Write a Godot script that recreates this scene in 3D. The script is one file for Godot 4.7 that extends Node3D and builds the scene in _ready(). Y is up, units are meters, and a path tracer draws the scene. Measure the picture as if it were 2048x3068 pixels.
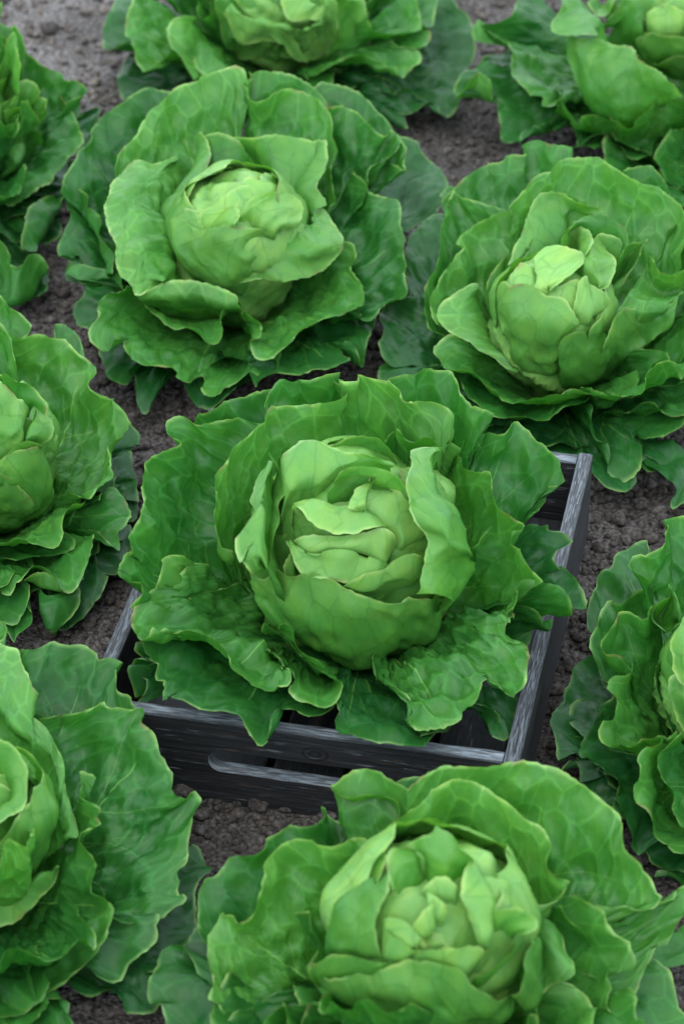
extends Node3D

var rng := RandomNumberGenerator.new()
var noise := FastNoiseLite.new()      # broad bumps of the leaves
var fine := FastNoiseLite.new()       # ruffles and teeth along the rims
var tint := FastNoiseLite.new()       # patches of colour
var net_image: Image                  # net of small veins, read for colour and for relief
var leaf_materials: Array = []
var heart_material: StandardMaterial3D
var leaf_count := 0
var head_middle := 0.09      # height of the middle of the head that is being built
var used := {}

func numbered(called: String) -> String:
	used[called] = used.get(called, 0) + 1
	return called if used[called] == 1 else "%s_%03d" % [called, used[called] - 1]

func put(called: String, mesh: Mesh, material: Material, parent: Node = self) -> MeshInstance3D:
	var o := MeshInstance3D.new()
	o.name = called
	o.mesh = mesh
	o.material_override = material
	parent.add_child(o, true)
	return o

func lin(r: float, g: float, b: float) -> Color:
	return Color(r, g, b).linear_to_srgb()

# ------------------------------------------------------------------ textures
func stroke(im: Image, path: PackedVector2Array, w0: float, w1: float, strength: float) -> void:
	var side := im.get_width()
	var total := 0.0
	for i in path.size() - 1:
		total += path[i].distance_to(path[i + 1])
	var gone := 0.0
	for i in path.size() - 1:
		var steps := int(path[i].distance_to(path[i + 1]) * side * 1.2) + 1
		for k in steps:
			var t := float(k) / steps
			var p: Vector2 = path[i].lerp(path[i + 1], t) * side
			var along: float = (gone + path[i].distance_to(path[i + 1]) * t) / total
			var w := lerpf(w0, w1, along)
			for y in range(int(p.y - w - 1), int(p.y + w + 2)):
				for x in range(int(p.x - w - 1), int(p.x + w + 2)):
					if x < 0 or y < 0 or x >= side or y >= side:
						continue
					var a := clampf(w + 0.5 - Vector2(x, y).distance_to(p), 0, 1) * strength * lerpf(1.0, 0.55, along)
					if a > im.get_pixel(x, y).a:
						im.set_pixel(x, y, Color(0.56, 0.78, 0.36, a))
		gone += path[i].distance_to(path[i + 1])

func vein_path(from: Vector2, dir: Vector2, length: float, bend: float) -> PackedVector2Array:
	var out := PackedVector2Array([from])
	var p := from
	var d := dir.normalized()
	var n := 9
	for i in n:
		d = d.rotated(rng.randf_range(-0.16, 0.16) + bend / n)
		p += d * length / n
		out.append(p)
	return out

func rib_texture() -> ImageTexture:
	var im := Image.create(512, 512, false, Image.FORMAT_RGBA8)
	im.fill(Color(0.56, 0.78, 0.36, 0.0))
	var mid := vein_path(Vector2(0.5, 0.0), Vector2(0, 1), 0.86, 0.0)
	stroke(im, mid, 4.0, 0.8, 0.5)
	for side in [-1.0, 1.0]:
		for k in 6:
			var start: Vector2 = mid[k].lerp(mid[k + 1], rng.randf())
			var dir := Vector2(side * (0.75 - 0.03 * k), 0.8)
			var path := vein_path(start, dir, rng.randf_range(0.34, 0.5), side * rng.randf_range(-0.1, 0.3))
			stroke(im, path, 1.4 - k * 0.1, 0.4, 0.30)
			for j in 2:
				var s: Vector2 = path[3 + j * 3]
				stroke(im, vein_path(s, dir.rotated(side * rng.randf_range(0.4, 0.8) * (1.0 if j == 0 else -1.0)), rng.randf_range(0.08, 0.16), 0.0), 0.7, 0.3, 0.18)
	return ImageTexture.create_from_image(im)

func make_textures() -> void:
	var cells := FastNoiseLite.new()
	cells.seed = 4
	cells.noise_type = FastNoiseLite.TYPE_CELLULAR
	cells.cellular_return_type = FastNoiseLite.RETURN_DISTANCE2_SUB
	cells.cellular_jitter = 0.95
	cells.frequency = 0.0125
	cells.fractal_type = FastNoiseLite.FRACTAL_NONE
	cells.domain_warp_enabled = true
	cells.domain_warp_amplitude = 22.0
	cells.domain_warp_frequency = 0.012
	var big := cells.get_seamless_image(512, 512, false, false, 0.15, false)
	cells.frequency = 0.034
	cells.seed = 9
	var small := cells.get_seamless_image(512, 512, false, false, 0.15, false)
	var blot := FastNoiseLite.new()
	blot.seed = 12
	blot.frequency = 0.012
	blot.fractal_octaves = 5
	var mottle := blot.get_seamless_image(512, 512, false, false, 0.15, true)
	var a := big.get_data()
	var b := small.get_data()
	var m := mottle.get_data()
	var col := PackedByteArray()
	var outer_side := PackedByteArray()
	var hgt := PackedByteArray()
	col.resize(512 * 512 * 3)
	outer_side.resize(512 * 512 * 3)
	hgt.resize(512 * 512)
	for i in 512 * 512:
		var va := a[i] / 255.0
		var vb := b[i] / 255.0
		var mo := m[i] / 255.0
		var fine_line := clampf(1.0 - vb / 0.10, 0, 1) * 0.28
		var line := maxf(clampf(1.0 - va / 0.07, 0, 1) * 0.85, fine_line)
		var body := 0.76 + 0.06 * (mo - 0.5)
		var red := body * (0.94 + 0.12 * mo)
		var blue := body * (1.06 - 0.12 * mo)
		col[i * 3] = int(255 * clampf(lerpf(red, 1.0, line * 0.8), 0, 1))
		col[i * 3 + 1] = int(255 * clampf(lerpf(body + 0.03, 1.0, line * 0.7), 0, 1))
		col[i * 3 + 2] = int(255 * clampf(lerpf(blue, 1.0, line * 0.9), 0, 1))
		# the outer side of the head leaves: paler, its veins a little darker than the blade
		var dark := 1.0 - clampf(1.0 - va / 0.04, 0, 1) * 0.12
		outer_side[i * 3] = int(255 * clampf((red + 0.02 + 0.08 * fine_line) * dark, 0, 1))
		outer_side[i * 3 + 1] = int(255 * clampf((body + 0.04 + 0.06 * fine_line) * lerpf(dark, 1.0, 0.25), 0, 1))
		outer_side[i * 3 + 2] = int(255 * clampf((blue + 0.02 + 0.08 * fine_line) * dark, 0, 1))
		hgt[i] = int(255 * clampf(0.62 * sqrt(minf(va * 1.7, 1.0)) + 0.25 * sqrt(minf(vb * 1.6, 1.0)) + 0.1 * mo, 0, 1))
	net_image = Image.create_from_data(512, 512, false, Image.FORMAT_L8, hgt)
	var ht := ImageTexture.create_from_image(net_image)
	var color_inner := ImageTexture.create_from_image(Image.create_from_data(512, 512, false, Image.FORMAT_RGB8, col))
	var color_outer := ImageTexture.create_from_image(Image.create_from_data(512, 512, false, Image.FORMAT_RGB8, outer_side))
	var ribs: Array = [rib_texture(), rib_texture(), rib_texture()]
	for k in 6:
		var mt := StandardMaterial3D.new()
		mt.resource_name = "lettuce_leaf"
		mt.vertex_color_use_as_albedo = true
		mt.albedo_texture = color_inner if k < 3 else color_outer
		mt.roughness = 0.40
		mt.metallic_specular = 0.34
		mt.heightmap_enabled = true
		mt.heightmap_texture = ht
		mt.heightmap_scale = 0.035 if k < 3 else 0.03
		mt.backlight_enabled = true
		mt.backlight = lin(0.46, 0.68, 0.20)
		mt.cull_mode = BaseMaterial3D.CULL_DISABLED
		if k < 3:
			mt.detail_enabled = true
			mt.detail_albedo = ribs[k]
			mt.detail_uv_layer = BaseMaterial3D.DETAIL_UV_2
			mt.detail_blend_mode = BaseMaterial3D.BLEND_MODE_MIX
		leaf_materials.append(mt)

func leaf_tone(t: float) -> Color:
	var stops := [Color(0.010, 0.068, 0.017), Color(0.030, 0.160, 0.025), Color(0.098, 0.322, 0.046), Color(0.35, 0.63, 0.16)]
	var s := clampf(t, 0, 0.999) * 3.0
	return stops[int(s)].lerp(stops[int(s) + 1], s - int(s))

# ------------------------------------------------------------------ leaves
func along(flat: Array, n: int) -> PackedVector3Array:      # n + 1 even samples of a smooth line through points in millimetres
	var q := PackedVector3Array()
	for i in range(0, flat.size(), 3):
		q.append(Vector3(flat[i], flat[i + 1], flat[i + 2]) * 0.001)
	var dense := PackedVector3Array()
	var far := PackedFloat32Array()
	var total := 0.0
	var m := q.size()
	for i in m - 1:
		var a := q[maxi(i - 1, 0)]
		var d := q[mini(i + 2, m - 1)]
		for k in 6:
			var p := q[i].cubic_interpolate(q[i + 1], a, d, k / 6.0)
			if dense.size():
				total += dense[-1].distance_to(p)
			dense.append(p)
			far.append(total)
	total += dense[-1].distance_to(q[m - 1])
	dense.append(q[m - 1])
	far.append(total)
	var out := PackedVector3Array()
	var j := 0
	for i in n + 1:
		var want := total * i / n
		while j < far.size() - 2 and far[j + 1] < want:
			j += 1
		var span := far[j + 1] - far[j]
		out.append(dense[j].lerp(dense[j + 1], clampf((want - far[j]) / maxf(span, 1e-6), 0, 1)))
	return out

func smooth_line(q: PackedVector3Array, passes: int) -> PackedVector3Array:
	var a := q.duplicate()
	for k in passes:
		var b := a.duplicate()
		for i in range(1, a.size() - 1):
			b[i] = a[i] * 0.5 + (a[i - 1] + a[i + 1]) * 0.25
		a = b
		b = a.duplicate()
		for i in range(2, a.size() - 2):
			b[i] = a[i] * 0.4 + (a[i - 2] + a[i + 2]) * 0.3
		a = b
	return a

func length_of(flat: Array) -> float:
	var t := 0.0
	for i in range(3, flat.size(), 3):
		t += Vector3(flat[i] - flat[i - 3], flat[i + 1] - flat[i - 2], flat[i + 2] - flat[i - 1]).length()
	return t * 0.001

func leaf(plant: Node3D, called: String, tone: float, curves: Array, out_bow: float, up_bow: float, amp: float, ruffle: float, tuck: float) -> void:
	leaf_count += 1
	var id := leaf_count
	var rim_len := length_of(curves[0])
	var nu := clampi(int(rim_len / 0.0032), 18, 130)
	var lines: Array = []
	for c in curves:
		lines.push_front(along(c, nu))
	# from the innermost drawn line down to the stem
	var inner: PackedVector3Array = lines[0]
	if curves.size() == 1:
		var soft := smooth_line(inner, 4 + nu / 7)
		var half := PackedVector3Array()
		for i in nu + 1:
			half.append(inner[i].lerp(soft[i], 0.55))
		lines.push_front(half)
		inner = soft
	var base := PackedVector3Array()
	var low := PackedVector3Array()
	var high := PackedVector3Array()
	for i in nu + 1:
		var r := inner[i]
		var e := Vector3(r.x, 0, r.z)
		var far := e.length()
		e = e / maxf(far, 0.001)
		var b := e * minf(0.016, far * 0.3) + Vector3(0, 0.016, 0)
		var long := b.distance_to(r)
		var c := (b + r) * 0.5 + e * out_bow * long + Vector3.UP * up_bow * long
		c.y = maxf(c.y, 0.012)
		base.append(b)
		low.append(b.lerp(c, 0.35).lerp(c.lerp(r, 0.35), 0.35))
		high.append(b.lerp(c, 0.7).lerp(c.lerp(r, 0.7), 0.7))
		if curves.size() == 1:      # the rim's own notches fade out within the last part of the blade
			var sink := b.lerp(c, 0.90).lerp(c.lerp(r, 0.90), 0.90)
			lines[0][i] = sink + (lines[0][i] - r)
	lines.push_front(high)
	lines.push_front(low)
	lines.push_front(base)
	var k_n := lines.size()
	var at := PackedFloat32Array([0.0])
	for k in range(1, k_n):
		var s := 0.0
		for i in range(0, nu + 1, 4):
			s += lines[k][i].distance_to(lines[k - 1][i])
		at.append(at[-1] + maxf(s / (nu / 4 + 1), 0.002))
	var v_len := at[-1]
	var nv := clampi(int(v_len / 0.0038), 14, 48)
	var rows := PackedFloat32Array()
	for j in nv:
		rows.append(float(j) / nv * (1.0 - 0.0034 / v_len))
	rows.append(1.0 - 0.0026 / v_len)
	rows.append(1.0 - 0.0012 / v_len)
	rows.append(1.0)
	var nr := rows.size()
	var w := nu + 1
	var P := PackedVector3Array()
	P.resize(w * nr)
	for j in nr:
		var s := rows[j] * v_len
		var k := 0
		while k < k_n - 2 and at[k + 1] < s:
			k += 1
		var h := at[k + 1] - at[k]
		var t := clampf((s - at[k]) / h, 0, 1)
		var t2 := t * t
		var t3 := t2 * t
		var h00 := 2 * t3 - 3 * t2 + 1
		var h10 := t3 - 2 * t2 + t
		var h01 := 3 * t2 - 2 * t3
		var h11 := t3 - t2
		var la: PackedVector3Array = lines[k]
		var lb: PackedVector3Array = lines[k + 1]
		var lp: PackedVector3Array = lines[maxi(k - 1, 0)]
		var ln: PackedVector3Array = lines[mini(k + 2, k_n - 1)]
		var da := h / (at[k + 1] - at[maxi(k - 1, 0)])
		var db := h / (at[mini(k + 2, k_n - 1)] - at[k])
		for i in w:
			P[j * w + i] = la[i] * h00 + lb[i] * h01 + (lb[i] - lp[i]) * (da * h10) + (ln[i] - la[i]) * (db * h11)
	var N := normals(P, w, nr)
	var shift := Vector3(id * 1.37, id * 0.71, id * 2.13)
	var uo := Vector2(fposmod(id * 0.377, 1.0), fposmod(id * 0.619, 1.0))
	var tile := 0.115
	var flip := 1.0 if id % 2 == 0 else -1.0
	var uv := PackedVector2Array()
	var uv2 := PackedVector2Array()
	var col := PackedColorArray()
	uv.resize(w * nr)
	uv2.resize(w * nr)
	col.resize(w * nr)
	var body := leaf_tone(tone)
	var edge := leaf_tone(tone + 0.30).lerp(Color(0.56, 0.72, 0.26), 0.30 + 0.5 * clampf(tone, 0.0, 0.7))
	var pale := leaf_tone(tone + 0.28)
	var on_head := called == "head_leaf"
	var net := 0.0030 if on_head else 0.0056
	for j in nr:
		var v := rows[j]
		var wide := smoothstep(0.06, 0.45, v)
		var calm := 1.0 - 0.5 * pow(v, 6.0)
		var rimmed := pow(v, 3.0)
		var row_len := 0.0
		for i in nu:
			row_len += P[j * w + i].distance_to(P[j * w + i + 1])
		for i in w:
			var n := j * w + i
			var u := float(i) / nu
			var q := Vector2((u - 0.5) * row_len / tile, v * v_len / tile) + uo
			uv[n] = q
			uv2[n] = Vector2(0.5 + flip * (u - 0.5), v)
			var p := P[n] + shift
			var puff := net_image.get_pixel(int(fposmod(q.x, 1.0) * 511.9), int(fposmod(q.y, 1.0) * 511.9)).r - 0.55
			var g := noise.get_noise_3dv(p * 1000.0)
			var g2 := noise.get_noise_3dv(p * 2600.0)
			var d := amp * wide * calm * (0.0074 * g + 0.0022 * g2 + net * puff + 0.0036 * (absf(g2) - 0.22))
			var wave := fine.get_noise_2d(u * rim_len * 1000.0, id * 57.0 + v * v_len * 700.0)
			d += ruffle * rimmed * 0.0030 * wave
			d += (0.3 if on_head else 1.0) * ruffle * rimmed * v * 0.0052 * fine.get_noise_2d(u * rim_len * 520.0, id * 91.0 + 7.0)
			if j >= nr - 3:
				var out_dir := (P[n] - P[(nr - 6) * w + i]).normalized()
				var tooth := fine.get_noise_2d(u * rim_len * 5200.0, id * 31.0)
				var tooth2 := fine.get_noise_2d(u * rim_len * 1900.0, id * 13.0 + 400.0)
				P[n] += out_dir * (0.0009 * tooth + 0.0006 * tooth2) * (1.0 if j == nr - 1 else 0.6 if j == nr - 2 else 0.25)
			P[n] += N[n] * d
			if tuck > 0.0:      # the sides of a wrapped leaf tuck in under its neighbours
				var side := clampf(1.0 - minf(u, 1.0 - u) / 0.14, 0, 1)
				if side > 0.0:
					P[n] -= (P[n] - Vector3(0, head_middle, 0)).normalized() * tuck * side * side
			var patch := tint.get_noise_3dv(p * 1000.0)
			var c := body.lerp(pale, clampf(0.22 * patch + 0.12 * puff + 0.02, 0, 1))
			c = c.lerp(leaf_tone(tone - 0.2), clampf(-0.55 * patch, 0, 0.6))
			c = c.lerp(pale.lerp(Color(0.34, 0.46, 0.2), 0.35), (1.0 - smoothstep(0.03, 0.26, v)) * 0.30)
			c = c.lerp(pale, smoothstep(0.80, 1.0, v) * 0.25)
			if j >= nr - 2:
				c = c.lerp(edge, (0.95 if j == nr - 1 else 0.36) * clampf(0.62 + 0.9 * fine.get_noise_2d(u * rim_len * 900.0, id * 3.0), 0.12, 1.0))
			if j >= nr - 2 and tone > 0.3:      # here and there the margin has dried brown
				c = c.lerp(Color(0.24, 0.15, 0.07), 0.5 * smoothstep(0.56, 0.70, fine.get_noise_2d(u * rim_len * 1300.0 + 500.0, id * 17.0)))
			col[n] = c
	put_grid(plant, called, P, uv, uv2, col, w, nr, leaf_materials[id % 3 + (3 if on_head else 0)])

func normals(P: PackedVector3Array, w: int, nr: int) -> PackedVector3Array:
	var N := PackedVector3Array()
	N.resize(w * nr)
	for j in nr:
		var j0 := maxi(j - 1, 0) * w
		var j1 := mini(j + 1, nr - 1) * w
		for i in w:
			var du := P[j * w + mini(i + 1, w - 1)] - P[j * w + maxi(i - 1, 0)]
			var dv := P[j1 + i] - P[j0 + i]
			N[j * w + i] = dv.cross(du).normalized()
	return N

func put_grid(plant: Node3D, called: String, P: PackedVector3Array, uv: PackedVector2Array, uv2: PackedVector2Array, col: PackedColorArray, w: int, nr: int, material: Material) -> void:
	var index := PackedInt32Array()
	index.resize((w - 1) * (nr - 1) * 6)
	var k := 0
	for j in nr - 1:
		for i in w - 1:
			var a := j * w + i
			index[k] = a
			index[k + 1] = a + 1
			index[k + 2] = a + w
			index[k + 3] = a + 1
			index[k + 4] = a + w + 1
			index[k + 5] = a + w
			k += 6
	var arrays := []
	arrays.resize(Mesh.ARRAY_MAX)
	arrays[Mesh.ARRAY_VERTEX] = P
	arrays[Mesh.ARRAY_NORMAL] = normals(P, w, nr)
	arrays[Mesh.ARRAY_TEX_UV] = uv
	arrays[Mesh.ARRAY_TEX_UV2] = uv2
	arrays[Mesh.ARRAY_COLOR] = col
	arrays[Mesh.ARRAY_INDEX] = index
	var mesh := ArrayMesh.new()
	mesh.add_surface_from_arrays(Mesh.PRIMITIVE_TRIANGLES, arrays)
	put(called, mesh, material, plant)

func heart(plant: Node3D, tone: float, radius: float, middle: float) -> void:     # the tight ball inside the head
	leaf_count += 1
	var w := 65
	var nr := 33
	var P := PackedVector3Array()
	var uv := PackedVector2Array()
	var col := PackedColorArray()
	for j in nr:
		var b := PI * (1.0 - float(j) / (nr - 1))
		for i in w:
			var a := TAU * i / (w - 1)
			var d := Vector3(sin(b) * cos(a), cos(b), sin(b) * sin(a))
			var swirl := d.rotated(Vector3(0.3, 1, 0.1).normalized(), 2.2 * d.y)
			var g := absf(noise.get_noise_3dv(swirl * 60.0 + Vector3(leaf_count * 9.0, 0, 0)))
			var r := radius * (0.93 + 0.20 * g + 0.03 * noise.get_noise_3dv(d * 210.0))
			P.append(d * r * Vector3(1, 0.94 if d.y > 0.0 else 1.3, 1) + Vector3(0, middle, 0))
			uv.append(Vector2(i / 32.0, j / 16.0))
			col.append(leaf_tone(tone - 0.12).lerp(leaf_tone(tone + 0.1), clampf(g * 2.4, 0, 1)))
	put_grid(plant, "heart", P, uv, uv, col, w, nr, heart_material)

func lettuce(where: Vector3, middle: float, label: String, group: String) -> Node3D:
	head_middle = middle
	var o := Node3D.new()
	o.name = numbered("lettuce")
	add_child(o)
	o.position = where
	o.set_meta("label", label)
	o.set_meta("category", "lettuce")
	o.set_meta("group", group)
	return o

# ------------------------------------------------------------------ soil
func soil_height(x: float, z: float) -> float:
	var clump := 0.5 - absf(noise.get_noise_2d(x * 900.0, z * 900.0))
	return 0.010 * tint.get_noise_2d(x * 220.0, z * 220.0) + 0.008 * clump * clump + 0.003 * noise.get_noise_2d(x * 3100.0, z * 3100.0) - 0.006

func make_ground() -> void:
	var nx := 401
	var nz := 401
	var P := PackedVector3Array()
	var col := PackedColorArray()
	P.resize(nx * nz)
	col.resize(nx * nz)
	for j in nz:
		# the first and last rings of the sheet run out to the horizon
		for i in nx:
			var x := -1.6 + 3.2 * (i - 1) / (nx - 3)
			var z := -1.9 + 3.2 * (j - 1) / (nz - 3)
			if i == 0: x = -60.0
			if i == nx - 1: x = 60.0
			if j == 0: z = -60.0
			if j == nz - 1: z = 60.0
			P[j * nx + i] = Vector3(x, soil_height(x, z), z)
			var t := tint.get_noise_2d(x * 260.0 + 50.0, z * 260.0)
			var s := noise.get_noise_2d(x * 2400.0, z * 2400.0)
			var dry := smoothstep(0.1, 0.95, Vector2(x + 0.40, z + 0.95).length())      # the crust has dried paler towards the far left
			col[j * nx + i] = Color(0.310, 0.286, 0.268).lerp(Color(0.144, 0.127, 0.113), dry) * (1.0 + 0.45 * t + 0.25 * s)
	var mt := StandardMaterial3D.new()
	mt.resource_name = "soil"
	mt.vertex_color_use_as_albedo = true
	mt.roughness = 0.95
	mt.metallic_specular = 0.25
	mt.uv1_triplanar = true
	mt.uv1_world_triplanar = true
	mt.uv1_scale = Vector3(7, 7, 7)
	var crumb := FastNoiseLite.new()
	crumb.seed = 31
	crumb.noise_type = FastNoiseLite.TYPE_CELLULAR
	crumb.cellular_return_type = FastNoiseLite.RETURN_DISTANCE
	crumb.frequency = 0.045
	crumb.fractal_type = FastNoiseLite.FRACTAL_FBM
	crumb.fractal_octaves = 3
	var im := crumb.get_seamless_image(512, 512, true, false, 0.12, true)
	mt.heightmap_enabled = true
	mt.heightmap_texture = ImageTexture.create_from_image(im)
	mt.heightmap_scale = 0.5
	var grain := FastNoiseLite.new()
	grain.seed = 8
	grain.frequency = 0.06
	grain.fractal_octaves = 5
	var gi := grain.get_seamless_image(512, 512, false, false, 0.12, true)
	gi.convert(Image.FORMAT_RGB8)
	gi.adjust_bcs(1.25, 0.55, 1.0)
	mt.albedo_texture = ImageTexture.create_from_image(gi)
	var mesh := ArrayMesh.new()
	var arrays := []
	arrays.resize(Mesh.ARRAY_MAX)
	var index := PackedInt32Array()
	for j in nz - 1:
		for i in nx - 1:
			var a := j * nx + i
			index.append_array([a, a + 1, a + nx, a + 1, a + nx + 1, a + nx])
	arrays[Mesh.ARRAY_VERTEX] = P
	var N := PackedVector3Array()
	N.resize(nx * nz)
	for j in nz:
		for i in nx:
			var du := P[j * nx + mini(i + 1, nx - 1)] - P[j * nx + maxi(i - 1, 0)]
			var dv := P[mini(j + 1, nz - 1) * nx + i] - P[maxi(j - 1, 0) * nx + i]
			N[j * nx + i] = dv.cross(du).normalized()
	arrays[Mesh.ARRAY_NORMAL] = N
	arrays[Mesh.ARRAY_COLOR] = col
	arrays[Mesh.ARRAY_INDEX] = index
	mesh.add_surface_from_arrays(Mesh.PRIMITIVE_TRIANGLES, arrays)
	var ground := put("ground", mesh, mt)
	ground.set_meta("kind", "structure")
	ground.set_meta("label", "bare grey-brown crumbly field soil between the lettuces")
	# clods: the larger ones one by one, the crumbs as one mass
	var clod_material: StandardMaterial3D = mt.duplicate()
	clod_material.heightmap_scale = 0.25
	var shapes: Array = []
	for s in 5:
		shapes.append(clod_mesh(s))
	var crumbs := MultiMesh.new()
	crumbs.transform_format = MultiMesh.TRANSFORM_3D
	crumbs.use_colors = true
	crumbs.mesh = shapes[0]
	crumbs.instance_count = 52000
	for i in 52000:
		var p := Vector3(clampf(rng.randfn(0.0, 0.5), -1.5, 1.5), 0, clampf(rng.randfn(-0.15, 0.6), -1.8, 1.2))
		p.y = soil_height(p.x, p.z)
		var r := 0.0012 + 0.0046 * pow(rng.randf(), 3.5)
		var b := Basis.from_euler(Vector3(rng.randf() * TAU, rng.randf() * TAU, rng.randf() * TAU)).scaled(Vector3(r * rng.randf_range(0.8, 1.3), r * rng.randf_range(0.6, 1.0), r))
		crumbs.set_instance_transform(i, Transform3D(b, p + Vector3(0, r * 0.25, 0)))
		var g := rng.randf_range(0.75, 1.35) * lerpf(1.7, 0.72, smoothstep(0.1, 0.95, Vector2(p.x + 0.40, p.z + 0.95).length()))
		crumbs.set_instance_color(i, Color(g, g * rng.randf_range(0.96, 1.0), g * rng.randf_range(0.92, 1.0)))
	var mass := MultiMeshInstance3D.new()
	mass.name = "soil_crumbs"
	mass.multimesh = crumbs
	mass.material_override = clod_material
	mass.set_meta("kind", "stuff")
	ground.add_child(mass, true)
	for area in CLOD_AREAS:
		for i in area[4]:
			var p := Vector3(rng.randf_range(area[0], area[1]), 0, rng.randf_range(area[2], area[3]))
			p.y = soil_height(p.x, p.z)
			var r := 0.0036 + 0.0048 * pow(rng.randf(), 2.5)
			var o := put("clod", shapes[rng.randi() % 5], clod_material, ground)
			o.basis = Basis.from_euler(Vector3(rng.randf() * TAU, rng.randf() * TAU, rng.randf() * TAU)).scaled(Vector3(r * rng.randf_range(0.9, 1.3), r * rng.randf_range(0.6, 0.9), r))
			o.position = p + Vector3(0, r * 0.3, 0)

const CLOD_AREAS := [[0.15, 0.27, -0.05, 0.35, 60], [-0.2, 0.02, 0.3, 0.5, 40], [-0.27, -0.1, -0.15, 0.3, 60], [-0.35, -0.15, -0.9, -0.4, 20], [0.05, 0.2, -0.55, -0.3, 16]]

func clod_mesh(s: int) -> ArrayMesh:
	var st := SurfaceTool.new()
	st.begin(Mesh.PRIMITIVE_TRIANGLES)
	var rings := 7
	var seg := 10
	for j in rings + 1:
		for i in seg + 1:
			var a := TAU * (i % seg) / seg
			var b := PI * j / rings
			var d := Vector3(sin(b) * cos(a), cos(b), sin(b) * sin(a))
			var r := 1.0 + 0.55 * noise.get_noise_3dv(d * 17.0 + Vector3(s * 50.0, 0, 0)) + 0.25 * noise.get_noise_3dv(d * 48.0 + Vector3(0, s * 50.0, 0))
			st.set_color(Color(0.168, 0.148, 0.133) * (1.0 + 0.25 * noise.get_noise_3dv(d * 40.0)))
			st.add_vertex(d * r)
	for j in rings:
		for i in seg:
			var a := j * (seg + 1) + i
			for k in [a, a + 1, a + seg + 1, a + 1, a + seg + 2, a + seg + 1]:
				st.add_index(k)
	st.generate_normals()
	return st.commit()

# ------------------------------------------------------------------ crate
func wood_texture(worn_top: bool) -> Array:      # [colour, relief]; v runs 0 .. 0.5 over the outer face, then the top edge, then the inner face
	var W := 1024
	var H := 512
	var streak := FastNoiseLite.new()
	streak.seed = 77
	streak.frequency = 0.02
	streak.fractal_octaves = 4
	var wear := FastNoiseLite.new()
	wear.seed = 91
	wear.frequency = 0.02
	wear.fractal_octaves = 5
	var col := PackedByteArray()
	var hgt := PackedByteArray()
	col.resize(W * H * 3)
	hgt.resize(W * H)
	for y in H:
		var v := float(y) / H
		for x in W:
			var bend := 5.0 * streak.get_noise_2d(x * 0.25, y * 0.8 + 900.0)
			var grain := streak.get_noise_2d(x * 0.10, (y + bend) * 5.0)
			var broad := streak.get_noise_2d(x * 0.06 + 300.0, (y + bend) * 1.2)
			var g := 0.10 + 0.05 * grain + 0.035 * broad
			var knot := Vector2((x - 502.0) / 24.0, (y - 392.0) / 15.0).length()
			if knot < 1.6:
				g += (0.05 * sin(knot * 11.0) - 0.03) * smoothstep(1.6, 0.9, knot)
			var scuff := wear.get_noise_2d(x * 0.5, y * 3.2) + 0.25 * grain
			var hair := wear.get_noise_2d(x * 0.22 + 900.0, y * 15.0)
			var paint := smoothstep(0.36, 0.52, scuff) * 0.5 * smoothstep(-0.2, 0.3, hair) + smoothstep(0.30, 0.5, hair) * 0.22
			if worn_top:
				paint = (0.16 if y < 310 else 0.46) + 0.40 * smoothstep(-0.15, 0.35, wear.get_noise_2d(x * 0.9, y * 2.6) + 0.3 * hair) - 0.35 * smoothstep(0.25, 0.5, wear.get_noise_2d(x * 0.5 + 77.0, y * 2.4 + 300.0))
			var brown := smoothstep(0.35, 0.6, wear.get_noise_2d(x * 0.3 + 500.0, y * 1.5 + 70.0)) * 0.5
			var r := lerpf(lerpf(g, 0.30, brown), 0.50, paint)
			var gg := lerpf(lerpf(g * 1.02, 0.25, brown), 0.54, paint)
			var b := lerpf(lerpf(g * 1.08, 0.21, brown), 0.57, paint)
			var n := y * W + x
			col[n * 3] = int(255 * clampf(r, 0, 1))
			col[n * 3 + 1] = int(255 * clampf(gg, 0, 1))
			col[n * 3 + 2] = int(255 * clampf(b, 0, 1))
			hgt[n] = int(255 * clampf(0.5 + 0.4 * grain + 0.15 * paint, 0, 1))
	return [ImageTexture.create_from_image(Image.create_from_data(W, H, false, Image.FORMAT_RGB8, col)), ImageTexture.create_from_image(Image.create_from_data(W, H, false, Image.FORMAT_L8, hgt))]

func wood_material(worn: bool) -> StandardMaterial3D:
	var t := wood_texture(worn)
	var m := StandardMaterial3D.new()
	m.resource_name = "painted_wood"
	m.albedo_texture = t[0]
	m.roughness = 0.62
	m.metallic_specular = 0.4
	m.heightmap_enabled = true
	m.heightmap_texture = t[1]
	m.heightmap_scale = 0.06
	return m

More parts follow.
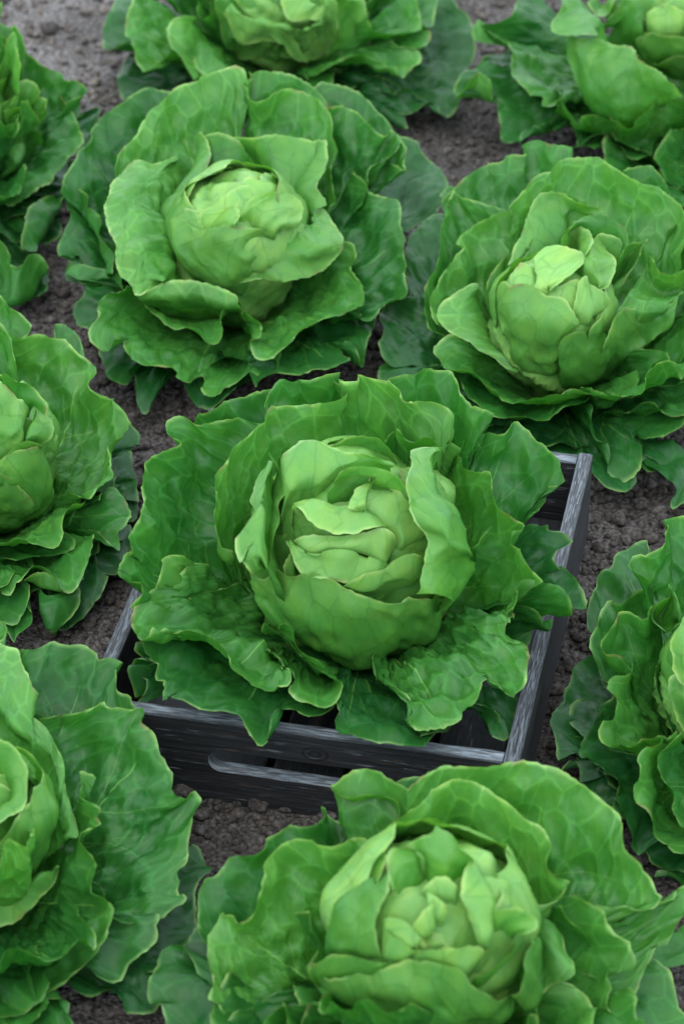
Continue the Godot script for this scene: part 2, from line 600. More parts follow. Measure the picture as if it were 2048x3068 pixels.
# A board along x, resting on y = 0, with worn top edge (surface 1) and, if asked, a hand slot
func board(long: float, tall: float, thick: float, slot: bool, uo: float) -> ArrayMesh:
	var faces := SurfaceTool.new()
	faces.begin(Mesh.PRIMITIVE_TRIANGLES)
	var top := SurfaceTool.new()
	top.begin(Mesh.PRIMITIVE_TRIANGLES)
	var c := 0.0016
	var x0 := -long / 2
	var x1 := long / 2
	var z1 := thick / 2
	var quad := func(st: SurfaceTool, a: Vector3, b: Vector3, d: Vector3, e: Vector3, ua: Vector2, ub: Vector2, ud: Vector2, ue: Vector2) -> void:
		var nrm := (d - a).cross(b - a).normalized()
		for q in [[a, ua], [b, ub], [d, ud], [a, ua], [d, ud], [e, ue]]:
			st.set_normal(nrm)
			st.set_uv(q[1])
			st.add_vertex(q[0])
	var fu := func(p: Vector3) -> Vector2: return Vector2(p.x / 0.36 + uo, p.y / 0.09 * 0.5 + uo)
	for s in [1.0, -1.0]:
		var z: float = z1 * s
		var y0 := 0.0
		var y1 := tall - c
		if slot:
			var hy := tall - 0.034
			var hr := 0.0095
			var hl := 0.052
			var ring: Array = []
			var outer: Array = []
			var n := 36
			for i in n:
				var a := TAU * i / n
				var side := signf(cos(a)) if absf(cos(a)) > 1e-4 else 1.0
				var h := Vector2(side * hl + hr * cos(a), hy + hr * sin(a))
				ring.append(h)
				var d := Vector2(cos(a), sin(a) * 1.0)
				var k := 1e9
				var from := Vector2(side * hl, hy)
				if d.x > 1e-5: k = minf(k, (x1 - from.x) / d.x)
				if d.x < -1e-5: k = minf(k, (x0 - from.x) / d.x)
				if d.y > 1e-5: k = minf(k, (y1 - from.y) / d.y)
				if d.y < -1e-5: k = minf(k, (y0 - from.y) / d.y)
				outer.append(from + d * k)
			for i in n:
				var j := (i + 1) % n
				var A: Vector2 = ring[i]
				var B: Vector2 = ring[j]
				var C: Vector2 = outer[j]
				var D: Vector2 = outer[i]
				var pts := [A, B, C]
				var more := [A, C, D]
				# a corner of the board between two rays
				for corner in [Vector2(x0, y0), Vector2(x1, y0), Vector2(x1, y1), Vector2(x0, y1)]:
					if absf(C.x - D.x) > 1e-5 and absf(C.y - D.y) > 1e-5 and ((corner.x == C.x and corner.y == D.y) or (corner.x == D.x and corner.y == C.y) or (absf(corner.x - C.x) < 1e-5 and absf(corner.y - D.y) < 1e-5) or (absf(corner.x - D.x) < 1e-5 and absf(corner.y - C.y) < 1e-5)):
						for q in ([C, corner, D] if s > 0 else [C, D, corner]):
							faces.set_normal(Vector3(0, 0, s))
							faces.set_uv(fu.call(Vector3(q.x, q.y, z)))
							faces.add_vertex(Vector3(q.x, q.y, z))
				for tri in [pts, more]:
					for q in (tri if s > 0 else [tri[0], tri[2], tri[1]]):
						faces.set_normal(Vector3(0, 0, s))
						faces.set_uv(fu.call(Vector3(q.x, q.y, z)))
						faces.add_vertex(Vector3(q.x, q.y, z))
				if s > 0:
					var a3 := Vector3(A.x, A.y, z1)
					var b3 := Vector3(B.x, B.y, z1)
					var d3 := Vector3(B.x, B.y, -z1)
					var e3 := Vector3(A.x, A.y, -z1)
					quad.call(top, a3, e3, d3, b3, Vector2(A.x * 2.8, 0.62), Vector2(A.x * 2.8, 0.80), Vector2(B.x * 2.8, 0.80), Vector2(B.x * 2.8, 0.62))
		else:
			var a := Vector3(x0, y0, z)
			var b := Vector3(x0, y1, z)
			var d := Vector3(x1, y1, z)
			var e := Vector3(x1, y0, z)
			if s > 0:
				quad.call(faces, a, b, d, e, fu.call(a), fu.call(b), fu.call(d), fu.call(e))
			else:
				quad.call(faces, e, d, b, a, fu.call(e), fu.call(d), fu.call(b), fu.call(a))
	# worn chamfers and top
	var n := 48
	for i in n:
		var xa := lerpf(x0, x1, float(i) / n)
		var xb := lerpf(x0, x1, float(i + 1) / n)
		var da := 0.0006 * fine.get_noise_2d(xa * 1500.0 + uo * 900.0, 3.0)
		var db := 0.0006 * fine.get_noise_2d(xb * 1500.0 + uo * 900.0, 3.0)
		var prof_a := [Vector2(z1, tall - c), Vector2(z1 - c * 0.35, tall - c * 0.35 + da), Vector2(z1 - c - 0.0005, tall + da * 0.5), Vector2(-z1 + c, tall - da * 0.4), Vector2(-z1 + c * 0.35, tall - c * 0.35 - da), Vector2(-z1, tall - c)]
		var prof_b := [Vector2(z1, tall - c), Vector2(z1 - c * 0.35, tall - c * 0.35 + db), Vector2(z1 - c - 0.0005, tall + db * 0.5), Vector2(-z1 + c, tall - db * 0.4), Vector2(-z1 + c * 0.35, tall - c * 0.35 - db), Vector2(-z1, tall - c)]
		for k in 5:
			var va := k * 0.12 + uo
			var vb := (k + 1) * 0.12 + uo
			var ua := xa * 2.8 + uo * 3.0
			var ub := xb * 2.8 + uo * 3.0
			quad.call(top, Vector3(xa, prof_a[k].y, prof_a[k].x), Vector3(xa, prof_a[k + 1].y, prof_a[k + 1].x), Vector3(xb, prof_b[k + 1].y, prof_b[k + 1].x), Vector3(xb, prof_b[k].y, prof_b[k].x), Vector2(ua, va), Vector2(ua, vb), Vector2(ub, vb), Vector2(ub, va))
	for s in [1.0, -1.0]:
		var x: float = x1 * s
		var a := Vector3(x, 0, z1 * s)
		var b := Vector3(x, tall - c, z1 * s)
		var d := Vector3(x, tall - c, -z1 * s)
		var e := Vector3(x, 0, -z1 * s)
		quad.call(faces, a, b, d, e, Vector2(0, 0), Vector2(0, 0.4), Vector2(0.05, 0.4), Vector2(0.05, 0))
		quad.call(top, b, Vector3(x, tall, (z1 - c) * s), Vector3(x, tall, (-z1 + c) * s), d, Vector2(0, 0), Vector2(0.0, 0.1), Vector2(0.03, 0.1), Vector2(0.05, 0))
	var under := [Vector3(x0, 0, z1), Vector3(x1, 0, z1), Vector3(x1, 0, -z1), Vector3(x0, 0, -z1)]
	quad.call(faces, under[0], under[1], under[2], under[3], Vector2(0, 0), Vector2(1, 0), Vector2(1, 0.2), Vector2(0, 0.2))
	var mesh := faces.commit()
	top.commit(mesh)
	return mesh

func make_crate() -> void:
	var plain := wood_material(false)
	var worn := wood_material(true)
	var crate := Node3D.new()
	crate.name = "wooden_crate"
	add_child(crate)
	crate.position = Vector3(0.0068, -0.004, 0.1602)
	crate.rotation.y = deg_to_rad(-11.78)
	crate.set_meta("label", "low dark weathered wooden crate with a hand slot, holding the middle lettuce")
	crate.set_meta("category", "crate")
	var w := 0.2914
	var d := 0.3484
	var thick := 0.0105
	var tall := 0.072
	var place := [["side_board", d, Vector3(-w / 2 + thick / 2, 0, 0), PI / 2, false], ["side_board", d, Vector3(w / 2 - thick / 2, 0, 0), PI / 2, false], ["front_board", w - 2 * thick - 0.001, Vector3(0, 0, d / 2 - thick / 2 - 0.001), 0.0, true], ["back_board", w - 2 * thick - 0.001, Vector3(0, 0, -d / 2 + thick / 2 + 0.001), 0.0, true]]
	var k := 0
	for b in place:
		var mesh := board(b[1], tall - (0.0006 if k > 1 else 0.0), thick, b[4], 0.23 * k)
		mesh.surface_set_material(0, plain)
		mesh.surface_set_material(1, worn)
		var o := MeshInstance3D.new()
		o.name = b[0]
		o.mesh = mesh
		crate.add_child(o, true)
		o.position = b[2]
		o.rotation.y = b[3]
		k += 1
	for i in 5:
		var mesh := board(d - 2 * thick - 0.003, 0.008, 0.047, false, 0.17 * i + 0.4)
		mesh.surface_set_material(0, plain)
		mesh.surface_set_material(1, plain)
		var o := MeshInstance3D.new()
		o.name = "bottom_plank"
		o.mesh = mesh
		crate.add_child(o, true)
		o.position = Vector3((i - 2) * 0.0522, 0.008, 0)
		o.rotation.y = PI / 2

# ------------------------------------------------------------------ scene
func _ready() -> void:
	var camera := Camera3D.new()
	camera.name = "camera"
	camera.fov = 20.0
	camera.far = 200.0
	camera.near = 0.05
	camera.position = Vector3(0, 1.32399, 1.75700)
	camera.rotation_degrees = Vector3(-37.0, 0, 0)
	var lens := CameraAttributesPhysical.new()
	lens.frustum_focal_length = 68.0
	lens.frustum_focus_distance = 2.03
	lens.exposure_aperture = 6.0
	camera.attributes = lens
	camera.fov = 20.0
	add_child(camera)
	camera.current = true
	var air := Environment.new()
	air.background_mode = Environment.BG_SKY
	var sky_look := ProceduralSkyMaterial.new()
	sky_look.sky_top_color = Color(0.77, 0.81, 0.86)
	sky_look.sky_horizon_color = Color(0.68, 0.72, 0.74)
	sky_look.sky_curve = 0.15
	sky_look.ground_bottom_color = Color(0.16, 0.17, 0.15)
	sky_look.ground_horizon_color = Color(0.45, 0.50, 0.50)
	sky_look.sun_angle_max = 1.0
	var sky := Sky.new()
	sky.sky_material = sky_look
	air.sky = sky
	air.background_energy_multiplier = 2.2
	air.tonemap_mode = Environment.TONE_MAPPER_LINEAR
	air.tonemap_exposure = 2.55
	air.sdfgi_enabled = true
	air.ssao_enabled = true
	air.ssil_enabled = true
	var world := WorldEnvironment.new()
	world.name = "world"
	world.environment = air
	add_child(world)
	var sun := DirectionalLight3D.new()
	sun.name = "sun"
	sun.light_energy = 0.22
	sun.light_angular_distance = 40.0
	sun.sky_mode = DirectionalLight3D.SKY_MODE_LIGHT_ONLY
	sun.light_color = Color(1.0, 0.97, 0.92)
	sun.shadow_enabled = true
	sun.rotation_degrees = Vector3(-62, -24, 0)
	add_child(sun)

	rng.seed = 2024
	noise.seed = 5
	noise.frequency = 0.018
	noise.fractal_octaves = 2
	fine.seed = 17
	fine.frequency = 0.03
	fine.fractal_octaves = 1
	tint.seed = 23
	tint.frequency = 0.02
	tint.fractal_octaves = 2
	make_textures()
	heart_material = leaf_materials[3]
	make_ground()
	make_crate()
	make_lettuces()

func make_lettuces() -> void:
	var p: Node3D
	p = lettuce(Vector3(0.009, 0.020, 0.196), 0.100, "lettuce standing in the dark wooden crate, in sharp focus in the middle of the photo", "lettuces growing in the soil")
	leaf(p, "outer_leaf", 0.22, [[-114,90,-141,-113,120,-121,-111,124,-120,-97,140,-105,-94,142,-109,-85,144,-111,-68,150,-108,-61,150,-111,-52,150,-112,-45,150,-91]], 0.12, -0.12, 1.0, 1.0, 0.000)
	leaf(p, "outer_leaf", 0.30, [[-60,150,-91,-54,165,-101,-47,167,-96,-41,169,-95,-39,170,-99,-32,173,-95,-26,175,-96,-16,173,-100,-9,171,-103,-11,170,-95,-8,150,-96]], 0.10, -0.12, 1.0, 1.0, 0.000)
	leaf(p, "outer_leaf", 0.50, [[-73,60,-9,-77,80,6,-85,110,21,-92,130,27,-94,137,16,-94,145,3,-92,148,-11,-87,152,-27,-81,155,-39,-72,158,-46,-64,161,-50,-58,163,-53,-60,165,-62,-58,166,-68,-50,167,-69,-35,170,-64,-23,172,-62,-14,174,-68,-13,175,-73,-12,178,-84,-8,180,-85,-2,182,-79,1,181,-88,3,181,-85,7,180,-85,10,180,-81,22,178,-82,23,178,-84,29,175,-77,29,174,-70,32,172,-65,40,170,-67,50,165,-75,59,161,-75,66,155,-66,70,146,-61,67,140,-58,63,123,-73,61,110,-82]], 0.16, -0.22, 1.1, 1.0, 0.000)
	leaf(p, "outer_leaf", 0.34, [[22,165,-87,23,172,-88,28,172,-95,45,172,-97,46,172,-105,52,172,-108,57,172,-105,66,172,-104,69,169,-99,72,165,-91,78,160,-81,83,157,-79,93,152,-82,92,150,-78,88,139,-76,83,130,-76,79,110,-87]], 0.12, -0.15, 1.0, 1.0, 0.000)
	leaf(p, "outer_leaf", 0.30, [[83,100,-87,86,130,-78,89,133,-84,95,135,-82,101,137,-79,106,140,-84,111,138,-93,115,136,-91,119,134,-87,126,130,-81,136,125,-76,142,118,-72,142,114,-69,144,110,-66,144,105,-61,134,100,-66,130,96,-57,124,90,-48,119,70,-64]], 0.10, -0.12, 1.0, 0.7, 0.000)
	leaf(p, "outer_leaf", 0.08, [[119,60,-64,119,80,-48,125,83,-45,133,88,-36,135,90,-26,143,95,-18,149,93,-12,149,92,-8,138,89,0,138,88,9,140,87,5,146,85,14,152,83,23,155,80,39,152,78,41,146,75,39,138,71,32,126,65,31,115,65,35]], 0.06, 0.04, 1.0, 1.0, 0.000)
	leaf(p, "outer_leaf", 0.30, [[111,92,53,117,98,45,128,95,34,137,92,35,143,89,43,145,86,52,143,70,34,126,70,37,114,70,35]], 0.05, 0.12, 0.6, 1.0, 0.000)
	leaf(p, "outer_leaf", 0.20, [[109,80,42,118,85,49,124,82,52,129,78,58,132,75,46,132,70,51,121,62,42,119,57,44,117,50,47,111,50,51]], 0.06, 0.05, 0.7, 1.0, 0.000)
	leaf(p, "outer_leaf", 0.45, [[62,105,-94,65,130,-62,75,133,-54,81,135,-40,92,138,-32,90,136,-19,93,135,-9,100,133,7,113,130,15,113,129,23,105,127,21,103,125,29,111,123,34,113,122,42,118,115,47,117,115,47,124,113,56,124,112,60,116,110,55,112,109,58,111,108,64,105,103,68,101,100,71,99,95,78,92,80,72]], 0.14, -0.12, 1.4, 1.0, 0.000)
	leaf(p, "outer_leaf", 0.42, [[104,95,60,98,105,90,101,103,102,108,101,103,112,100,111,113,98,121,111,96,130,111,95,138,108,94,145,102,92,148,96,90,141,89,89,129,83,87,126,79,86,132,78,85,138,68,82,149,67,80,157,57,76,159,55,75,163,47,72,163,40,73,165,35,74,159,33,75,147,32,78,136,30,80,127,23,77,113,14,73,98,10,72,89,9,70,79]], 0.06, 0.16, 2.0, 1.0, 0.000)
	leaf(p, "outer_leaf", 0.12, [[-20,60,111,-18,68,127,-14,68,128,-11,69,140,-13,70,148,-9,71,164,-2,72,165,-2,72,166,13,70,168,29,68,170,42,67,171,47,66,163,51,61,149,57,55,131]], 0.03, 0.10, 1.0, 1.0, 0.000)
	leaf(p, "outer_leaf", 0.16, [[-148,70,45,-143,85,78,-140,84,85,-134,83,102,-129,83,105,-130,82,117,-124,81,118,-125,80,140,-121,79,137,-109,78,135,-100,77,136,-89,76,137,-79,74,138,-73,73,144,-71,72,151,-67,70,160,-61,70,169,-57,71,159,-53,72,143,-48,72,137,-38,70,133,-33,69,138,-26,68,137,-20,67,129,-16,66,118]], 0.05, 0.10, 1.0, 1.0, 0.000)
	leaf(p, "outer_leaf", 0.36, [[-77,80,18,-144,95,64,-144,105,59,-145,108,53,-151,112,58,-155,114,56,-156,118,49,-156,119,51,-153,123,42,-149,125,39,-149,126,44,-146,130,35,-145,133,13,-144,135,-10,-147,136,-13,-145,137,-18,-144,139,-36,-141,140,-44,-136,141,-48,-130,142,-52,-120,144,-54,-118,145,-59,-121,146,-62,-127,148,-70,-129,149,-74,-127,150,-78,-121,149,-82,-114,148,-80,-106,147,-75,-96,145,-81,-82,143,-89,-72,142,-86,-62,140,-83,-57,140,-71]], 0.12, -0.12, 1.3, 1.0, 0.000)
	leaf(p, "outer_leaf", 0.42, [[-94,85,12,-109,100,21,-118,100,35,-118,100,42,-122,100,49,-132,100,49,-141,100,56,-145,101,67,-144,102,86,-141,103,97,-137,103,100,-132,104,92,-128,103,94,-124,103,90,-120,102,92,-109,101,91,-103,100,95,-96,99,99,-90,98,101,-86,97,107,-80,95,112,-73,92,124,-66,90,132,-58,88,137,-53,89,132,-51,89,131,-45,89,132,-42,90,123,-44,89,116,-49,87,109,-53,86,104,-56,83,92,-61,78,77]], 0.10, 0.06, 1.6, 1.0, 0.000)
	leaf(p, "outer_leaf", 0.50, [[-133,100,49,-132,106,47,-131,108,36,-131,109,29,-125,111,25,-119,112,25,-112,107,24,-108,104,27], [-122,96,44,-118,96,37,-117,97,31,-113,97,25,-108,97,20]], 0.20, -0.10, 0.6, 1.0, 0.000)
	leaf(p, "outer_leaf", 0.40, [[-63,82,71,-60,96,76,-55,95,79,-49,93,83,-43,91,96,-36,88,108,-25,84,120,-13,81,122,-9,80,121,-12,78,129,-19,78,134,-28,79,133,-38,79,135,-44,80,131,-44,80,126,-43,78,113,-54,74,82]], 0.12, 0.08, 0.8, 1.0, 0.000)
	leaf(p, "outer_leaf", 0.40, [[-50,104,96,-49,106,94,-45,108,96,-40,105,97,-36,101,104,-30,96,110,-22,96,126], [-48,82,75,-42,78,84,-35,74,91,-24,74,106]], 0.10, -0.10, 0.5, 1.0, 0.000)
	leaf(p, "outer_leaf", 0.10, [[-148,40,88,-152,52,84,-151,54,74,-141,56,75,-132,58,75,-127,58,91]], 0.05, 0.10, 1.0, 1.0, 0.000)
	leaf(p, "outer_leaf", 0.06, [[-145,44,102,-139,50,90,-145,51,79,-151,52,73,-132,55,72]], 0.05, 0.05, 1.0, 1.0, 0.000)
	leaf(p, "outer_leaf", 0.10, [[-144,38,48,-149,46,46,-148,48,41,-142,50,41,-136,50,51]], 0.05, 0.05, 1.0, 1.0, 0.000)
	leaf(p, "outer_leaf", 0.12, [[70,50,111,74,58,118,82,55,115,90,52,114,94,50,118,94,47,124,89,45,126,86,44,127,88,42,133,93,40,133,98,40,134,102,40,124,110,40,88]], 0.05, 0.15, 1.0, 1.0, 0.000)
	leaf(p, "outer_leaf", 0.12, [[45,55,141,47,62,158,52,59,151,60,55,138,69,55,127]], 0.05, 0.10, 1.0, 1.0, 0.000)
	leaf(p, "head_leaf", 0.73, [[18,141,56,26,155,40,32,160,29,30,167,15,30,168,6,38,164,-3,39,162,-13,43,151,-30,39,139,-46], [20,125,62,33,137,50,42,144,38,48,148,24,51,150,10,53,148,-4,53,144,-19,49,138,-34,42,124,-50], [20,105,64,37,110,57,51,113,46,62,114,31,68,116,14,69,114,-5,65,112,-23,56,109,-39,44,104,-52], [15,71,48,28,70,43,39,70,35,47,69,23,52,69,10,52,69,-4,49,70,-17,42,70,-29,32,71,-38]], 0.00, 0.00, 0.7, 1.0, 0.002)
	leaf(p, "head_leaf", 0.71, [[18,141,-55,2,154,-48,-9,162,-38,-17,165,-30,-22,167,-22,-30,165,-17,-39,161,-10,-50,152,2,-56,140,18], [20,128,-59,3,138,-59,-12,145,-53,-25,149,-45,-35,151,-35,-44,150,-25,-52,147,-13,-59,138,2,-60,127,19], [21,105,-63,3,110,-67,-16,112,-66,-33,114,-60,-48,116,-48,-59,114,-33,-66,113,-16,-67,110,2,-63,105,20], [15,71,-47,2,71,-50,-12,70,-50,-25,70,-45,-36,70,-37,-45,70,-25,-50,70,-12,-50,71,2,-47,71,15]], 0.00, 0.00, 0.7, 1.0, 0.002)
	leaf(p, "head_leaf", 0.73, [[-51,142,22,-34,154,30,-19,161,32,-7,165,31,2,167,27,11,166,26,26,159,30,39,154,24,57,137,13], [-57,125,25,-43,138,38,-27,145,45,-11,149,48,4,150,49,20,149,46,35,145,40,49,137,29,61,125,14], [-60,105,26,-50,109,44,-34,112,57,-15,115,65,6,115,66,26,114,61,44,112,50,57,109,34,63,105,14], [-44,72,19,-37,71,32,-25,71,43,-11,71,49,5,71,50,20,71,46,33,71,37,42,71,25,47,72,11]], 0.00, 0.00, 0.7, 1.0, 0.002)
	leaf(p, "head_leaf", 0.58, [[61,123,21,59,137,3,48,151,-12,39,155,-23,31,156,-32,21,156,-39,10,150,-49,-5,141,-56,-23,125,-59], [62,111,21,63,123,3,59,131,-14,51,135,-30,40,138,-42,27,135,-52,12,130,-60,-5,123,-63,-23,112,-61], [61,104,21,65,109,3,64,113,-15,57,114,-33,45,114,-47,30,115,-58,13,112,-64,-6,109,-65,-23,104,-60], [45,72,15,48,72,2,48,71,-12,43,71,-25,34,71,-36,23,71,-44,10,71,-48,-4,72,-48,-17,72,-44]], 0.00, 0.00, 0.7, 1.0, 0.002)
	leaf(p, "head_leaf", 0.59, [[-49,124,-43,-53,136,-28,-52,147,-14,-49,152,-2,-44,156,9,-42,155,19,-41,149,32,-38,136,47,-28,124,58], [-50,109,-43,-57,120,-30,-60,129,-16,-61,133,-2,-59,134,12,-55,134,25,-49,130,38,-41,119,50,-29,107,59], [-49,104,-43,-58,109,-31,-64,112,-17,-66,114,-2,-65,115,13,-60,114,27,-52,112,40,-41,109,51,-28,105,58], [-36,72,-31,-43,72,-23,-48,71,-13,-50,71,-2,-49,71,10,-45,71,21,-39,71,30,-31,72,38,-21,72,43]], 0.00, 0.00, 0.7, 1.0, 0.002)
	leaf(p, "head_leaf", 0.62, [[-74,106,44,-68,114,52,-63,117,58,-58,122,63,-50,133,68,-43,131,73,-31,134,77,-18,133,81,-10,130,83,1,124,85,10,122,85,15,120,84,27,118,81,32,119,79,41,116,75,51,110,70,61,99,61], [-73,102,46,-61,104,60,-43,103,75,-19,103,84,4,104,86,41,100,76,52,98,68,60,96,61], [-70,98,49,-61,89,58,-43,82,71,-28,69,74,-10,66,77,5,63,76,11,62,75,23,66,74,37,65,68,47,67,62,53,76,61,60,89,58]], 0.00, -0.12, 1.0, 1.0, 0.004)
	leaf(p, "head_leaf", 0.66, [[55,178,-3,53,182,1,47,181,-4,40,180,-4,35,179,1,37,178,15,33,176,33,34,174,50,38,172,70,43,168,78,46,165,82,44,160,93,42,154,114,37,152,118], [55,184,6,47,186,22,49,184,47,55,180,77,61,170,91,60,154,87,57,145,91,54,138,102], [56,176,-4,56,174,14,59,170,33,68,164,58,75,146,72,76,132,59,70,120,67,61,112,77]], 0.00, -0.10, 0.8, 1.0, 0.000)
	leaf(p, "head_leaf", 0.68, [[-46,164,-8,-46,172,-3,-40,174,-8,-34,176,-13,-24,178,-11,-14,179,-5,-2,179,2,10,180,7,22,178,11,25,178,14], [-47,162,18,-43,168,26,-36,171,20,-27,174,16,-14,175,11,0,176,8,12,176,8,25,176,13], [-49,150,36,-45,158,27,-38,161,25,-32,164,21,-23,168,22,-14,169,16,-6,170,11,10,172,8,23,172,8]], 0.10, -0.10, 0.8, 1.0, 0.000)
	leaf(p, "head_leaf", 0.60, [[-60,135,78,-67,142,88,-71,150,89,-75,151,83,-77,151,73,-73,152,88,-77,153,80,-77,154,72,-74,155,65,-69,156,61,-70,157,56,-67,158,47,-66,158,39,-69,159,30,-69,160,25,-67,162,10,-61,164,0,-58,165,-7,-56,165,-10], [-58,142,81,-62,150,89,-65,158,86,-64,160,83,-62,164,60,-61,166,35,-57,168,-3], [-58,134,71,-58,142,66,-56,146,90,-57,148,85,-58,152,75,-59,152,56,-58,154,37,-57,156,20,-56,159,5,-56,162,-12]], 0.05, -0.10, 0.7, 1.0, 0.000)
	leaf(p, "head_leaf", 0.55, [[-57,134,75,-57,148,79,-50,155,58,-49,158,46,-49,160,35,-45,164,20,-47,165,2], [-58,125,63,-59,130,47,-59,136,23,-57,142,3,-54,148,-11,-48,158,-8]], 0.10, -0.05, 0.4, 1.0, 0.000)
	leaf(p, "head_leaf", 0.50, [[-16,165,-25,-12,172,-22,-6,173,-25,3,175,-24,12,174,-22,22,172,-11,28,165,-7]], 0.10, -0.10, 0.8, 1.0, 0.000)
	leaf(p, "head_leaf", 0.34, [[21,165,-25,20,172,-24,23,173,-31,28,174,-32,32,172,-22,36,170,-12,35,160,-14]], 0.10, -0.10, 0.5, 1.0, 0.000)
	leaf(p, "head_leaf", 0.46, [[29,172,-35,30,176,-22,34,175,-17,39,174,-17,46,173,-23,53,172,-20,55,172,-11], [28,160,-43,34,159,-34,41,158,-31,48,156,-38,54,156,-34]], 0.10, -0.10, 0.4, 1.0, 0.000)
	leaf(p, "head_leaf", 0.66, [[-14,185,40,-7,188,37,0,190,35,7,191,35,14,190,35,19,189,37,23,187,40,33,182,44], [-14,179,37,-7,182,35,8,183,34,16,182,36,25,180,38,33,176,39]], 0.00, -0.00, 0.4, 1.0, 0.004)
	leaf(p, "head_leaf", 0.50, [[-20,178,40,-8,182,37,8,184,35,19,184,31,9,183,38,25,178,41], [-20,171,38,-5,175,36,9,176,34,13,175,35,25,171,37]], 0.00, -0.00, 0.4, 1.0, 0.004)
	leaf(p, "head_leaf", 0.84, [[10,185,37,10,182,41,4,180,42,0,179,43,-3,174,48,-5,170,52,3,170,51], [11,181,34,9,177,42,6,174,49,4,171,53]], 0.00, -0.00, 0.2, 1.0, 0.004)
	leaf(p, "head_leaf", 0.82, [[-44,167,42,-40,169,43,-37,167,47,-33,164,54,-29,162,59,-20,160,64,-5,159,65,9,160,62,14,160,60,20,159,58], [-43,164,40,-33,167,43,-20,165,52,-5,164,56,8,163,55,19,160,55], [-43,162,32,-28,167,38,-14,168,44,1,167,47,15,163,50]], 0.00, 0.00, 0.5, 1.0, 0.004)
	leaf(p, "head_leaf", 0.74, [[-48,146,56,-45,144,60,-38,134,69,-33,130,73,-20,131,77,-5,129,79,9,127,79,18,126,77], [-46,144,54,-37,141,63,-26,139,69,-8,138,74,9,135,76,21,131,75], [-46,144,54,-37,144,61,-26,145,66,-14,148,67,0,148,69,12,144,70,22,138,71]], 0.00, 0.00, 0.6, 1.0, 0.004)
	leaf(p, "head_leaf", 0.82, [[-43,145,54,-28,152,56,-5,154,61,15,157,56,24,154,56,29,147,59], [-38,142,58,-20,145,65,0,147,66,21,138,69]], 0.00, 0.00, 0.7, 1.0, 0.004)
	leaf(p, "head_leaf", 0.80, [[1,173,37,13,174,33,25,170,33,35,162,38,44,150,45,46,143,49], [-2,165,47,12,163,49,26,154,53,33,143,59]], 0.00, 0.00, 0.7, 1.0, 0.004)
	leaf(p, "head_leaf", 0.78, [[-7,128,86,-2,134,83,8,139,80,19,138,77,27,144,72,36,144,66,45,138,64], [-6,125,83,3,125,83,14,127,82,27,130,77,37,135,70,44,134,67], [-4,121,79,14,122,78,28,125,73,38,123,69,45,125,64]], 0.00, -0.00, 0.5, 1.0, 0.004)
	leaf(p, "head_leaf", 0.60, [[-45,117,66,-47,128,61,-43,139,58,-43,141,57], [-43,112,65,-41,123,63,-40,132,60]], 0.00, 0.00, 0.3, 1.0, 0.004)
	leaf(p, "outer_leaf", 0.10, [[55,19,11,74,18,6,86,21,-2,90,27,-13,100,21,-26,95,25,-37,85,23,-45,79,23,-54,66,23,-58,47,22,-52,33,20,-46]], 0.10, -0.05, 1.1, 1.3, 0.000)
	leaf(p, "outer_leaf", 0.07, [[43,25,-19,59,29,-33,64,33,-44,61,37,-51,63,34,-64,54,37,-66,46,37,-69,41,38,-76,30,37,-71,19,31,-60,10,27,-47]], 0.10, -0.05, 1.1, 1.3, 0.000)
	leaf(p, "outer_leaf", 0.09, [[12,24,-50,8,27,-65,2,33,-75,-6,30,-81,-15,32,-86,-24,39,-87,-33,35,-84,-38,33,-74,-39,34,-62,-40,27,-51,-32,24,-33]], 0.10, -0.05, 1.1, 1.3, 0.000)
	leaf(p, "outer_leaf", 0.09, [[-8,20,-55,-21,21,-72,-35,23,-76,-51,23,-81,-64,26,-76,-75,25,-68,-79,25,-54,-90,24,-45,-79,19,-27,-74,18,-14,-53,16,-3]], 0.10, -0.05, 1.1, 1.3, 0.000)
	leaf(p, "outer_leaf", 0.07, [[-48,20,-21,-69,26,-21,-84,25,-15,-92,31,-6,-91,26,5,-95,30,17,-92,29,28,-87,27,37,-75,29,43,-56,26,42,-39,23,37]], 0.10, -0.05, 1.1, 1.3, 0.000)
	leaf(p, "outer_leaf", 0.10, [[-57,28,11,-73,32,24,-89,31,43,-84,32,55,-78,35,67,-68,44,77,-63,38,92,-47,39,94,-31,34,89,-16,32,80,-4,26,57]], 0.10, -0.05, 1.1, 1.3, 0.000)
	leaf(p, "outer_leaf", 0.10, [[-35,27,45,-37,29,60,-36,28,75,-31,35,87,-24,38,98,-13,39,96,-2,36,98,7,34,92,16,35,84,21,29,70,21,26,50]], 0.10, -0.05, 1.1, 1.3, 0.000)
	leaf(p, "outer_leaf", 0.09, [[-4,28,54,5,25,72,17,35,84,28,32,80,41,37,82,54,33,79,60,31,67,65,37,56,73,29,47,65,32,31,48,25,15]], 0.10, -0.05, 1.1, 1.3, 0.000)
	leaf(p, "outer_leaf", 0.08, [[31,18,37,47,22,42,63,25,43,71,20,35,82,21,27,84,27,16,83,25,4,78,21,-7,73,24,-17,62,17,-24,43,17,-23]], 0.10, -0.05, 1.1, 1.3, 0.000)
	heart(p, 0.74, 0.074, 0.100)
	p = lettuce(Vector3(-0.085, 0.000, -0.249), 0.090, "large round lettuce behind the crate to the left, ringed by broad curled leaves", "lettuces growing in the soil")
	leaf(p, "outer_leaf", 0.22, [[-145,70,-69,-145,95,-58,-145,99,-73,-138,106,-95,-134,109,-105,-123,115,-115,-123,116,-128,-117,118,-145,-102,122,-163,-89,125,-179,-76,120,-194,-60,115,-195,-48,110,-184]], 0.12, -0.10, 1.0, 1.0, 0.000)
